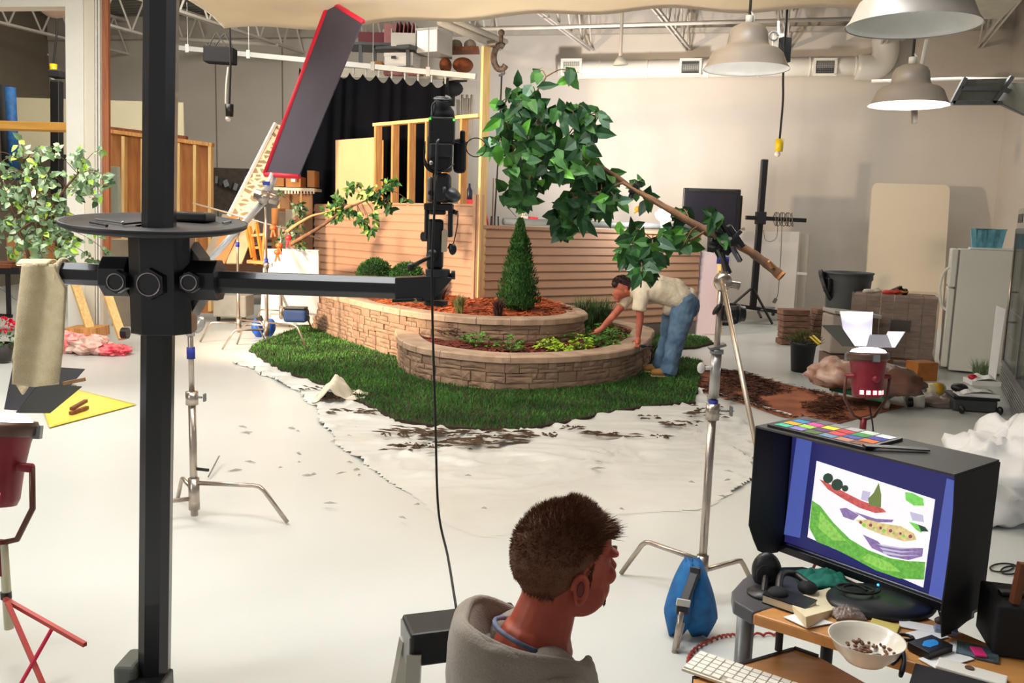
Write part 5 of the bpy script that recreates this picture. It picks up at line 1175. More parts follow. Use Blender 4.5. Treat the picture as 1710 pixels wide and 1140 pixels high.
# trash can
t = thing('trash_can', 'dark grey round trash can behind the brick pile', 'trash can', G(1418, 590)); c = A(1418, 455, 13.6); zt = c.z
tc_ = mat('can_grey', '#4a4f52', .55, 0, .12, 5)
m = MB(); m.lathe([(0, .01), (.27, .01), (.34, zt-.12), (.36, zt-.10), (.355, zt-.02), (.37, zt-.02), (.37, zt+.01), (.345, zt+.01), (.33, zt-.1), (.26, .04), (0, .04)], 28, c=(c.x, c.y, 0)); m.build('barrel', tc_, t, smooth=True)
m = MB(); m.box((c.x-.36, c.y-.1, zt-.2), (.06, .2, .22)); m.build('side_handle', black, t, bevel=.02)
m = MB(); m.cyl((c.x-.36, c.y+.02, zt-.22), (c.x-.32, c.y, zt-.2), .26, 24); tag(m.build('can_lid', mat('lid_dark', '#23262b', .5), smooth=False), 'dark round lid propped against the left of the trash can', 'lid')
# brick pallet
t = thing('brick_pallet', 'shrink wrapped pallet of stacked brown bricks beside the refrigerator', 'bricks', G(1490, 612))
bo = G(1416, 604); be = G(1556, 616); bd = (be-bo).normalized(); bn = Vector((-bd.y, bd.x, 0)); Lb = (be-bo).length
bm_ = mat('brick_brown', '#8d6a58', .9, 0, .35, 7, .3, '#6c4c3e', stretch=(1, 1, 5)); 
m = MB()
for r in range(11):
    for k in range(6):
        for dd_ in (0, .47):
            boxf(m, bo+bd*(k*Lb/6+rnd(0, .01))+bn*(dd_+rnd(0, .015)), bd, Lb/6-.012, bn, .43, .12+r*.079, .12+r*.079+.074)
m.build('brick_stack', bm_, t)
m = MB(); boxf(m, bo-bd*.03-bn*.02, bd, Lb+.06, bn, .95, .09, .11)
for k in range(3): boxf(m, bo+bd*(k*(Lb-.1)/2)-bn*.02, bd, .1, bn, .95, 0, .09)
m.build('pallet', brownw, t)
m = MB()
def wr(u, v):
    s = u*4; sd4 = int(s) % 4; k = s-int(s); cs = [bo-bd*.02-bn*.025, bo+bd*(Lb+.02)-bn*.025, bo+bd*(Lb+.02)+bn*.93, bo-bd*.02+bn*.93]
    q = cs[sd4].lerp(cs[(sd4+1) % 4], k); z = .12+v*.9; q = Vector((q.x, q.y, z)); nn = noise.noise(Vector((u*30, v*9, 0)))*.02; return q-bn*nn*(1 if sd4 % 2 == 0 else 0)
m.grid(wr, 96, 16); m.build('shrink_wrap', mat('wrap_film', '#c4b4a8', .25, 0, .2, 8, .3, alpha=.38), t, smooth=True)
m = MB(); boxf(m, bo+bd*.52-bn*.035, bd, .26, bn, .01, .50, .66); m.build('label_patch', mat('label_dark', '#4e4440', .6), t)
c = bo+bd*.25+bn*.25; 
for i, (dx, dy, col_, nm, lb) in enumerate(((.02, 0, mat('glove_cream', '#d8ccb8', .8), 'work_glove', 'cream work glove on the brick pallet'), (.28, .0, mat('glove_red', '#d8402c', .7), 'work_glove', 'red work glove on the brick pallet'), (.38, .1, mat('glove_orange', '#e08a28', .6), 'work_glove', 'orange and black glove on the brick pallet'))):
    q = bo+bd*(.18+dx)+bn*(.2+dy); m = MB(); m.sph(q+Vector((0, 0, 1.03)), (.10, .07, .035), 12, 8, nz=.3)
    for k in range(4): m.tube([q+Vector((.04, -.04+.025*k, 1.03)), q+Vector((.15, -.06+.035*k, 1.045+.01*k))], .014, 6)
    tag(m.build(nm, col_, smooth=True), lb, 'glove')
m = MB(); q = bo+bd*.55+bn*.3; m.bar(q+Vector((-.08, 0, 1.03)), q+Vector((.1, .05, 1.10)), .05, .05); m.cyl(q+Vector((.1, 0, 1.04)), q+Vector((.16, 0, 1.04)), .05, 10); tag(m.build('cordless_tool', black), 'black handheld tool lying among the gloves on the pallet', 'tool')
# two small stacks of flat blocks
for (x0, x1, y1, n, Yb, lb) in ((1304, 1350, 582, 6, 13.2, 'left of two low stacks of flat brown stone blocks'), (1358, 1390, 580, 6, 13.5, 'right of two low stacks of flat brown stone blocks, beside the clear bin')):
    t = thing('block_stack', lb, 'stone blocks', G((x0+x1)/2, y1))
    a = G(x0, y1-6); z = 0; wd = (x1-x0)/pm(a.y)
    for k in range(n):
        m = MB(); m.box((a.x+wd/2+rnd(-.02, .02), a.y+.15, .05+k*.098), (wd, .3, .09), R=Rz(rnd(-.05, .05))); m.build('block', bm_, t, bevel=.01)
# clear bin
t = thing('clear_bin', 'translucent storage bin behind the small lit studio lamp', 'bin', G(1420, 600)); a, b = A(1385, 590, 11.9), A(1458, 528, 11.9)
m = MB(); m.box(((a.x+b.x)/2, 12.1, (a.z+b.z)/2), (b.x-a.x, .4, b.z-a.z)); m.build('tub', mat('tub_clear', '#c4b6aa', .3, 0, .1, 4, alpha=.75), t, bevel=.02)
m = MB(); m.box(((a.x+b.x)/2+.06, 12.1, b.z+.02), (b.x-a.x+.1, .48, .05), R=Ry(.08)); m.build('lid', mat('tub_lid', '#b6aea6', .4), t, bevel=.01)
m = MB(); m.box(((a.x+b.x)/2, 12.1, a.z/2-.01), (b.x-a.x, .4, a.z-.02)); tag(m.build('plastic_crate', mat('crate_brown', '#7d6452', .8)), 'low brown crate carrying the translucent storage bin', 'crate')
# potted plant
g = G(1338, 620); t = thing('potted_plant', 'low green brown plant in a black nursery pot on the floor', 'plant', g)
m = MB(); m.lathe([(0, .005), (.135, .005), (.165, .36), (.18, .36), (.18, .40), (.16, .40), (.15, .34), (0, .34)], 24, c=g); m.build('pot', mat('pot_black', '#202228', .5), t, smooth=True)
m = MB()
for k in range(420): d = rv(); r = rnd(.02, .24); m.leaf(g+Vector((d.x*r, d.y*r, .38+abs(d.z)*.13)), Vector((d.x, d.y, .8)), rv(), rnd(.04, .09), .012, .1)
m.build('foliage', mat('moss_green', '#6c7038', .8, 0, .4, 9, 0, '#3c4020'), t)
for i, (a, b) in enumerate((((1353, 562), (1368, 575)), ((1358, 560), (1371, 572)))):
    m = MB(); m.bar(A(*a, 11.3), A(*b, 11.1), .03, .01); tag(m.build('plant_stake', yellow), ('yellow stake tag by the black pot, the left one', 'yellow stake tag by the black pot, the right one')[i], 'stake')
# green dolly with soil bags
t = thing('green_dolly', 'green flat dolly with cream wheels on the brown paper', 'dolly', G(1440, 668))
a, b, c_, d_ = G(1384, 652, .14), G(1475, 672, .14), G(1520, 650, .14), G(1440, 634, .14)
m = MB(); m.add([a, b, c_, d_]+[p+Vector((0, 0, .06)) for p in (a, b, c_, d_)], [(3, 2, 1, 0), (4, 5, 6, 7), (0, 1, 5, 4), (1, 2, 6, 5), (2, 3, 7, 6), (3, 0, 4, 7)]); m.build('deck', mat('dolly_green', '#17694a', .5, 0, .2, 5), t, bevel=.01)
for px, py in ((1393, 662), (1478, 683), (1512, 668)): 
    g = G(px, py); m = MB(); m.cyl(g+Vector((-.02, 0, .068)), g+Vector((.03, -.01, .068)), .066, 18); w_ = m.build('wheel', mat('wheel_cream', '#d8cdb8', .5), t, bevel=.008); m = MB(); m.cyl(g+Vector((-.035, -.0, .068)), g+Vector((.04, -.01, .068)), .02, 10); m.build('axle', steel, w_)
bagm = mat('bag_clear_brown', '#a0705c', .3, 0, .4, 5, .2, '#d8b8a8'); 
crumple('soil_bag', 'clear bag of brown mulch on the left of the green dolly', 1400, 645, .30, .25, .17, bagm, seed=21, z=.2, nz=.35, smooth=True)
crumple('soil_bag', 'brown bag with a white label on the right of the green dolly', 1486, 658, .34, .24, .16, mat('bag_brown', '#7a5548', .4, 0, .25, 4), seed=33, z=.2, nz=.25, smooth=True)
m = MB(); c = A(1494, 622, 9.55); m.grid(lambda u, v: c+Vector((-.14+.26*u+.12*v, -.02+.05*v, .12-.26*v-.06*u)), 6, 6); tag(m.build('bag_label', white, solid=.003), 'white printed label sheet on the right soil bag', 'label')
m = MB(); c = A(1375, 614, 9.75); m.box(c, (.12, .02, .13), R=Ry(.3)); m.cyl(c+Vector((.01, -.02, -.02)), c+Vector((.01, -.008, -.02)), .02, 12); tag(m.build('white_tag', white, bevel=.003), 'white tag with a round hole on the left mulch bag', 'tag')
g = G(1524, 681); t = thing('paper_cup', 'white cup with a black base lying on its side by the dolly', 'cup', g)
m = MB(); m.cyl(g+Vector((0, .02, .07)), g+Vector((.11, -.01, .075)), .055, 18, .07); m.build('cup', white, t, smooth=True); m = MB(); m.cyl(g+Vector((-.05, .03, .06)), g+Vector((0, .02, .065)), .058, 18); m.build('base', black, t)
crumple('clear_bag', 'flattened clear brown bag on the floor beside the cup', 1568, 678, .26, .14, .07, mat('bag_clear2', '#93827a', .3, 0, .3, 6, .2), seed=44, smooth=True)
g = G(1560, 660); t = thing('yellow_bottle', 'cream bottle with a yellow label lying on the floor', 'bottle', g)
ax = Vector((.9, .35, 0)).normalized(); m = MB(); m.tube([g-ax*.15+Vector((0, 0, .075)), g-ax*.13+Vector((0, 0, .075)), g+ax*.10+Vector((0, 0, .075)), g+ax*.13+Vector((0, 0, .075))], [.05, .075, .075, .04], 16); m.build('body', mat('bottle_cream', '#ddd6b4', .4), t, smooth=True)
m = MB(); m.tube([g-ax*.05+Vector((0, 0, .075)), g+ax*.07+Vector((0, 0, .075))], .0765, 16); m.build('label_band', mat('label_yellow', '#d8a828', .5), t, smooth=True); m = MB(); m.cyl(g-ax*.19+Vector((0, 0, .075)), g-ax*.15+Vector((0, 0, .075)), .03, 12); m.build('cap', steel, t)
g = G(1556, 636); m = MB(); m.box(g+Vector((-.1, .1, .12)), (.3, .25, .24), R=Rz(.2)); tag(m.build('orange_crate', mat('crate_orange', '#b8702c', .6, 0, .3, 6), bevel=.01), 'small orange brown crate at the foot of the refrigerator', 'crate')
m = MB(); m.bar(G(1500, 622)+Vector((0, 0, .05)), G(1548, 632)+Vector((0, 0, .05)), .35, .1); tag(m.build('pallet_board', brownw), 'brown boards lying in front of the brick pallet', 'boards')
# dark dolly with cartons
t = thing('dark_dolly', 'dark wheeled tote with white cartons on top beside the cooler', 'dolly', G(1630, 690)); a = A(1632, 680, 9.2)
m = MB(); m.box(a+Vector((0.0, .15, .02)), (.44, .36, .13), R=Rz(-.2)); m.build('tote', mat('tote_grey', '#3c3f42', .5), t, bevel=.02)
m = MB(); m.box(a+Vector((0.0, .15, .10)), (.47, .39, .03), R=Rz(-.2)); m.build('rim', black, t, bevel=.01)
for px, py in ((1606, 684), (1668, 700)): g = A(px, py, 9.1); m = MB(); m.sph((g.x, g.y, .045), (.03, .045, .045), 14, 10); m.build('caster', black, t, smooth=True)
for i, (px, py, w_, R_, lb) in enumerate(((1630, 655, .40, -.2, 'lower white moulded carton on the dark wheeled tote'), (1640, 634, .30, -.1, 'upper white moulded carton on the dark wheeled tote'))):
    c = A(px, py, 9.3); m = MB(); m.grid(lambda u, v: c+Vector((-w_/2+w_*u, -.12+.24*v, .05*math.sin(u*PI)*(.6+.4*math.sin(v*PI))+.025*math.sin(u*12)*math.sin(v*6))), 16, 10); m.box(c+Vector((0, 0, -.02)), (w_, .24, .05), R=Rz(R_)); tag(m.build('white_carton', whitef, smooth=False), lb, 'carton', 'cartons on the dark tote')
m = MB(); c = A(1624, 629, 9.25); m.sph(c, (.05, .04, .03), 12, 8); tag(m.build('jar_top', redb, smooth=True), 'small red lid at the left of the upper carton', 'lid')
m = MB(); c = A(1602, 647, 9.35); m.sph(c, (.09, .08, .05), 12, 8); tag(m.build('black_hat', black, smooth=True), 'rounded black object left of the white cartons on the tote', 'container')
# white trash bag, black cable at the right
crumple('white_bag', 'large white crumpled plastic bag on the floor behind the monitor', 1668, 862, .42, .34, .36, mat('bag_white', '#ececec', .35, 0, .03, 5), seed=55, nz=.35, n=56, smooth=True)
m = MB(); pts = []
for i in range(60):
    a = i*.22; g = G(1668+24*math.cos(a)*(1-i*.006)+i*.5, 948+8*math.sin(a)+i*.15); pts.append(g+Vector((0, 0, .01)))
m.tube(pts, .005, 6); tag(m.build('floor_cable', rope, smooth=True), 'black cable loops lying on the floor right of the monitor', 'cable')
# bare lamp on the siding wall (foil lamp), clamps
t = thing('work_lamp', 'small glowing white lamp clamped on the tube behind the branch', 'lamp', A(1110, 365, 13.8)); c = A(1110, 361, 13.8)
m = MB(); m.sph(c+Vector((0, 0, .02)), (.15, .1, .10), 14, 10, nz=.25); m.tube([c, c-Vector((0.02, 0, .2))], [.08, .03], 10); m.build('bulb', mat('lamp_glow', '#fff6ea', .5, emit=5), t, smooth=True)
m = MB(); m.cyl(c-Vector((.02, 0, .18)), c-Vector((.02, 0, .26)), .05, 12); m.build('socket', redb, t)
light('work_lamp_light', 'POINT', c+Vector((0, .25, .15)), (0, 0, 0), 60, (1, .95, .88), .1)
m = MB(); c = A(1066, 349, 13.6); m.sph(c, (.06, .04, .05), 10, 8); m.bar(c, c+Vector((-.06, 0, -.06)), .04, .03); tag(m.build('yellow_clamp', mat('clamp_yellow', '#f0b428', .4), smooth=True), 'yellow orange clamp on the tube left of the work lamp', 'clamp')
t = thing('pipe_clamp', 'chrome and red pipe clamp at the left end of the grey tube', 'clamp', A(874, 362, 13.0)); c = A(876, 363, 13.0)
m = MB(); m.box(c, (.11, .06, .05)); m.cyl(c+Vector((-.02, 0, -.1)), c+Vector((-.02, 0, .08)), .018, 8); m.build('body', chrome, t, bevel=.006); m = MB(); m.bar(c+Vector((.05, 0, .0)), c+Vector((.2, 0, -.01)), .04, .035); m.build('jaw', redb, t, bevel=.005); m = MB(); m.tube([A(838, 335, 13), A(862, 362, 13)], .008, 6); m.build('handle_rod', steel, t)
# loudspeaker by the joist
t = thing('loudspeaker', 'small black loudspeaker mounted under the joists right of the hanging lamp', 'speaker', A(1310, 85, 15)); m = MB(); m.box(A(1309, 84, 15), (.16, .2, .40), R=Rz(.3)); m.build('cabinet', black, t, bevel=.01)
m = MB(); m.box(A(1300, 72, 15.05), (.2, .06, .3)); m.tube([A(1300, 72, 15.05), A(1300, 15, 15.05)], .02, 6); m.build('mount_plate', white, t); m = MB(); r_ = [A(1292, 60, 15)+Vector((.07*math.cos(a), 0, .07*math.sin(a))) for a in [2*PI*i/16 for i in range(17)]]; m.tube(r_, .015, 6); m.build('ring', steel, t, smooth=True)

# ------------------------------------------------------------ pendant lamps
shade = mat('shade_grey', '#a09890', .35, .1, .1, 3); shade_in = mat('shade_white', '#ecebe8', .4)
def pendant(lb, px, pyrim, Yp, D, on=0, cord=True, stem=None):
    c = A(px, pyrim, Yp); t = thing('pendant_lamp', lb, 'pendant lamp', c, group='metal dome pendant lamps'); R_ = D/2
    prof = [(R_*k_, R_*z_) for k_, z_ in ((1, 0), (.985, .03), (.93, .10), (.87, .24), (.82, .36), (.73, .44), (.58, .49), (.51, .53), (.475, .60), (.46, .72), (.44, .84), (.38, .95), (.22, 1.03), (0, 1.05))]
    m = MB(); m.lathe(prof, 48, c=c); m.build('shade', shade, t, smooth=True)
    m = MB(); m.lathe([(r*.985, z-.004 if i else .003) for i, (r, z) in enumerate(prof[:-1])]+[(0, prof[-1][1]-.01)], 48, c=c); m.build('shade_lining', shade_in, t, smooth=True)
    m = MB(); m.tube([c+Vector((0, 0, R_*1.05)), c+Vector((0, 0, R_*1.22))], .022, 12); m.tube([c+Vector((R_*.09, 0, R_*1.0)), c+Vector((.03, 0, R_*1.2)), c+Vector((0, 0, R_*1.32))], .006, 6); m.build('stem', white if not stem else stem, t, smooth=True)
    m = MB(); m.tube([c+Vector((0, 0, R_*1.2)), c+Vector((.02, 0, 6.5-c.z))], .008, 6); m.build('wire', rope, t)
    m = MB(); m.sph(c+Vector((0, 0, R_*.42)), R_*.22, 14, 10); m.build('bulb', mat('bulb_on', '#fff8ee', .3, emit=9) if on else mat('bulb_off', '#e8e6e0', .2), t, smooth=True)
    if on: light('pendant_light', 'POINT', c+Vector((0, 0, R_*.2)), (0, 0, 0), on, (1, .97, .92), .06)
    return t
pendant('largest metal dome pendant lamp, cut off by the top edge', 1524, 44, 3.3, .465)
pendant('metal dome pendant lamp, leftmost of the three, unlit', 1246, 116, 5.2, .49)
pendant('smallest looking metal dome pendant lamp with its lit white underside', 1517, 176, 5.5, .47, on=40)
t = thing('rod_pendant', 'thin white rod with a small canopy hanging before the duct', 'pendant', A(1036, 100, 15)); m = MB(); m.tube([A(1040, -5, 15), A(1036, 98, 15)], .03, 8); m.build('rod', white, t); m = MB(); m.tube([A(1036, 94, 15), A(1036, 102, 15), A(1036, 108, 15)], [.04, .10, .13], 14); m.build('canopy', white, t, smooth=True)
m = MB(); m.tube([A(1548, 66, 8), A(1537, 120, 8)], .02, 8); tag(m.build('stay_rod', white), 'pale rod slanting behind the small lit pendant lamp', 'rod')
m = MB(); m.bar(A(1527, 150, 5.9), A(1527, 206, 5.9), .03, .03); tag(m.build('grey_tab', mat('tab_dark', '#5c564e', .6)), 'short grey tab showing below the lit pendant lamp', 'tab')
m = MB(); c = A(1652, 4, 10); m.box(c, (.5, 1.2, .10), R=Rz(-.3)); tag(m.build('strip_light', mat('fixture_cream', '#e6dfc8', .5)), 'cream strip light fixture at the top right corner', 'light')

# ------------------------------------------------------------ red studio lamps
def redhead(lb, c, S, tilt, yaw, doors, stand):
    """c centre of the body; S scale; local z = beam axis"""
    R = (Matrix.Rotation(yaw, 3, 'Z') @ Matrix.Rotation(tilt, 3, 'X')); M = Matrix.Translation(c) @ R.to_4x4() @ Matrix.Scale(S, 4)
    t = thing('studio_lamp', lb, 'studio lamp', c)
    m = MB(); m.lathe([(0, -.14), (.075, -.14), (.082, -.12), (.085, -.03), (.095, .05), (.10, .07)], 28, M); m.build('housing', red, t, smooth=True)
    m = MB(); m.lathe([(.10, .07), (.112, .075), (.114, .10), (.108, .115), (.098, .115), (.095, .08)], 28, M); m.build('front_ring', mat('ring_bronze', '#5c4438', .4, .3), t, smooth=True)
    m = MB(); m.lathe([(0, .02), (.085, .085), (.094, .10)], 24, M); m.build('reflector', mat('lamp_white_hot', '#f4f0ff', .3, emit=14), t, smooth=True)
    m = MB(); m.lathe([(0, .142), (.05, .139), (.085, .128), (.097, .112)], 24, M); m.build('glow_dome', mat('lamp_white_hot', '#f4f0ff', .3, emit=14), t, smooth=True)  # emissive dome added so the lamp glow shows above the front ring
    for a0 in (0, 2.1, 4.2):
        m = MB(); m.box((.113*math.cos(a0+.4), .113*math.sin(a0+.4), .085), (.02, .035, .04), M, R=Rz(a0+.4)); m.build('ear_clip', steel, t)
    m = MB()
    for k in range(5):
        a0 = -2.4+k*.42; m.add([M @ Vector((math.cos(a0+e)*.0835, math.sin(a0+e)*.0835, z)) for e, z in ((-.13, -.118), (.13, -.118), (.13, -.095), (-.13, -.095))], [(0, 1, 2, 3)])
    m.build('vent_glow', mat('vent_hot', '#ff9a9a', .4, emit=3), t, solid=.002)
    m = MB(); m.cyl(M @ Vector((-.13, 0, -.02)), M @ Vector((.13, 0, -.02)), .014*S, 10); m.sph(M @ Vector((0.0, -.088, -.03)), .022*S, 12, 8); m.build('pivot', red, t, smooth=True)
    db = mat('door_black', '#1c1a1c', .5)
    for a0, ln, wd, op, lit in doors:
        ca, sa = math.cos(a0), math.sin(a0); rad = Vector((ca, sa, 0)); tan = Vector((-sa, ca, 0)); up_ = Vector((0, 0, 1)); out = rad*math.sin(op)+up_*math.cos(op)
        b0 = rad*.115+up_*.145; P = [b0-tan*.075, b0+tan*.075, b0+out*ln+tan*wd, b0+out*ln-tan*wd]
        m = MB(); m.add([M @ p for p in P], [(0, 1, 2, 3)]); m.build('barn_door', mat('door_lit', '#c9c6d0', .4) if lit else db, t, solid=.0025*S)  # lit flaps carry the lamplight in a paler colour
    light('studio_lamp_light', 'SPOT', M @ Vector((0, 0, .22)), M @ Vector((0, 0, 2)), stand[0], (1, .95, .86), .05, spot=110)
    # yoke
    pv = [M @ Vector((s_*.13, 0, -.02)) for s_ in (-1, 1)]; low = Vector(c)-Vector((0, 0, .27*S))
    m = MB()
    for p in pv: m.tube([p, p.lerp(low, .15)+Vector((p.x-c[0], 0, 0))*.1-Vector((0, 0, .09*S)), low+Vector(((p.x-c[0])*.45, 0, 0.02)), low], .009*S, 8)
    m.build('yoke', mat('yoke_brown', '#5c3228', .4, .2), t, smooth=True)
    m = MB(); m.tube([low+Vector((0, 0, .01)), low-Vector((0, 0, .1*S))], .018*S, 10); m.build('spigot', red, t, smooth=True)
    return t, low
cR = A(1449, 622, 4.8)
tR, lowR = redhead('red studio lamp with open white hot barn doors, right of the fallen bags', cR, 1.0, -.12, .1,
    [(PI, .16, .11, .75, 0), (0, .10, .09, .5, 1), (PI*.5, .20, .10, .15, 1), (-PI*.5, .07, .05, -.15, 1)], (70,))
t = thing('lamp_stand', 'thin lamp stand under the right red studio lamp behind the monitor', 'light stand', (lowR.x, lowR.y, 0))
m = MB(); m.tube([lowR-Vector((0, 0, .05)), (lowR.x, lowR.y, .05)], .012, 10); m.build('pole', white, t, smooth=True)
for a in (1.6, 3.7, 5.8): m = MB(); m.tube([(lowR.x, lowR.y, .55), (lowR.x+.35*math.cos(a), lowR.y+.35*math.sin(a), .01)], .008, 8); m.build('leg', red, t, smooth=True)
m = MB(); m.tube(cat([lowR+Vector((.02, -.02, .08)), lowR+Vector((.05, -.03, -.1)), lowR+Vector((.01, -.03, -.35)), lowR+Vector((.04, -.03, -.8))], 8), .005, 6); tag(m.build('electric_cable', rope, smooth=True), 'dark cord hanging down the right red lamp stand', 'cord')
cL = A(-10, 765, 3.5)
tL, lowL = redhead('red studio lamp pointing up at the left edge, black barn door raised', cL, 1.37, -.22, -.15,
    [(PI*.5, .17, .13, .55, 0), (0, .12, .10, .75, 0), (PI, .10, .09, .7, 0), (-PI*.5, .05, .05, -.3, 1)], (260,))
m = MB(); m.bar(A(106, 640, 3.36), A(142, 633, 3.36), .012, .014); tag(m.build('wooden_clothespin', mat('clothespin_wood', '#b8906c', .7), bevel=.001), 'wooden clothespin gripping the left lamp barn door', 'clothespin')
t = thing('lamp_stand', 'pale pole stand with red folding legs at the left edge', 'light stand', (lowL.x, lowL.y, 0))
px_ = A(5, 900, 3.5).x
m = MB(); m.tube([(px_, 3.5, lowL.z), (px_+.005, 3.5, .12)], .0185, 14); m.build('pole', mat('pole_cream', '#c9c6a8', .4), t, smooth=True)
m = MB(); m.cyl((px_, 3.5, 1.02), (px_+.05, 3.47, 1.02), .004, 8); m.sph((px_+.055, 3.47, 1.02), .008, 10, 8); m.build('lock_knob', gun, t, smooth=True)
rl = mat('leg_red', '#b83a34', .4, .2)
hubp = A(8, 1000, 3.46)
m = MB(); m.bar(hubp, A(142, 1076, 3.22), .017, .017); m.build('leg', rl, t); m = MB(); m.bar(A(12, 1005, 3.42), A(75, 1150, 3.22), .017, .017); m.build('leg', rl, t)
m = MB(); m.bar(A(90, 1044, 3.32), A(30, 1150, 3.22), .014, .011); m.build('brace', mat('brace_pink', '#d8204c', .4), t); m = MB(); m.cyl((px_, 3.5, hubp.z-.015), (px_, 3.5, hubp.z+.015), .022, 14); m.build('hub', black, t)
# ------------------------------------------------------------ desk in the right foreground
ZD = .80
woodd = mat('desk_oak', '#d39a5c', .4, 0, .15, 3, .03, '#bf8448', stretch=(1, 6, 1)); grayd = mat('desk_charcoal', '#4c4b50', .45, 0, .15, 12, .05)
t = thing('computer_desk', 'computer desk with oak front, charcoal back shelf and lower tray', 'desk', (1.1, 2.4, 0))
def flat(m, pix, z0, z1, zz=None):
    P = [G(px, py, z1) for px, py in pix]; return m.prism([(p.x, p.y) for p in P], z0, z1)
m = MB(); flat(m, [(1258, 1020), (1300, 1012), (1380, 1036), (1500, 1010), (1560, 1040), (1780, 1140), (1900, 1280), (1760, 1230), (1640, 1172), (1262, 1034)][0:0] or [(1257, 1024), (1297, 1010), (1420, 975), (1520, 1018), (1760, 1120), (1990, 1300), (1700, 1160)], ZD-.035, ZD); m.build('oak_top', woodd, t, bevel=.006)
m = MB(); flat(m, [(1222, 986), (1240, 966), (1262, 952), (1295, 946), (1340, 945), (1410, 962), (1530, 1020), (1420, 1010), (1297, 1012), (1258, 1022), (1225, 1003)], ZD-.04, ZD+.002); m.build('charcoal_shelf', grayd, t, bevel=.006)
m = MB(); q = G(1258, 1012, ZD-.04); m.tube([(q.x+.0, q.y+.07, ZD-.03), (q.x+.0, q.y+.07, .02)], .028, 18); m.build('leg', steel, t, smooth=True)
m = MB(); q = G(1340, 960, ZD); m.tube([(q.x+.1, q.y, ZD-.03), (q.x+.1, q.y, .02)], .02, 14); m.build('leg', black, t, smooth=True)
m = MB(); q = G(1760, 1150, ZD); m.tube([(q.x, q.y, ZD-.03), (q.x, q.y, .02)], .028, 14); m.build('leg', steel, t, smooth=True)
ZT = .62
m = MB(); flat(m, [(1158, 1132), (1245, 1108), (1326, 1083), (1366, 1095), (1500, 1170), (1560, 1240), (1400, 1330), (1160, 1190)], ZT-.03, ZT); m.build('lower_tray', woodd, t, bevel=.003)
m = MB(); a, b = G(1158, 1132, ZT), G(1326, 1083, ZT); m.bar(a-Vector((0, 0, .012)), b-Vector((0, 0, .012)), .012, .03); c = G(1366, 1097, ZT); m.bar(b-Vector((0, 0, .008)), c-Vector((0, 0, .008)), .012, .03); m.build('tray_edging', mat('edging_dark', '#2c2420', .6), t)
m = MB(); q = G(1300, 1085, ZT); m.tube([q, (q.x, q.y, ZD-.03)], .012, 8); m.build('tray_support', mat('edging_dark', '#2c2420', .6), t)
m = MB(); a = G(1345, 1105, ZT+.004)
# keyboard
kc = G(1262, 1140, ZT+.012); ang = -.62; t = thing('keyboard', 'white flat keyboard on the lower desk tray', 'keyboard', kc)
def kf(x, y, z=0): return kc+Vector((math.cos(ang)*x-math.sin(ang)*y, math.sin(ang)*x+math.cos(ang)*y, z))
m = MB(); m.box(kc, (.40, .13, .010), R=Rz(ang)); m.build('case', mat('key_alu', '#cfc8b4', .35, .2), t, bevel=.003)
kw = mat('key_white', '#eeebe0', .5)
for r in range(5):
    for k in range(14):
        if r == 4 and 4 <= k <= 8: continue
        m = MB(); m.box(kf(-.182+.028*k, .048-.0245*r, .0075), (.024, .0205, .006), R=Rz(ang)); m.build('key', kw, t)
m = MB(); m.box(kf(-.0, .048-.0245*4, .0075), (.135, .0205, .006), R=Rz(ang)); m.build('key', kw, t)

# monitor with hood
FL = A(1262, 705, 2.75); FR = A(1590, 830, 2.25); FL.z = FR.z = 0; dv = (FR-FL).normalized(); nb = Vector((-dv.y, dv.x, 0))
if nb.y < 0: nb = -nb
Wm = (FR-FL).length
zt = A(1262, 700, 2.75).z; zb = A(1295, 905, 2.87).z; ztR = A(1590, 812, 2.25).z; 
t = thing('monitor', 'black hooded computer monitor showing the garden set picture', 'monitor', (FL+FR)/2+nb*.2+Vector((0, 0, ZD)))
ztop = (zt+ztR)/2; zbot = zb
hm = mat('hood_black', '#121114', .7, 0, .2, 20, .05)
def pl(s, d, z): return FL+dv*s+nb*d+Vector((0, 0, z))
scrD = .20
m = MB(); m.add([pl(0, 0, ztop), pl(Wm, 0, ztop), pl(Wm, .27, ztop), pl(0, .27, ztop)]+[pl(0, 0, ztop+.006), pl(Wm, 0, ztop+.006), pl(Wm, .27, ztop+.006), pl(0, .27, ztop+.006)], [(3, 2, 1, 0), (4, 5, 6, 7), (0, 1, 5, 4), (1, 2, 6, 5), (2, 3, 7, 6), (3, 0, 4, 7)]); m.build('hood_top', mat('hood_top_grey', '#3c3a38', .6, 0, .1, 10), t)
def side(s, inner):
    poly = [(0, ztop), (0.0, zbot+.10), (.03, zbot+.045), (.06, zbot+.0), (.10, zbot-.02), (.17, zbot-.03), (.235, zbot-.01), (.235, zbot+.03), (.27, zbot+.04), (.27, ztop)]
    if not inner: poly = [(.0, ztop), (.012, ztop-.1), (.014, ztop-.2), (.008, zbot+.14), (.0, zbot+.05), (0.02, zbot-.03), (.08, zbot-.035), (.19, zbot-.02), (.19, zbot+.0), (.26, zbot+.0), (.27, ztop)]
    m = MB(); n = len(poly); vs = [pl(s, a, z) for a, z in poly]+[pl(s+.004, a, z) for a, z in poly]
    m.add(vs, [tuple(range(n)), tuple(range(2*n-1, n-1, -1))]+[(i, n+i, n+(i+1) % n, (i+1) % n) for i in range(n)]); m.build('hood_side', hm, t)
side(0, True); side(Wm, False)
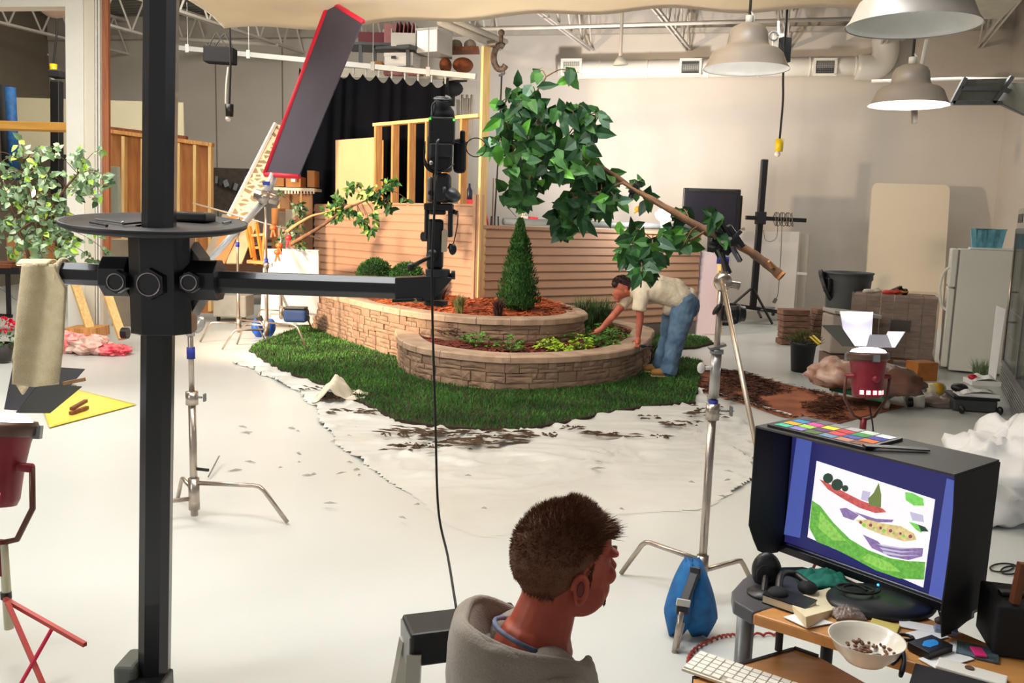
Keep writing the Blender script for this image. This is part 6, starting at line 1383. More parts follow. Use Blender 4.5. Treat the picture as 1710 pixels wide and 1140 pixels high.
m = MB(); m.add([pl(0.005, scrD, zbot-.02), pl(Wm-.005, scrD, zbot-.02), pl(Wm-.005, scrD, ztop-.002), pl(.005, scrD, ztop-.002)]+[pl(0.005, scrD+.06, zbot-.02), pl(Wm-.005, scrD+.06, zbot-.02), pl(Wm-.005, scrD+.06, ztop-.002), pl(.005, scrD+.06, ztop-.002)], [(0, 1, 2, 3), (7, 6, 5, 4), (0, 4, 5, 1), (1, 5, 6, 2), (2, 6, 7, 3), (3, 7, 4, 0)]); m.build('casing', black, t)
m = MB(); m.add([pl(0.0, scrD-.02, zbot-.03), pl(Wm, scrD-.02, zbot-.03), pl(Wm, scrD-.02, zbot-.002), pl(0, scrD-.02, zbot-.002)]+[pl(0, scrD+.02, zbot-.03), pl(Wm, scrD+.02, zbot-.03), pl(Wm, scrD+.02, zbot-.002), pl(0, scrD+.02, zbot-.002)], [(0, 1, 2, 3), (7, 6, 5, 4), (0, 4, 5, 1), (1, 5, 6, 2), (2, 6, 7, 3), (3, 7, 4, 0)]); m.build('lower_bezel', mat('bezel_grey', '#1b1c22', .3), t, bevel=.003)
m = MB(); m.tube([pl(.02, scrD-.004, zbot+.0), pl(Wm-.02, scrD-.004, zbot+.0)], .003, 6); m.build('bezel_trim', mat('trim_silver', '#b8bcd8', .25, .5), t)
m = MB(); m.sph(pl(Wm*.57, scrD-.021, zbot-.018), .0035, 8, 6); m.build('power_led', mat('led_blue', '#2aa8ff', .3, emit=6), t, label='blue lit indicator')
# the picture on the screen: flat shapes in the screen plane
O_ = pl(0, scrD, 0); Np = nb
def onscr(px, py, off=.001):
    d = ray(px, py); o = Vector((0, 0, CAMH)); q = O_-Np*off; k = (q-o).dot(Np)/d.dot(Np); return o+d*k
scr = MB(); cols = []
def shp(pix, k, off): scr.k = k; scr.add([onscr(px, py, off) for px, py in pix], [tuple(range(len(pix)))])
def cv(L): return [(1290+x/3.2575, 700+y/3.2575) for x, y in L]
palette = ['#24255c', '#4c5aa4', '#e9e6ea', '#6ab04a', '#8fca5c', '#c45a58', '#2c4034', '#6a7a44', '#8a74a4', '#d8c48c', '#b9b4cc', '#7cd060', '#8a4a58', '#4c7c3c']
scr.k = 0; scr.add([pl(.008, scrD-.0006, zbot+.004), pl(Wm-.008, scrD-.0006, zbot+.004), pl(Wm-.008, scrD-.0006, ztop-.006), pl(.008, scrD-.0006, ztop-.006)], [(0, 1, 2, 3)])
shp(cv([(135, 75), (218, 98), (150, 645), (62, 625)]), 1, .0012)
scr.k = 1; shp(cv([(948, 320), (1010, 340), (1010, 1010), (850, 950)]), 1, .0012)
shp(cv([(240, 225), (885, 435), (820, 915), (190, 640)]), 2, .0018)
shp(cv([(215, 440), (260, 470), (330, 560), (420, 650), (520, 710), (640, 755), (740, 770), (832, 775), (824, 872), (690, 865), (560, 820), (420, 745), (330, 700), (240, 665), (200, 590)]), 3, .0024)
shp(cv([(260, 500), (320, 570), (400, 660), (330, 660), (250, 590)]), 4, .003); shp(cv([(520, 730), (640, 780), (700, 830), (600, 820), (480, 760)]), 4, .003)
shp(cv([(255, 325), (300, 345), (400, 400), (480, 440), (600, 485), (620, 505), (560, 510), (470, 480), (380, 430), (300, 380)]), 5, .0026)
for cx_, cy_, rr in ((302, 320, 28), (352, 355, 32), (395, 375, 18)): shp(cv([(cx_+rr*math.cos(a), cy_+rr*math.sin(a)) for a in [2*PI*i/12 for i in range(12)]]), 6, .003)
shp(cv([(578, 345), (592, 410), (590, 480), (525, 465), (520, 430), (550, 400)]), 7, .0032)
shp(cv([(490, 385), (535, 395), (520, 450), (480, 435)]), 10, .0028)
shp(cv([(365, 485), (400, 480), (470, 520), (440, 550), (385, 530)]), 8, .003)
shp(cv([(440, 500), (560, 540), (660, 545), (650, 560), (540, 560)]), 8, .0027)
shp(cv([(450, 545), (520, 545), (600, 565), (700, 580), (770, 620), (785, 655), (720, 665), (600, 630), (500, 590)]), 9, .003)
for i in range(16): cx_, cy_ = 480+i*18, 560+i*5+12*math.sin(i*2.1); rr = 9+3*math.sin(i); shp(cv([(cx_+rr*math.cos(a), cy_+rr*math.sin(a)) for a in [2*PI*j/7 for j in range(7)]]), (12, 4, 9)[i % 3], .0036)
shp(cv([(490, 625), (580, 665), (700, 695), (820, 700), (815, 745), (740, 765), (640, 745), (540, 700)]), 8, .0029); shp(cv([(560, 650), (700, 680), (825, 665), (823, 690), (700, 705), (590, 680)]), 2, .0034)
for yy in (700, 720, 740): shp(cv([(560+(yy-700), yy-25), (700, yy-3), (800, yy), (700, yy+5), (600, yy-10)]), 10, .0036)
shp(cv([(720, 395), (760, 400), (820, 430), (825, 470), (770, 470), (725, 440)]), 11, .003); shp(cv([(760, 560), (830, 585), (850, 610), (800, 610)]), 6, .003); shp(cv([(745, 500), (820, 520), (825, 560), (760, 550)]), 10, .003); shp(cv([(740, 555), (790, 570), (815, 620), (780, 600)]), 11, .0034)
scr.build('screen', [mat('px_%d' % i, c_, .4, 0, .28 if i in (3, 4, 5, 8, 9, 11, 12) else .04, 90, emit=.85) for i, c_ in enumerate(palette)], t)
m = MB(); q = G(1470, 1012, ZD); m.lathe([(0, .0), (.16, .0), (.165, .008), (.15, .022), (.05, .03), (0, .03)], 40, c=(q.x, q.y+.01, ZD), sy=.72); m.build('stand_foot', mat('foot_charcoal', '#232427', .4), t, smooth=True)
m = MB(); nk = (FL+FR)/2+nb*.255+dv*.02; m.box(nk+Vector((0, 0, (ZD+zbot)/2)), (.10, .05, zbot-ZD), R=Rz(math.atan2(dv.y, dv.x))); m.build('neck', black, t, bevel=.01)
# colour checker chart on the hood
def tp(u, v, z=.0): return FL+dv*u+nb*v+Vector((0, 0, ztop+.006+z))
t = thing('colour_chart', 'colour checker chart with bright patches on top of the monitor hood', 'colour chart', tp(.15, .1))
m = MB(); m.add([tp(.03, .02, .001), tp(.37, .02, .001), tp(.37, .235, .001), tp(.03, .235, .001)]+[tp(.03, .02, .009), tp(.37, .02, .009), tp(.37, .235, .009), tp(.03, .235, .009)], [(3, 2, 1, 0), (4, 5, 6, 7), (0, 1, 5, 4), (1, 2, 6, 5), (2, 3, 7, 6), (3, 0, 4, 7)]); m.build('board', black, t, bevel=.001)
cc = [['#3fb79a', '#8a7cc0', '#4a6a34', '#6a8aa8', '#b87c68', '#7a4a34'], ['#e8a028', '#a0d048', '#5a2c68', '#d83848', '#3c50a0', '#e86c1c'], ['#1c84b8', '#e0409c', '#f0d820', '#c8202c', '#2c9040', '#20309c'], ['#3c3c3e', '#5a5a5c', '#848486', '#a8a8aa', '#ccd8c4', '#f2f2f2']]
for r in range(4):
    for k in range(6):
        u0 = .045+.053*k; v0 = .035+.048*r; m = MB(); m.add([tp(u0, v0, .0102), tp(u0+.047, v0, .0102), tp(u0+.047, v0+.042, .0102), tp(u0, v0+.042, .0102)], [(0, 1, 2, 3)]); m.build('patch', mat('chart_%d_%d' % (r, k), cc[r][k], .6, 0, .02), t)
m = MB(); a = tp(.36, .03, .012); m.bar(a, tp(.48, .17, .008), .03, .004); tag(m.build('card_strap', black), 'thin black strip beside the colour chart on the hood', 'strip')

# things on the desk
def D(px, py, z=0): return G(px, py, ZD+.002+z)
t = thing('desk_speaker', 'round black disc speaker on its foot at the desk corner', 'speaker', D(1275, 990)); c = A(1280, 953, 2.62)
m = MB(); m.sph(c, (.046, .028, .062), 24, 16, R=Rz(-.3)); m.build('speaker_disc', black, t, smooth=True)
m = MB(); fq = D(1275, 992); m.lathe([(0, .0), (.05, .0), (.05, .008), (.0, .012)], 24, c=fq); m.build('foot', mat('foot_charcoal', '#232427', .4), t, smooth=True); m = MB(); m.tube([fq, c], .010, 8); m.build('stem', black, t)
m = MB(); m.tube([c+Vector((-.012, -.028, 0))+Vector((.026*math.cos(a), 0, .03*math.sin(a))) for a in [2*PI*i/20 for i in range(21)]], .0015, 6); m.build('grille_ring', gun, t)
t = thing('headset', 'black folded headset lying behind the round desk speaker', 'headset', D(1320, 975)); q = D(1315, 975, .03)
m = MB(); m.tube(cat([q+Vector((-.05, -.07, 0)), q+Vector((-.02, 0, .03)), q+Vector((.03, .03, .02)), q+Vector((.06, -.02, .01))], 8), .011, 8); m.build('headband', black, t, smooth=True)
for dx, dy in ((-.05, -.07), (.055, -.02)): m = MB(); m.sph(q+Vector((dx, dy, .0)), (.03, .03, .02), 14, 10); m.build('ear_cup', blackm, t, smooth=True)
t = thing('pocket_notebook', 'black notebook with cream page edges on the charcoal shelf', 'notebook', D(1312, 1005)); q = D(1318, 1004, .014)
m = MB(); m.box(q, (.13, .08, .022), R=Rz(-.75)); m.build('pages', mat('page_cream', '#d8ccb0', .7), t); m = MB(); m.box(q+Vector((0, 0, .013)), (.133, .083, .004), R=Rz(-.75)); m.build('cover', black, t); m = MB(); m.box(q-Vector((0, 0, .012)), (.133, .083, .003), R=Rz(-.75)); m.build('cover', black, t)
def drape(name, lb, px, py, sx, sy, h, mt_, seed, rot=0, cat_='cloth', fr=6):
    c = D(px, py); m = MB()
    def f(u, v):
        x, y = (u-.5)*sx, (v-.5)*sy; X = x*math.cos(rot)-y*math.sin(rot); Y_ = x*math.sin(rot)+y*math.cos(rot)
        e = (1-abs(u-.5)*2)**.5*(1-abs(v-.5)*2)**.5
        return c+Vector((X*(1+.2*noise.noise(Vector((u*4, v*4, seed)))), Y_, .004+h*e*(.6+.8*abs(noise.noise(Vector((u*fr, v*fr, seed)))))))
    m.grid(f, 26, 26); return tag(m.build(name, mt_, smooth=True, solid=.002), lb, cat_)
drape('green_cloth', 'teal green cloth bunched at the back of the desk', 1372, 970, .16, .13, .05, mat('cloth_teal', '#2f9080', .8, 0, .15, 20, .2), 3)
t = thing('paper_napkin', 'folded cream paper napkin standing on the desk front', 'napkin', D(1355, 1030))
nm_ = mat('napkin_cream', '#ecdcb8', .85, 0, .05, 12, .15)
P = [A(1320, 1000, 2.42), A(1387, 980, 2.55), A(1406, 1012, 2.4), A(1398, 1018, 2.36), A(1347, 1046, 2.26), A(1338, 1020, 2.3)]
m = MB(); m.add([A(1313, 1001, 2.46), A(1386, 981, 2.56), A(1404, 1014, 2.45), A(1346, 1030, 2.30)], [(0, 1, 2, 3)]); m.add([A(1346, 1030, 2.30), A(1404, 1014, 2.45), A(1396, 1026, 2.43), A(1347, 1047, 2.30)], [(0, 1, 2, 3)]); m.add([A(1313, 1001, 2.46), A(1346, 1030, 2.30), A(1347, 1047, 2.30), A(1322, 1026, 2.44)], [(0, 1, 2, 3)])
m.build('outer_fold', nm_, t, solid=.002); m = MB(); m.add([D(1308, 1030, .003), D(1340, 1022, .003), D(1392, 1040, .003), D(1347, 1048, .003)], [(0, 1, 2, 3)]); m.build('lower_fold', whitef, t, solid=.002)
# monitor cable loops
m = MB(); q = D(1420, 985, .034); m.tube([q+Vector((.05*math.cos(a)+.003*a, .035*math.sin(a), .004*math.sin(a*.5)+.0006*a)) for a in [i*.3 for i in range(44)]], .004, 6); tag(m.build('desk_cable', rope, smooth=True), 'black cable coiled on the monitor foot at the desk back', 'cable')
m = MB(); m.tube([A(1382, 935, 2.75), A(1373, 948, 2.78)], .003, 6); tag(m.build('thin_wire', rope), 'short thin cable dropping behind the monitor left half', 'cable')
# bowl with leftovers and spoon
q = D(1444, 1102); t = thing('food_bowl', 'cream bowl with brown leftovers at the front of the desk', 'bowl', q)
m = MB(); m.lathe([(0, .004), (.045, .004), (.05, .0), (.055, .006), (.078, .03), (.092, .062), (.096, .064), (.094, .060), (.072, .032), (.045, .012), (0, .010)], 40, c=q); m.build('bowl', mat('ceramic_cream', '#ece4d4', .3, coat=.3), t, smooth=True)
m = MB()
for k in range(70):
    a, r = rnd(0, 2*PI), .06*math.sqrt(random.random()); m.sph(q+Vector((r*math.cos(a)+.012, r*math.sin(a)-.005, .016+r*r*3+rnd(0, .006))), (rnd(.004, .009), rnd(.003, .007), .004), 7, 5, R=Rz(a))
fd = m.build('leftovers', mat('food_brown', '#4e3024', .6, 0, .4, 60, 0, '#8a5c40'), t, smooth=True); fd['kind'] = 'stuff'
m = MB(); m.sph(q+Vector((-.04, -.01, .028)), (.018, .012, .004), 14, 8, R=Rz(-.8)); m.bar(q+Vector((-.03, -.02, .028)), q+Vector((.015, -.055, .045)), .006, .002); tag(m.build('spoon', chrome, smooth=True), 'metal spoon lying in the cream bowl', 'spoon')
# small clutter
drape('clear_wrapper', 'crumpled clear wrapper behind the bowl', 1415, 1028, .09, .07, .03, mat('wrapper_clear', '#a08c80', .3, 0, .3, 30, alpha=.7), 9, fr=9, cat_='wrapper')
m = MB(); m.box(D(1476, 1047, .004), (.075, .075, .006), R=Rz(-.55)); tag(m.build('sticky_notes', mat('sticky_yellow', '#d8c468', .8), bevel=.001), 'yellow sticky note pad behind the bowl', 'note pad')
t = thing('scissors', 'black handled scissors lying right of the bowl', 'scissors', D(1500, 1090))
for s_ in (-1, 1): m = MB(); m.bar(D(1470+s_*2, 1050, .01), D(1505, 1080, .012), .007, .003); m.build('blade', gun, t)
for a_, b_ in (((1505, 1080), (1504, 1128)), ((1505, 1080), (1490, 1108))): 
    a, b = D(*a_, .01), D(*b_, .01); m = MB(); m.tube(cat([a, a.lerp(b, .5)+Vector((.008, 0, 0)), b], 5), [.006+.001*math.sin(i) for i in range(11)], 8); m.build('handle', black, t, smooth=True)
m = MB(); m.tube([D(1511, 1064, .012)+Vector((.022*math.cos(a), .016*math.sin(a), 0)) for a in [2*PI*i/16 for i in range(17)]], .005, 8); m.build('finger_ring', black, t, smooth=True)
t = thing('blue_box', 'black box printed with a blue picture behind the scissors', 'box', D(1555, 1078)); q = D(1553, 1080, .012)
m = MB(); m.box(q, (.10, .065, .022), R=Rz(.5)); m.build('box', black, t, bevel=.002); m = MB(); m.sph(q+Vector((0, 0, .0115)), (.03, .014, .001), 14, 6, R=Rz(.6), nz=.5, fr=4); m.build('picture', mat('picture_blue', '#1f8ad8', .5), t)
q = D(1580, 1052, .008); m = MB(); m.box(q, (.06, .035, .014), R=Rz(-.4)); tag(m.build('card_reader', mat('reader_grey', '#8288a4', .4), bevel=.003), 'small grey card reader near the desk back edge', 'gadget')
m = MB(); m.sph(D(1572, 1036, .012), (.02, .014, .012), 12, 8); tag(m.build('round_button', mat('knob_brown', '#4a3430', .5), smooth=True), 'small dark knob behind the grey card reader', 'knob')
m = MB(); m.tube([A(1567, 1018, 2.45), D(1572, 1034, .02)], .003, 6); tag(m.build('thin_wire', rope), 'short thin cable from the monitor bottom to the small knob', 'cable')
for px, py, sx, sy, r_, lb in ((1548, 1060, .10, .06, .4, 'white card under the blue printed box'), (1596, 1078, .07, .04, .35, 'white card right of the blue printed box'), (1530, 1045, .09, .05, -.4, 'pinkish paper slip between notes and card reader'), (1580, 1100, .14, .06, .45, 'cream envelope in front of the blue printed box')):
    m = MB(); m.box(D(px, py, .0015+.001*rnd(0, 2)), (sx, sy, .002), R=Rz(r_)); tag(m.build('paper_card', whitef), lb, 'paper')
m = MB(); m.box(D(1632, 1088, .003), (.10, .08, .005), R=Rz(-.5)); tag(m.build('leaflet', mat('leaflet_mix', '#5c7484', .6, 0, .5, 40, 0, '#3c4840')), 'colourful leaflet left of the black speaker box', 'leaflet')
m = MB(); m.box(D(1634, 1088, .010), (.03, .05, .006), R=Rz(-.2)); tag(m.build('pink_eraser', mat('pink_hot', '#e0307c', .5), bevel=.002), 'hot pink object on the colourful leaflet', 'object')
m = MB(); q = G(1597, 1150, ZD+.012); m.box(q, (.20, .12, .022), R=Rz(-.55)); tag(m.build('black_folder', blackm, bevel=.002), 'black flat folder at the bottom edge of the desk', 'folder')
t = thing('white_device', 'white flat device with a round button at the desk edge', 'device', D(1630, 1125)); q = D(1622, 1122, .006)
m = MB(); m.box(q, (.16, .06, .010), R=Rz(-.6)); m.build('case', white, t, bevel=.004); m = MB(); m.cyl(q+Vector((.0, .01, .005)), q+Vector((0, .01, .008)), .011, 14); m.build('button', mat('button_brown', '#6a4a40', .5), t)
# speaker box and post at the right edge
t = thing('speaker_box', 'large black speaker box at the bottom right corner of the desk', 'speaker', (1.32, 2.05, ZD))
m = MB(); a, b = A(1655, 1126, 2.2), A(1655, 1008, 2.2); m.box((a.x+.11, 2.25, (ZD+b.z)/2), (.20, .18, b.z-ZD), R=Rz(-.25)); m.build('cabinet', blackm, t, bevel=.006)
m = MB(); m.box((a.x+.07, 2.26, b.z+.006), (.07, .03, .012), R=Rz(-.1)); m.build('top_knob', black, t, bevel=.004)
m = MB(); q = A(1708, 940, 2.2); m.bar(q, (q.x-.01, 2.2, b.z+.005), .02, .02, up=(0, 1, 0)); tag(m.build('wood_stick', brownw), 'brown wooden post standing on the black speaker box', 'post')
# black step stool behind the man
t = thing('step_stool', 'step stool with a black cap and aluminium legs behind the seated man', 'stool', (-.25, 2.6, 0))
ZS = .76; p0, p1, p2 = G(687, 1060, ZS), G(775, 1049, ZS), G(676, 1024, ZS); p0.z = p1.z = p2.z = 0; sd_ = (p1-p0).normalized(); bk = Vector((-sd_.y, sd_.x, 0)); Ls, Ds = .34, (p2-p0).length
m = MB(); boxf(m, p0, sd_, Ls, bk, Ds, ZS-.10, ZS); m.build('top_cap', mat('cap_black', '#1c1d1f', .5, 0, .2, 30, .1), t, bevel=.008)
m = MB(); boxf(m, p0-sd_*.004+bk*.005, sd_, .006, bk, Ds-.01, ZS-.115, ZS-.012); m.build('end_plate', steel, t)
al = mat('ladder_alu', '#b4afa2', .4, .5, .1, 10)
for f_, sp_ in ((.02, -.10), (.75, .12)):
    for s_ in (.01, Ls-.03):
        a = p0+sd_*s_+bk*(Ds*f_)+Vector((0, 0, 0)); q = Vector((a.x+(-.06 if s_ < .1 else .06), a.y, 0))+bk*sp_*1.6
        m = MB(); m.bar(Vector((a.x, a.y, ZS-.06)), q, .04, .025); m.build('leg', al, t)
for z in (.25, .5):
    k = 1-z/ZS; a = p0+sd_*.01-bk*.16*k; b = p0+sd_*(Ls-.03)-bk*.16*k; m = MB(); m.bar((a.x-.06*k, a.y, z), (b.x+.06*k, b.y, z), .06, .02); m.build('step', al, t)
m = MB(); q = p0+sd_*.175+Vector((0, 0, ZS-.0-ZS)) ; lg = mat('logo_grey', '#bdb8b0', .5)
f = lambda x, z: Vector((p0.x, p0.y, 0))+sd_*x-bk*.004+Vector((0, 0, ZS-.052+z))
for (x0, z0), (x1, z1) in (((.11, 0), (.122, .012)), ((.122, .012), (.134, 0)), ((.134, 0), (.122, -.012)), ((.122, -.012), (.11, 0))): m.bar(f(x0, z0), f(x1, z1), .003, .004)
m.bar(f(.142, -.010), f(.142, .010), .003, .004); m.bar(f(.142, 0), f(.150, .006), .003, .004); m.bar(f(.155, -.010), f(.155, .010), .003, .004); m.build('logo', lg, t)
# ------------------------------------------------------------ people
skin = mat('skin', '#c8745c', .55, 0, .12, 12, .05, '#b4604a', spec=.35); skin_f = mat('skin_face', '#b8563f', .5, 0, .15, 14, .05, '#a2452f', spec=.4)
def limb(m, pts, rs, n=14):
    pts = [Vector(p) for p in pts]; m.tube(pts, rs, n)
    for p, r in zip(pts, rs): m.sph(p, r*1.0, 12, 8)
# ---- the bending gardener
YB = 10.75
def B(px, py, dy=0): return A(px, py, YB+dy)
t = thing('person', 'person in a pale shirt and blue jeans bending over the planter with both arms down', 'person', B(1112, 632))
m = MB()
hc = B(1038, 481); ax = (B(1022, 498)-B(1052, 466)).normalized()
m.sph(B(1040, 477), (.105, .082, .098), 18, 12); m.sph(B(1036, 488), (.085, .068, .075), 16, 10)
m.sph(B(1031, 495), (.046, .05, .046), 14, 8); m.sph(B(1024, 491, -.0), (.016, .013, .02), 10, 8)      # jaw and nose
m.sph(B(1031, 501), (.035, .04, .03), 10, 8); m.sph(B(1046, 487, -.075), (.016, .012, .028), 10, 8)
limb(m, [B(1046, 487), B(1058, 484), B(1070, 486)], [.062, .062, .08])
limb(m, [B(1068, 488), B(1095, 483), B(1130, 490), B(1146, 502)], [.10, .12, .12, .13])
# near arm straight down to the rim
limb(m, [B(1068, 492, -.17), B(1068, 512, -.19), B(1069, 531, -.20), B(1067, 548, -.2), B(1066, 562, -.2)], [.062, .054, .046, .040, .030])
def hand(m, base, d, side_, up_, s=1.0, curl=.4, thumb=1):
    d = Vector(d).normalized(); side_ = Vector(side_).normalized(); n = d.cross(side_).normalized()
    m.tube([base, base+d*.035*s, base+d*.085*s], [.028*s, .036*s, .034*s], 12)
    for k, (o, L) in enumerate(((-.030, .062), (-.010, .074), (.011, .070), (.030, .054))):
        b = base+d*.082*s+side_*o*s*.95; c1 = d*math.cos(curl*.4)+n*math.sin(curl*.4)*up_; c2 = d*math.cos(curl)+n*math.sin(curl)*up_
        sp = side_*o*.35
        m.tube([b-d*.02*s, b, b+(c1+sp)*L*.5*s, b+(c1+sp)*L*.5*s+(c2+sp)*L*.5*s], [.0095*s, .0095*s, .009*s, .007*s], 8)
    b = base+d*.02*s+side_*.030*thumb*s; m.tube([b, b+(d*.6+side_*.8*thumb)*.04*s, b+(d*.85+side_*.5*thumb)*.075*s], [.013*s, .011*s, .008*s], 8)
hb = B(1066, 563, -.2); hand(m, hb, Vector((-.12, -.35, -1)), Vector((1, .1, 0)), 1, 1.0, 1.0, -1)
# far arm reaching left
limb(m, [B(1052, 497, .10), B(1040, 508, .08), B(1027, 524, .05), B(1014, 538, .02), B(1004, 549, 0)], [.062, .055, .046, .042, .030])
hand(m, B(1004, 549, 0), Vector((-.85, -.1, -.55)), Vector((.1, 1, -.1)), -1, 1.05, .5, 1)
# leg cores
limb(m, [B(1141, 512, -.08), B(1126, 562, -.12), B(1114, 622, -.14)], [.11, .075, .05]); limb(m, [B(1138, 514, .12), B(1114, 560, .12), B(1104, 606, .14)], [.11, .075, .05])
bd_ = m.build('body', skin, t, remesh=.0085, smo=3)
m = MB(); m.sph(B(1043, 471), (.108, .088, .085), 18, 12); m.sph(B(1028, 474), (.052, .07, .05), 14, 10); m.sph(B(1052, 477), (.07, .083, .085), 14, 10)
hr = m.build('hair', mat('hair_dark', '#3a221c', .7, 0, .4, 40, .5, '#22120e'), t, remesh=.009, smo=2)
m = MB(); 
for k in range(500):
    d = rv(); d.z = abs(d.z)*.8+.0; p = B(1040, 471)+Vector((d.x*.105, d.y*.085, d.z*.09)); m.leaf(p, d+Vector((-.5, 0, -.2)), rv(), .035, .006, 0, 0)
m.build('hair_strands', mat('hair_dark', '#3a221c'), hr)
# T shirt
m = MB()
limb(m, [B(1066, 484), B(1078, 485), B(1100, 483), B(1125, 489), B(1140, 502)], [.135, .165, .185, .185, .165], 18)
for dy in (-.11, .11): limb(m, [B(1068, 486, dy), B(1100, 484, dy), B(1136, 498, dy)], [.12, .15, .145], 16)
m.sph(B(1152, 492), (.07, .17, .09), 14, 10)
m.tube([B(1076, 476, -.14), B(1070, 500, -.19), B(1068, 519, -.20)], [.10, .092, .088], 16)
m.tube([B(1062, 484, .12), B(1046, 500, .10), B(1036, 511, .07)], [.09, .085, .078], 16)
m.tube([B(1108, 512, -.02), B(1128, 515, -.04), B(1142, 509, -.05)], [.10, .12, .11], 14)
m.sph(B(1058, 485), (.06, .09, .08), 12, 8)
shirt = mat('shirt_cream', '#efe2cc', .85, 0, .05, 9, .4, '#e4d4ba', bscale=14)
o = m.build('t_shirt', shirt, t, remesh=.011, smo=5)
tx = bpy.data.textures.new('folds', 'CLOUDS'); tx.noise_scale = .11; dm_ = o.modifiers.new('folds', 'DISPLACE'); dm_.texture = tx; dm_.strength = .03; dm_.mid_level = .5
# jeans
m = MB(); jean = mat('denim', '#6d8aa8', .85, 0, .3, 5, .4, '#486684', bscale=18)
limb(m, [B(1140, 506), B(1146, 510)], [.185, .175], 16); m.sph(B(1144, 500), (.13, .19, .15), 16, 10)
limb(m, [B(1142, 506, -.10), B(1138, 530, -.12), B(1130, 562, -.13), B(1123, 590, -.14), B(1117, 618, -.14)], [.165, .15, .118, .105, .10], 16)
m.tube([B(1117, 612, -.14), B(1114, 625, -.15)], [.105, .115], 16)
limb(m, [B(1136, 508, .12), B(1122, 530, .12), B(1117, 562, .12), B(1108, 590, .13), B(1103, 608, .14)], [.16, .135, .112, .10, .10], 16)
o = m.build('jeans', jean, t, remesh=.012, smo=4)
tx2 = bpy.data.textures.new('denim_folds', 'CLOUDS'); tx2.noise_scale = .09; dm_ = o.modifiers.new('folds', 'DISPLACE'); dm_.texture = tx2; dm_.strength = .035; dm_.mid_level = .5
m = MB(); m.tube([B(1128, 512, -.20), B(1140, 512, -.2), B(1154, 496, -.19)], .012, 6); m.build('belt', mat('belt_navy', '#22304c', .6), t)
for dy, px, py in ((-.15, 1108, 631), (.16, 1096, 612)):
    p = B(px, py, dy); p.z = .075+GT; m = MB(); m.sph(p+Vector((-.04, -.01, -.015)), (.13, .052, .05), 16, 10); m.sph(p+Vector((.05, 0, .01)), (.075, .048, .075), 14, 10); m.sph(p+Vector((-.11, -.01, -.02)), (.06, .05, .042), 12, 8)
    sh = m.build('shoe', mat('shoe_tan', '#b8864c', .7, 0, .2, 10), t, remesh=.008, smo=2); m = MB(); m.box(p+Vector((-.02, -.005, -.062)), (.28, .09, .018)); m.build('sole', mat('sole_tan', '#d8c49c', .7), sh, bevel=.006)
g = G(1070, 580, LT); m = MB(); m.sph(g+Vector((.02, -.02, .02)), (.045, .03, .018), 12, 8); m.bar(g+Vector((.04, -.03, .015)), g+Vector((.16, .0, .02)), .02, .01); tag(m.build('garden_trowel', blackm, smooth=True), 'dark handled trowel under the hand on the planter rim', 'trowel')

# ---- the seated man in the foreground
YM = 1.72; ph = math.radians(27); hcen = A(938, 928, YM)
f_ = Vector((math.cos(ph), math.sin(ph), -.06)).normalized(); s_v = Vector((math.sin(ph), -math.cos(ph), 0)); u_ = s_v.cross(f_); u_ = -u_ if u_.z < 0 else u_
RH_ = Matrix((f_, s_v, u_)).transposed()
def Hd(f, s, u): return hcen+f_*f+s_v*s+u_*u
def E_(m, f, s, u, rf, rs, ru, n=20): m.sph(Hd(f, s, u), (rf, rs, ru), n, n*2//3, R=RH_)
t = thing('person', 'person with short spiky brown hair in a grey hoodie, seen from behind in the foreground', 'person', (hcen.x-.05, YM, .5))
m = MB()
E_(m, -.004, 0, .004, .100, .077, .093, 26); E_(m, .045, 0, -.03, .070, .064, .082); E_(m, .062, 0, -.068, .055, .054, .055)
E_(m, .070, 0, .03, .038, .052, .045); E_(m, .074, 0, -.098, .038, .036, .027); E_(m, .093, 0, -.104, .020, .021, .017)
for q in (-1, 1):
    E_(m, .030, q*.052, -.078, .050, .014, .035); E_(m, .090, q*.034, -.035, .022, .025, .022); E_(m, .098, q*.03, .012, .016, .028, .010)
    E_(m, .0015, q*.0775, -.042, .017, .005, .030, 16); E_(m, .004, q*.076, -.066, .010, .006, .012)
    m.tube([Hd(-.004+.018*math.cos(a), q*.0855, -.038+.030*math.sin(a)) for a in [-1.9+i*.36 for i in range(15)]], .0052, 8)
    m.sph(Hd(.016, q*.080, -.042), .005, 8, 6)
E_(m, .104, 0, .012, .012, .033, .012)
m.tube([Hd(.100, 0, .008), Hd(.111, 0, -.012), Hd(.128, 0, -.034), Hd(.124, 0, -.042), Hd(.10, 0, -.046)], [.010, .010, .0125, .012, .012], 12)
for q in (-1, 1): E_(m, .114, q*.011, -.042, .010, .008, .007, 10)
E_(m, .106, 0, -.060, .012, .022, .010, 12); E_(m, .1125, 0, -.067, .0065, .019, .0045, 12); E_(m, .1105, 0, -.0755, .007, .017, .005, 12); E_(m, .102, 0, -.088, .012, .02, .012, 12)
limb(m, [Hd(-.012, 0, -.055), Hd(-.022, 0, -.10), Hd(-.036, 0, -.150), Hd(-.05, 0, -.20)], [.062, .060, .066, .085], 20)
E_(m, -.035, 0, -.135, .045, .05, .05)
m.build('head_and_neck', skin_f, t, remesh=.0029, smo=5)
for q in (-1, 1): m = MB(); E_(m, .001, q*.0825, -.040, .010, .003, .017, 14); m.build('ear_hollow_shade', mat('ear_shade', '#7c3026', .6), t, smooth=True)  # dark red ellipsoid paints the shade inside the ear
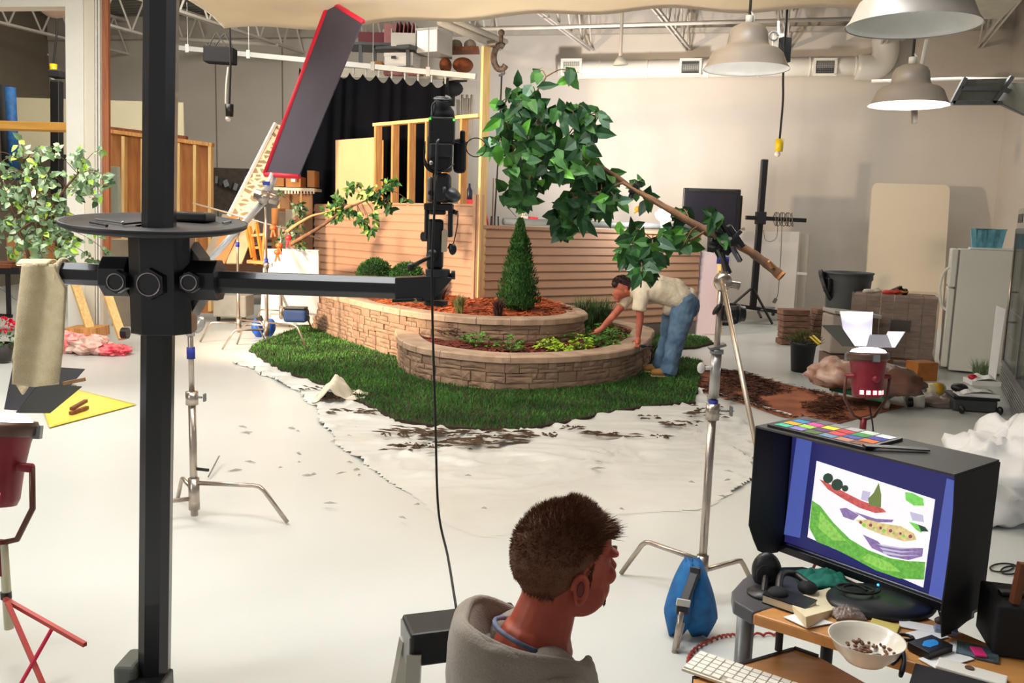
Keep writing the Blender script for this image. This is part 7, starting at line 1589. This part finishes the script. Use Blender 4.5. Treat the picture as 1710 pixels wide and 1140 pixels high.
# facial hair, brows, eye
gt = mat('goatee', '#5a2c1e', .8, 0, .4, 90)
m = MB()
for k in range(700):
    a = rnd(-1.1, 1.1); h = random.random(); p = Hd(.078+.036*math.cos(a*.9)-.002, .030*math.sin(a), -.088-.020*h); m.leaf(p, Vector((0, 0, -1))+f_*.6+rv()*.4, rv(), .005, .0016, 0, 0)
m.build('beard', gt, t)
for q in (-1, 1):
    m = MB(); m.tube([Hd(.113, q*.014, .014), Hd(.113, q*.028, .019), Hd(.104, q*.044, .014)], [.0035, .004, .002], 8); m.build('eyebrow', gt, t, smooth=True)
    m = MB(); m.sph(Hd(.089, q*.030, -.008), .0115, 14, 10); m.build('eye', mat('eye_white', '#e4dcd8', .2), t, smooth=True)
# hair: cap and spiky strands
hairm = mat('hair_brown', '#7c4c30', .55, 0, .3, 500, .4, '#5a3420', spec=.4)
m = MB()
def capf(u, v):       # u around 0..1 (0 = front), v 0 crown .. 1 hairline
    a = (u-.5)*2*PI+PI; c_ = math.cos(a); s_ = math.sin(a)          # a=0 front
    K = ((-1, 1.60), (-.5, 1.50), (-.15, 1.27), (.15, 1.0), (.5, .84), (.8, .66), (1, .60))
    for (x0, y0), (x1, y1) in zip(K, K[1:]):
        if c_ <= x1+1e-6: edge = y0+(y1-y0)*(c_-x0)/(x1-x0); break
    th = v*edge*PI*.5
    n_ = Vector((math.sin(th)*c_, math.sin(th)*s_, math.cos(th))); q = .006*(1-v*.85)
    return Hd(-.006+n_.x*(.101+q), n_.y*(.080+q*.8), .004+n_.z*(.097+q)), n_
m.grid(lambda u, v: capf(u, v)[0], 64, 30)
m.grid(lambda u, v: Hd(-.085+.045*v-.0+.045*(1-math.cos((u-.5)*2.6))*1.0, .060*math.sin((u-.5)*2.6)*(1-.35*v), -.045-.085*v), 16, 8)
cap = m.build('hair', hairm, t, smooth=True, solid=.004)
m = MB()
for k in range(15500):
    u, v = random.random(), random.random()**.6
    p, n_ = capf(u, min(1, v*1.02)); a = (u-.5)*2*PI+PI; front = max(0, math.cos(a)); top = max(0, n_.z)
    L = .010+.013*top+.018*max(0, front-.3)
    if v > .8 and front < .3: L *= .55
    out = (f_*n_.x+s_v*n_.y+u_*n_.z)
    d = out*(.55+.5*top)+u_*(.55*top+.1)-u_*(.65*(1-top)*(1-front))+f_*(.55*front+.18*top)-f_*.35*(1-top)*(1-front)*.3+rv()*.28
    cl = noise.noise(p*70)*.5; d += Vector((cl, noise.noise(p*70+Vector((5, 5, 5)))*.5, 0))
    m.leaf(p-out*.003, d, rv(), L*rnd(.7, 1.15), .0017, 0, -.1)
for k in range(2600):
    u, v = random.random(), random.random(); p = Hd(-.085+.045*v+.045*(1-math.cos((u-.5)*2.6)), .060*math.sin((u-.5)*2.6)*(1-.35*v), -.045-.088*v); m.leaf(p, -u_-f_*.25+rv()*.3, rv(), rnd(.008, .014), .0016, 0, 0)
    if k % 5: continue
    q = random.choice((-1, 1)); p = Hd(.036-.016*u-.004*v, q*(.0715-.002*v), .012-.055*v); m.leaf(p, -u_*.8-f_*.4+s_v*q*.2+rv()*.35, rv(), rnd(.007, .012), .0015, 0, 0)
# front quiff
for k in range(1500):
    s_ = rnd(-.058, .058); p = Hd(.074-1.3*s_*s_+rnd(-.02, .01), s_, .070+rnd(-.012, .012)-abs(s_)*.2); m.leaf(p, f_*1.0+u_*rnd(-.15, .3)+s_v*rnd(-.2, .2), rv(), rnd(.024, .046), .0018, 0, .12)
m.build('hair_strands', hairm, cap)
# hoodie
hd = mat('hoodie_grey', '#9c9286', .95, 0, .12, 400, .25, '#8e8478', sheen=.2, bscale=220)
nk = Hd(-.052, 0, -.165)
pt = math.radians(20); tf = Vector((math.cos(pt), math.sin(pt), 0)); ts = Vector((math.sin(pt), -math.cos(pt), 0)); RT_ = Matrix((tf, ts, Vector((0, 0, 1)))).transposed()
def Td(f, s, z): return nk+tf*f+ts*s+Vector((0, 0, z))
def ET(m, f, s, z, rf, rs, rz, n=20): m.sph(Td(f, s, z), (rf, rs, rz), n, n*2//3, R=RT_)
m = MB()
ET(m, -.02, 0, -.30, .135, .19, .27, 28); ET(m, .0, 0, -.14, .10, .17, .09, 24); ET(m, .05, 0, -.28, .10, .15, .20, 24)
for q in (-1, 1):
    limb(m, [Td(.0, q*.09, -.055), Td(.0, q*.165, -.10), Td(.01, q*.215, -.20), Td(.06, q*.235, -.34), Td(.16, q*.22, -.42), Td(.26, q*.17, -.40)], [.072, .078, .070, .060, .052, .046], 18)
ET(m, -.02, 0, -.52, .14, .18, .16)
limb(m, [Td(.12, 0, -.55), Td(.3, .1, -.58)], [.1, .09])
bdm = m.build('hoodie', hd, t, remesh=.006, smo=8)
tx3 = bpy.data.textures.new('hoodie_folds', 'CLOUDS'); tx3.noise_scale = .16; dm_ = bdm.modifiers.new('folds', 'DISPLACE'); dm_.texture = tx3; dm_.strength = .03; dm_.mid_level = .5
# hood lying round the neck: outer roll, inner fold, back drop
m = MB()
def ringp(rf, rs, zf, zb, n=40, off=0, a0=-2.75, a1=2.75):
    P = []
    for i in range(n+1):
        a = PI+a0+(a1-a0)*i/n; c_, s_ = math.cos(a), math.sin(a); bk_ = (1-c_)/2
        P.append(Td(off+rf*c_*(1.0 if c_ > 0 else 1.15), rs*s_, zf*(1-bk_)+zb*bk_))
    return P
prof_ = [(.078, -.035), (.088, -.060), (.104, -.060), (.118, -.02), (.130, .030), (.142, .050), (.156, .040), (.168, -.010), (.172, -.07), (.165, -.15), (.150, -.20)]
def hoodf(u, v):
    a = PI+(-2.65+5.3*u); c_, s_ = math.cos(a), math.sin(a); bk_ = max(0, (1-c_)/2)**.8; k = v*(len(prof_)-1); i = min(len(prof_)-2, int(k)); fr_ = k-i
    r = prof_[i][0]*(1-fr_)+prof_[i+1][0]*fr_; z = prof_[i][1]*(1-fr_)+prof_[i+1][1]*fr_
    z = z*(.35+.65*bk_)-.068*(1-bk_)-.004; r = .078+(r-.078)*(.55+.45*bk_)
    w1 = noise.noise(Vector((u*5, v*3, 1)))*.012*min(1, v*3)+.006*math.sin(u*26+v*5)*min(1, v*2)
    return Td((r+w1)*c_*(1.0 if c_ > 0 else 1.05), (r+w1)*s_, z+w1*.8)
m.grid(hoodf, 90, 44)
hoodo = m.build('hood', hd, t, smooth=True, solid=.011)
m = MB(); m.tube([hoodf(u/50, .47)+Vector((0, 0, .004)) for u in range(51)], .009, 8); m.tube([hoodf(u/50, .23)+Vector((0, 0, .012)) for u in range(8, 43)], [.006+.012*math.sin(PI*i/34) for i in range(35)], 8); m.build('hood_hem', hd, t, smooth=True)
tx4 = bpy.data.textures.new('hood_folds', 'CLOUDS'); tx4.noise_scale = .05; dm_ = hoodo.modifiers.new('folds', 'DISPLACE'); dm_.texture = tx4; dm_.strength = .007; dm_.mid_level = .5
m = MB(); m.tube([p+Vector((0, 0, .012)) for p in ringp(.070, .076, -.05, .018, a0=-1.3, a1=1.6)], .005, 10); m.build('shirt_collar', mat('collar_navy', '#39456a', .8, 0, .3, 30, 0, '#7c86a4'), t, smooth=True)
# printed motif on the front of the hoodie
for nm, col_, P in (('white', '#e4ded2', [(.155, .05), (.175, .075), (.16, .10), (.14, .08)]), ('green', '#20483c', [(.135, .03), (.15, .05), (.14, .07), (.12, .05)]), ('red', '#a02838', [(.17, .09), (.185, .10), (.175, .12), (.165, .11)])):
    m = MB(); m.add([Td(.2, .04+(b-.06)*.9, -.16-(a-.15)*3) for a, b in P], [(0, 1, 2, 3)]); o = m.build('printed_motif', mat('print_'+nm, col_, .7), t)
    sw = o.modifiers.new('sub', 'SUBSURF'); sw.subdivision_type = 'SIMPLE'; sw.levels = sw.render_levels = 3
    sw = o.modifiers.new('wrap', 'SHRINKWRAP'); sw.target = bdm; sw.offset = .003; sw.wrap_method = 'NEAREST_SURFACEPOINT'
# lap, legs and stool seat below the frame keep him seated
m = MB(); jn = mat('dark_trousers', '#3a4250', .85, 0, .2, 6, .2)
for q in (-1, 1):
    limb(m, [Td(0, q*.09, -.62), Td(.40, q*.11, -.62), Td(.42, q*.11, -1.0), Td(.42, q*.11, -1.05)], [.095, .075, .06, .055], 14)
m.build('trousers', jn, t, remesh=.01, smo=2)
for q in (-1, 1): p = Td(.47, q*.11, 0); p.z = .045; m = MB(); m.sph(p, (.13, .05, .045), 14, 8, R=RT_); m.build('shoe', black, t, smooth=True)
sp = Td(0, 0, 0); t = thing('low_stool', 'round stool under the seated person in the grey hoodie', 'stool', (sp.x, sp.y, 0)); zs = sp.z-.72
m = MB(); m.lathe([(0, zs-.05), (.17, zs-.05), (.18, zs-.02), (.17, zs), (0, zs)], 24, c=(sp.x, sp.y, 0)); m.build('seat', blackm, t, smooth=True); m = MB(); m.cyl((sp.x, sp.y, .03), (sp.x, sp.y, zs-.04), .03, 12); m.lathe([(0, 0), (.2, 0), (.2, .02), (.0, .04)], 20, c=(sp.x, sp.y, 0)); m.build('pedestal', steel, t)
# ------------------------------------------------------------ leafy branches
lmats = [mat('ficus_dark', '#28502a', .55, 0, .35, 7, 0, '#1a3a1e', spec=.25), mat('ficus_mid', '#3f6e2e', .55, 0, .35, 7, 0, '#2a5022', spec=.25), mat('ficus_bright', '#68a83a', .5, 0, .3, 7, 0, '#48842a', spec=.25), mat('ficus_grey', '#6f8c72', .4, 0, .3, 7, 0, '#4c6c54', spec=.5)]
def foliage(root, cl, Y0, L, W, mats, wts, stems, twig=.004, hang=.55, yj=.25, name='foliage'):
    """cl: (px, py, radius px, count[, dY]); stems: points that twigs grow from"""
    m = MB(); tw_ = MB()
    for c in cl:
        px, py, r, n = c[:4]; Y = Y0+(c[4] if len(c) > 4 else 0); k = 0; R_ = r/pm(Y)
        cen = A(px, py, Y); s0 = min(stems, key=lambda q: (q-cen).length)
        ntw = max(1, n//7)
        for j in range(ntw):
            e = cen+Vector((rnd(-1, 1)*R_*.8, rnd(-1, 1)*yj, rnd(-.8, .6)*R_)); mid = s0.lerp(e, .55)+Vector((0, 0, .12*(e-s0).length))
            P = cat([s0, mid, e, e+Vector((rnd(-.3, .3)*R_, 0, -.35*R_))], 5); tw_.tube(P, [twig*(1-.6*i/len(P)) for i in range(len(P))], 5)
            for i in range(max(4, n//ntw)):
                f = rnd(.45, 1); q = P[min(len(P)-1, int(f*len(P)))]; sdir = rv(); sdir.y *= .8
                d = sdir+Vector((0, 0, -hang)); off = rv()*R_*.28
                m.k = random.choices(range(len(mats)), wts)[0]
                m.leaf(q+off, d, Vector((rnd(-.4, .4), -1+rnd(-.5, .5), rnd(-.2, .7))), L*rnd(.65, 1.15), W*rnd(.75, 1.15), .14, .16)
    tw_.build('twigs', bark, root); m.build(name, mats, root)
# big branch
def bs(px, py, Y): return A(px, py, Y)
main = cat([bs(1306, 462, 3.95), bs(1272, 434, 4.0), bs(1238, 412, 4.05), bs(1180, 385, 4.1), bs(1110, 345, 4.2), bs(1058, 315, 4.3), bs(1010, 283, 4.35), bs(950, 255, 4.4), bs(925, 215, 4.45), bs(895, 165, 4.5), bs(912, 128, 4.5)], 5)
t = thing('leafy_branch', 'large cut branch with green leaves clamped on the foreground light stand', 'branch', main[10])
m = MB(); n = len(main); m.tube(main, [.022*(1-i/n*.8)+.002*math.sin(i*2.1) for i in range(n)], 12); m.build('limb', bark, t, smooth=True)
m = MB(); m.tube(main[0:2], [.0235, .022], 12); m.tube([bs(1290, 445, 3.95), bs(1284, 436, 3.92)], [.012, .006], 8); m.build('cut_end', mat('cut_wood', '#c08048', .8, 0, .3, 20), t, label='pale freshly cut end')
m = MB(); m.tube([main[14]+Vector((0, 0, -.02)), bs(1040, 305, 4.25), bs(1005, 320, 4.3), bs(960, 330, 4.3)], [.010, .008, .006, .003], 8); m.tube(cat([bs(1180, 385, 4.1), bs(1140, 405, 4.05), bs(1090, 400, 4.05), bs(1070, 440, 4.05)], 5), .006, 6); m.tube(cat([bs(1090, 400, 4.05), bs(1075, 430, 4.05), bs(1070, 480, 4.05)], 5), .004, 5)
m.tube(cat([bs(925, 215, 4.45), bs(875, 210, 4.5), bs(840, 250, 4.5)], 5), .007, 6); m.tube(cat([bs(940, 250, 4.4), bs(900, 270, 4.4), bs(880, 310, 4.4)], 5), .007, 6); m.build('side_limbs', bark, t, smooth=True)
st = main[8:]+[bs(1090, 400, 4.05), bs(1070, 440, 4.05), bs(840, 250, 4.5), bs(875, 210, 4.5), bs(900, 270, 4.4), bs(880, 310, 4.4), bs(1005, 320, 4.3), bs(960, 330, 4.3)]
cl = [(908, 108, 12, 4), (945, 120, 20, 5), (875, 165, 34, 26), (845, 160, 16, 7), (920, 190, 42, 34), (960, 175, 20, 7), (985, 210, 26, 12), (990, 235, 24, 12), (1010, 190, 0, 2), (880, 215, 40, 36), (850, 240, 34, 26), (840, 290, 22, 12), (895, 270, 38, 34), (940, 280, 34, 30), (930, 240, 38, 30), (985, 300, 34, 26), (1015, 330, 30, 20), (975, 345, 30, 20), (1030, 300, 16, 8), (940, 375, 18, 10), (870, 320, 22, 12), (1070, 305, 16, 6), (1005, 350, 30, 12), (1075, 335, 14, 5),
      (1060, 395, 24, 14, -.3), (1055, 425, 20, 12, -.3), (1080, 415, 24, 14, -.3), (1062, 450, 10, 6, -.3), (1082, 448, 12, 8, -.3), (1112, 405, 22, 10, -.3), (1120, 425, 14, 6, -.3), (1140, 415, 14, 5, -.3), (1160, 408, 14, 4, -.3), (1165, 350, 18, 7, -.3), (1185, 372, 20, 10, -.35), (1192, 395, 14, 6, -.35), (1110, 375, 20, 6, -.3), (1068, 458, 8, 5, -.3), (1092, 458, 9, 6, -.3), (872, 335, 10, 8), (935, 392, 10, 8), (960, 385, 10, 7), (845, 325, 10, 7)]
cl = [(c[0], c[1]-7, c[2], int(c[3]*(1.6 if c[1] < 350 and c[3] > 8 else 1.1)), *c[4:]) for c in cl]
foliage(t, cl, 4.35, .10, .056, lmats, (10, 9, 2.5, 2), st, .0035)
# branch clamp head
c = bs(1214, 405, 4.0); t = thing('branch_clamp', 'big black clamp gripping the leafy branch on top of the light stand', 'clamp', c)
m = MB(); m.box(c, (.07, .08, .10), R=Ry(.6)); m.box(c+Vector((.03, -.02, .03)), (.12, .05, .025), R=Ry(.9)); m.build('body', black, t, bevel=.006)
for a, b in (((1196, 380), (1212, 400)), ((1204, 372), (1222, 400)), ((1238, 385), (1205, 418)), ((1222, 412), (1236, 436)), ((1205, 420), (1212, 452)), ((1200, 415), (1218, 456)), ((1186, 400), (1200, 408))):
    m = MB(); m.bar(A(*a, 3.95), A(*b, 3.98), .022, .018); m.build('jaw_bar', black, t, bevel=.003)
m = MB(); m.bar(A(1222, 412, 3.93), A(1235, 437, 3.9), .018, .014); m.build('handle', gun, t, bevel=.003)
for px, py in ((1205, 404), (1218, 398), (1210, 415), (1240, 382)): m = MB(); q = A(px, py, 3.93); m.cyl(q, q-Vector((0, .02, 0)), .007, 10); m.build('bolt', chrome, t)
m = MB(); m.cyl(A(1186, 405, 3.98), A(1195, 408, 3.98), .02, 12); m.build('knob', black, t)
q0 = bs(1058, 315, 4.3); m = MB(); m.box(q0, (.03, .06, .05), R=Ry(.5)); m.bar(q0, q0+Vector((-.02, -.02, -.06)), .02, .02); tag(m.build('small_clip', black, bevel=.004), 'small black clip on the upper part of the leafy branch', 'clip')
# small branch on the rear stand
Y = 11.9
t = thing('leafy_branch', 'small leafy branch with two bare stems clamped on the rear light stand', 'branch', A(490, 405, Y))
s1 = cat([A(485, 408, Y), A(520, 388, Y), A(545, 372, Y), A(575, 350, Y), A(610, 335, Y), A(640, 318, Y)], 5); s2 = cat([A(479, 387, Y), A(500, 372, Y), A(522, 360, Y), A(545, 354, Y), A(580, 340, Y)], 5)
m = MB(); m.tube(s1, [.03*(1-.8*i/len(s1)) for i in range(len(s1))], 8); m.build('stem', bark, t, smooth=True); m = MB(); m.tube(s2, [.026*(1-.8*i/len(s2)) for i in range(len(s2))], 8); m.build('stem', mat('bark_light', '#b08a5c', .8, 0, .3, 14), t, smooth=True)
lm2 = [lmats[0], lmats[1], mat('ficus_yellow_green', '#a4bc5c', .5, 0, .3, 7, 0, '#7c9a44')]  # yellow-green tone mixed at random among the darker leaves
foliage(t, [(c[0], c[1]-3, c[2], int(c[3]*1.7)) for c in [(552, 348, 12, 22), (568, 335, 12, 22), (565, 362, 12, 14), (595, 312, 12, 14), (610, 325, 14, 26), (590, 350, 10, 12), (630, 330, 16, 30), (645, 315, 12, 18), (655, 305, 8, 8), (648, 345, 10, 12), (605, 370, 12, 18), (618, 385, 10, 14), (625, 365, 10, 12), (650, 352, 6, 6), (680, 335, 4, 4)]], Y, .105, .052, lm2, (5, 5, 3), s1[10:]+s2[12:], .005, yj=.15)
t = thing('greenery_bunch', 'bunch of artificial greenery standing behind the rear light stands', 'plant', A(490, 400, 13))
g0 = [A(495, 416, 13), A(480, 380, 13), A(500, 360, 13)]; m = MB(); m.tube(g0, .012, 6); m.build('stem', bark, t)
foliage(t, [(465, 318, 8, 12), (497, 340, 10, 18), (502, 352, 10, 18), (490, 370, 14, 24), (478, 395, 16, 26), (500, 405, 12, 16), (468, 408, 10, 14), (505, 340, 12, 14)], 13, .10, .035, [lmats[0], lmats[3], lmats[1]], (5, 3, 3), g0, .005, yj=.2)
# ficus at the left
Y = 8.8; g = A(52, 600, Y); base = Vector((g.x, Y, 0))
t = thing('artificial_ficus', 'large ficus tree with pale green leaves at the left edge, behind the towel', 'tree', base)
tr = [cat([base+Vector((0, 0, .2)), A(60, 470, Y), A(62, 380, Y), A(48, 320, Y), A(40, 270, Y)], 5), cat([base+Vector((.05, 0, .2)), A(64, 450, Y), A(75, 380, Y), A(98, 330, Y), A(130, 290, Y)], 5), cat([base+Vector((-.05, 0, .2)), A(50, 450, Y), A(30, 380, Y), A(10, 320, Y)], 5)]
m = MB()
for q in tr: m.tube(q, [.026*(1-.7*i/len(q)) for i in range(len(q))], 8)
m.build('trunk', bark, t, smooth=True)
m = MB(); m.lathe([(0, .0), (.12, .0), (.16, .30), (.17, .30), (.17, .33), (.15, .33), (.14, .28), (0, .28)], 20, c=base); m.build('pot', mat('pot_brown', '#5a4a40', .6), t, smooth=True)
fm = [mat('ficus_pale_lit', '#a2b898', .5, 0, .3, 6, 0, '#7c9874'), mat('ficus_pale_lit2', '#86a070', .5, 0, .3, 6, 0, '#64845a'), mat('ficus_lime', '#b4dc4c', .5, 0, .3, 6, 0, '#8cba38'), mat('ficus_deep', '#4c6c44', .5, 0, .3, 6, 0, '#34502f')]  # pale sage puts the light on the leaves into their colour
cls = [(30, 262, 20, 30), (70, 255, 26, 40), (110, 265, 24, 36), (145, 262, 18, 22), (142, 242, 5, 4), (165, 290, 18, 26), (182, 300, 10, 12), (15, 290, 24, 34), (55, 295, 30, 60), (100, 300, 28, 50), (135, 300, 20, 30), (20, 330, 24, 40), (60, 335, 28, 56), (100, 340, 26, 46), (135, 330, 14, 16), (10, 300, 20, 26), (80, 370, 28, 50), (115, 372, 20, 30), (50, 375, 20, 30), (20, 360, 20, 30), (95, 405, 26, 46), (125, 400, 18, 22), (150, 405, 14, 16), (70, 420, 22, 34), (108, 430, 16, 22), (140, 430, 10, 12), (45, 410, 14, 16), (8, 400, 14, 20), (12, 425, 12, 18), (160, 392, 8, 8)]
foliage(t, cls, Y, .095, .055, fm, (7, 7, 2, 4), tr[0][8:]+tr[1][8:]+tr[2][8:], .004, hang=.4, yj=.35)
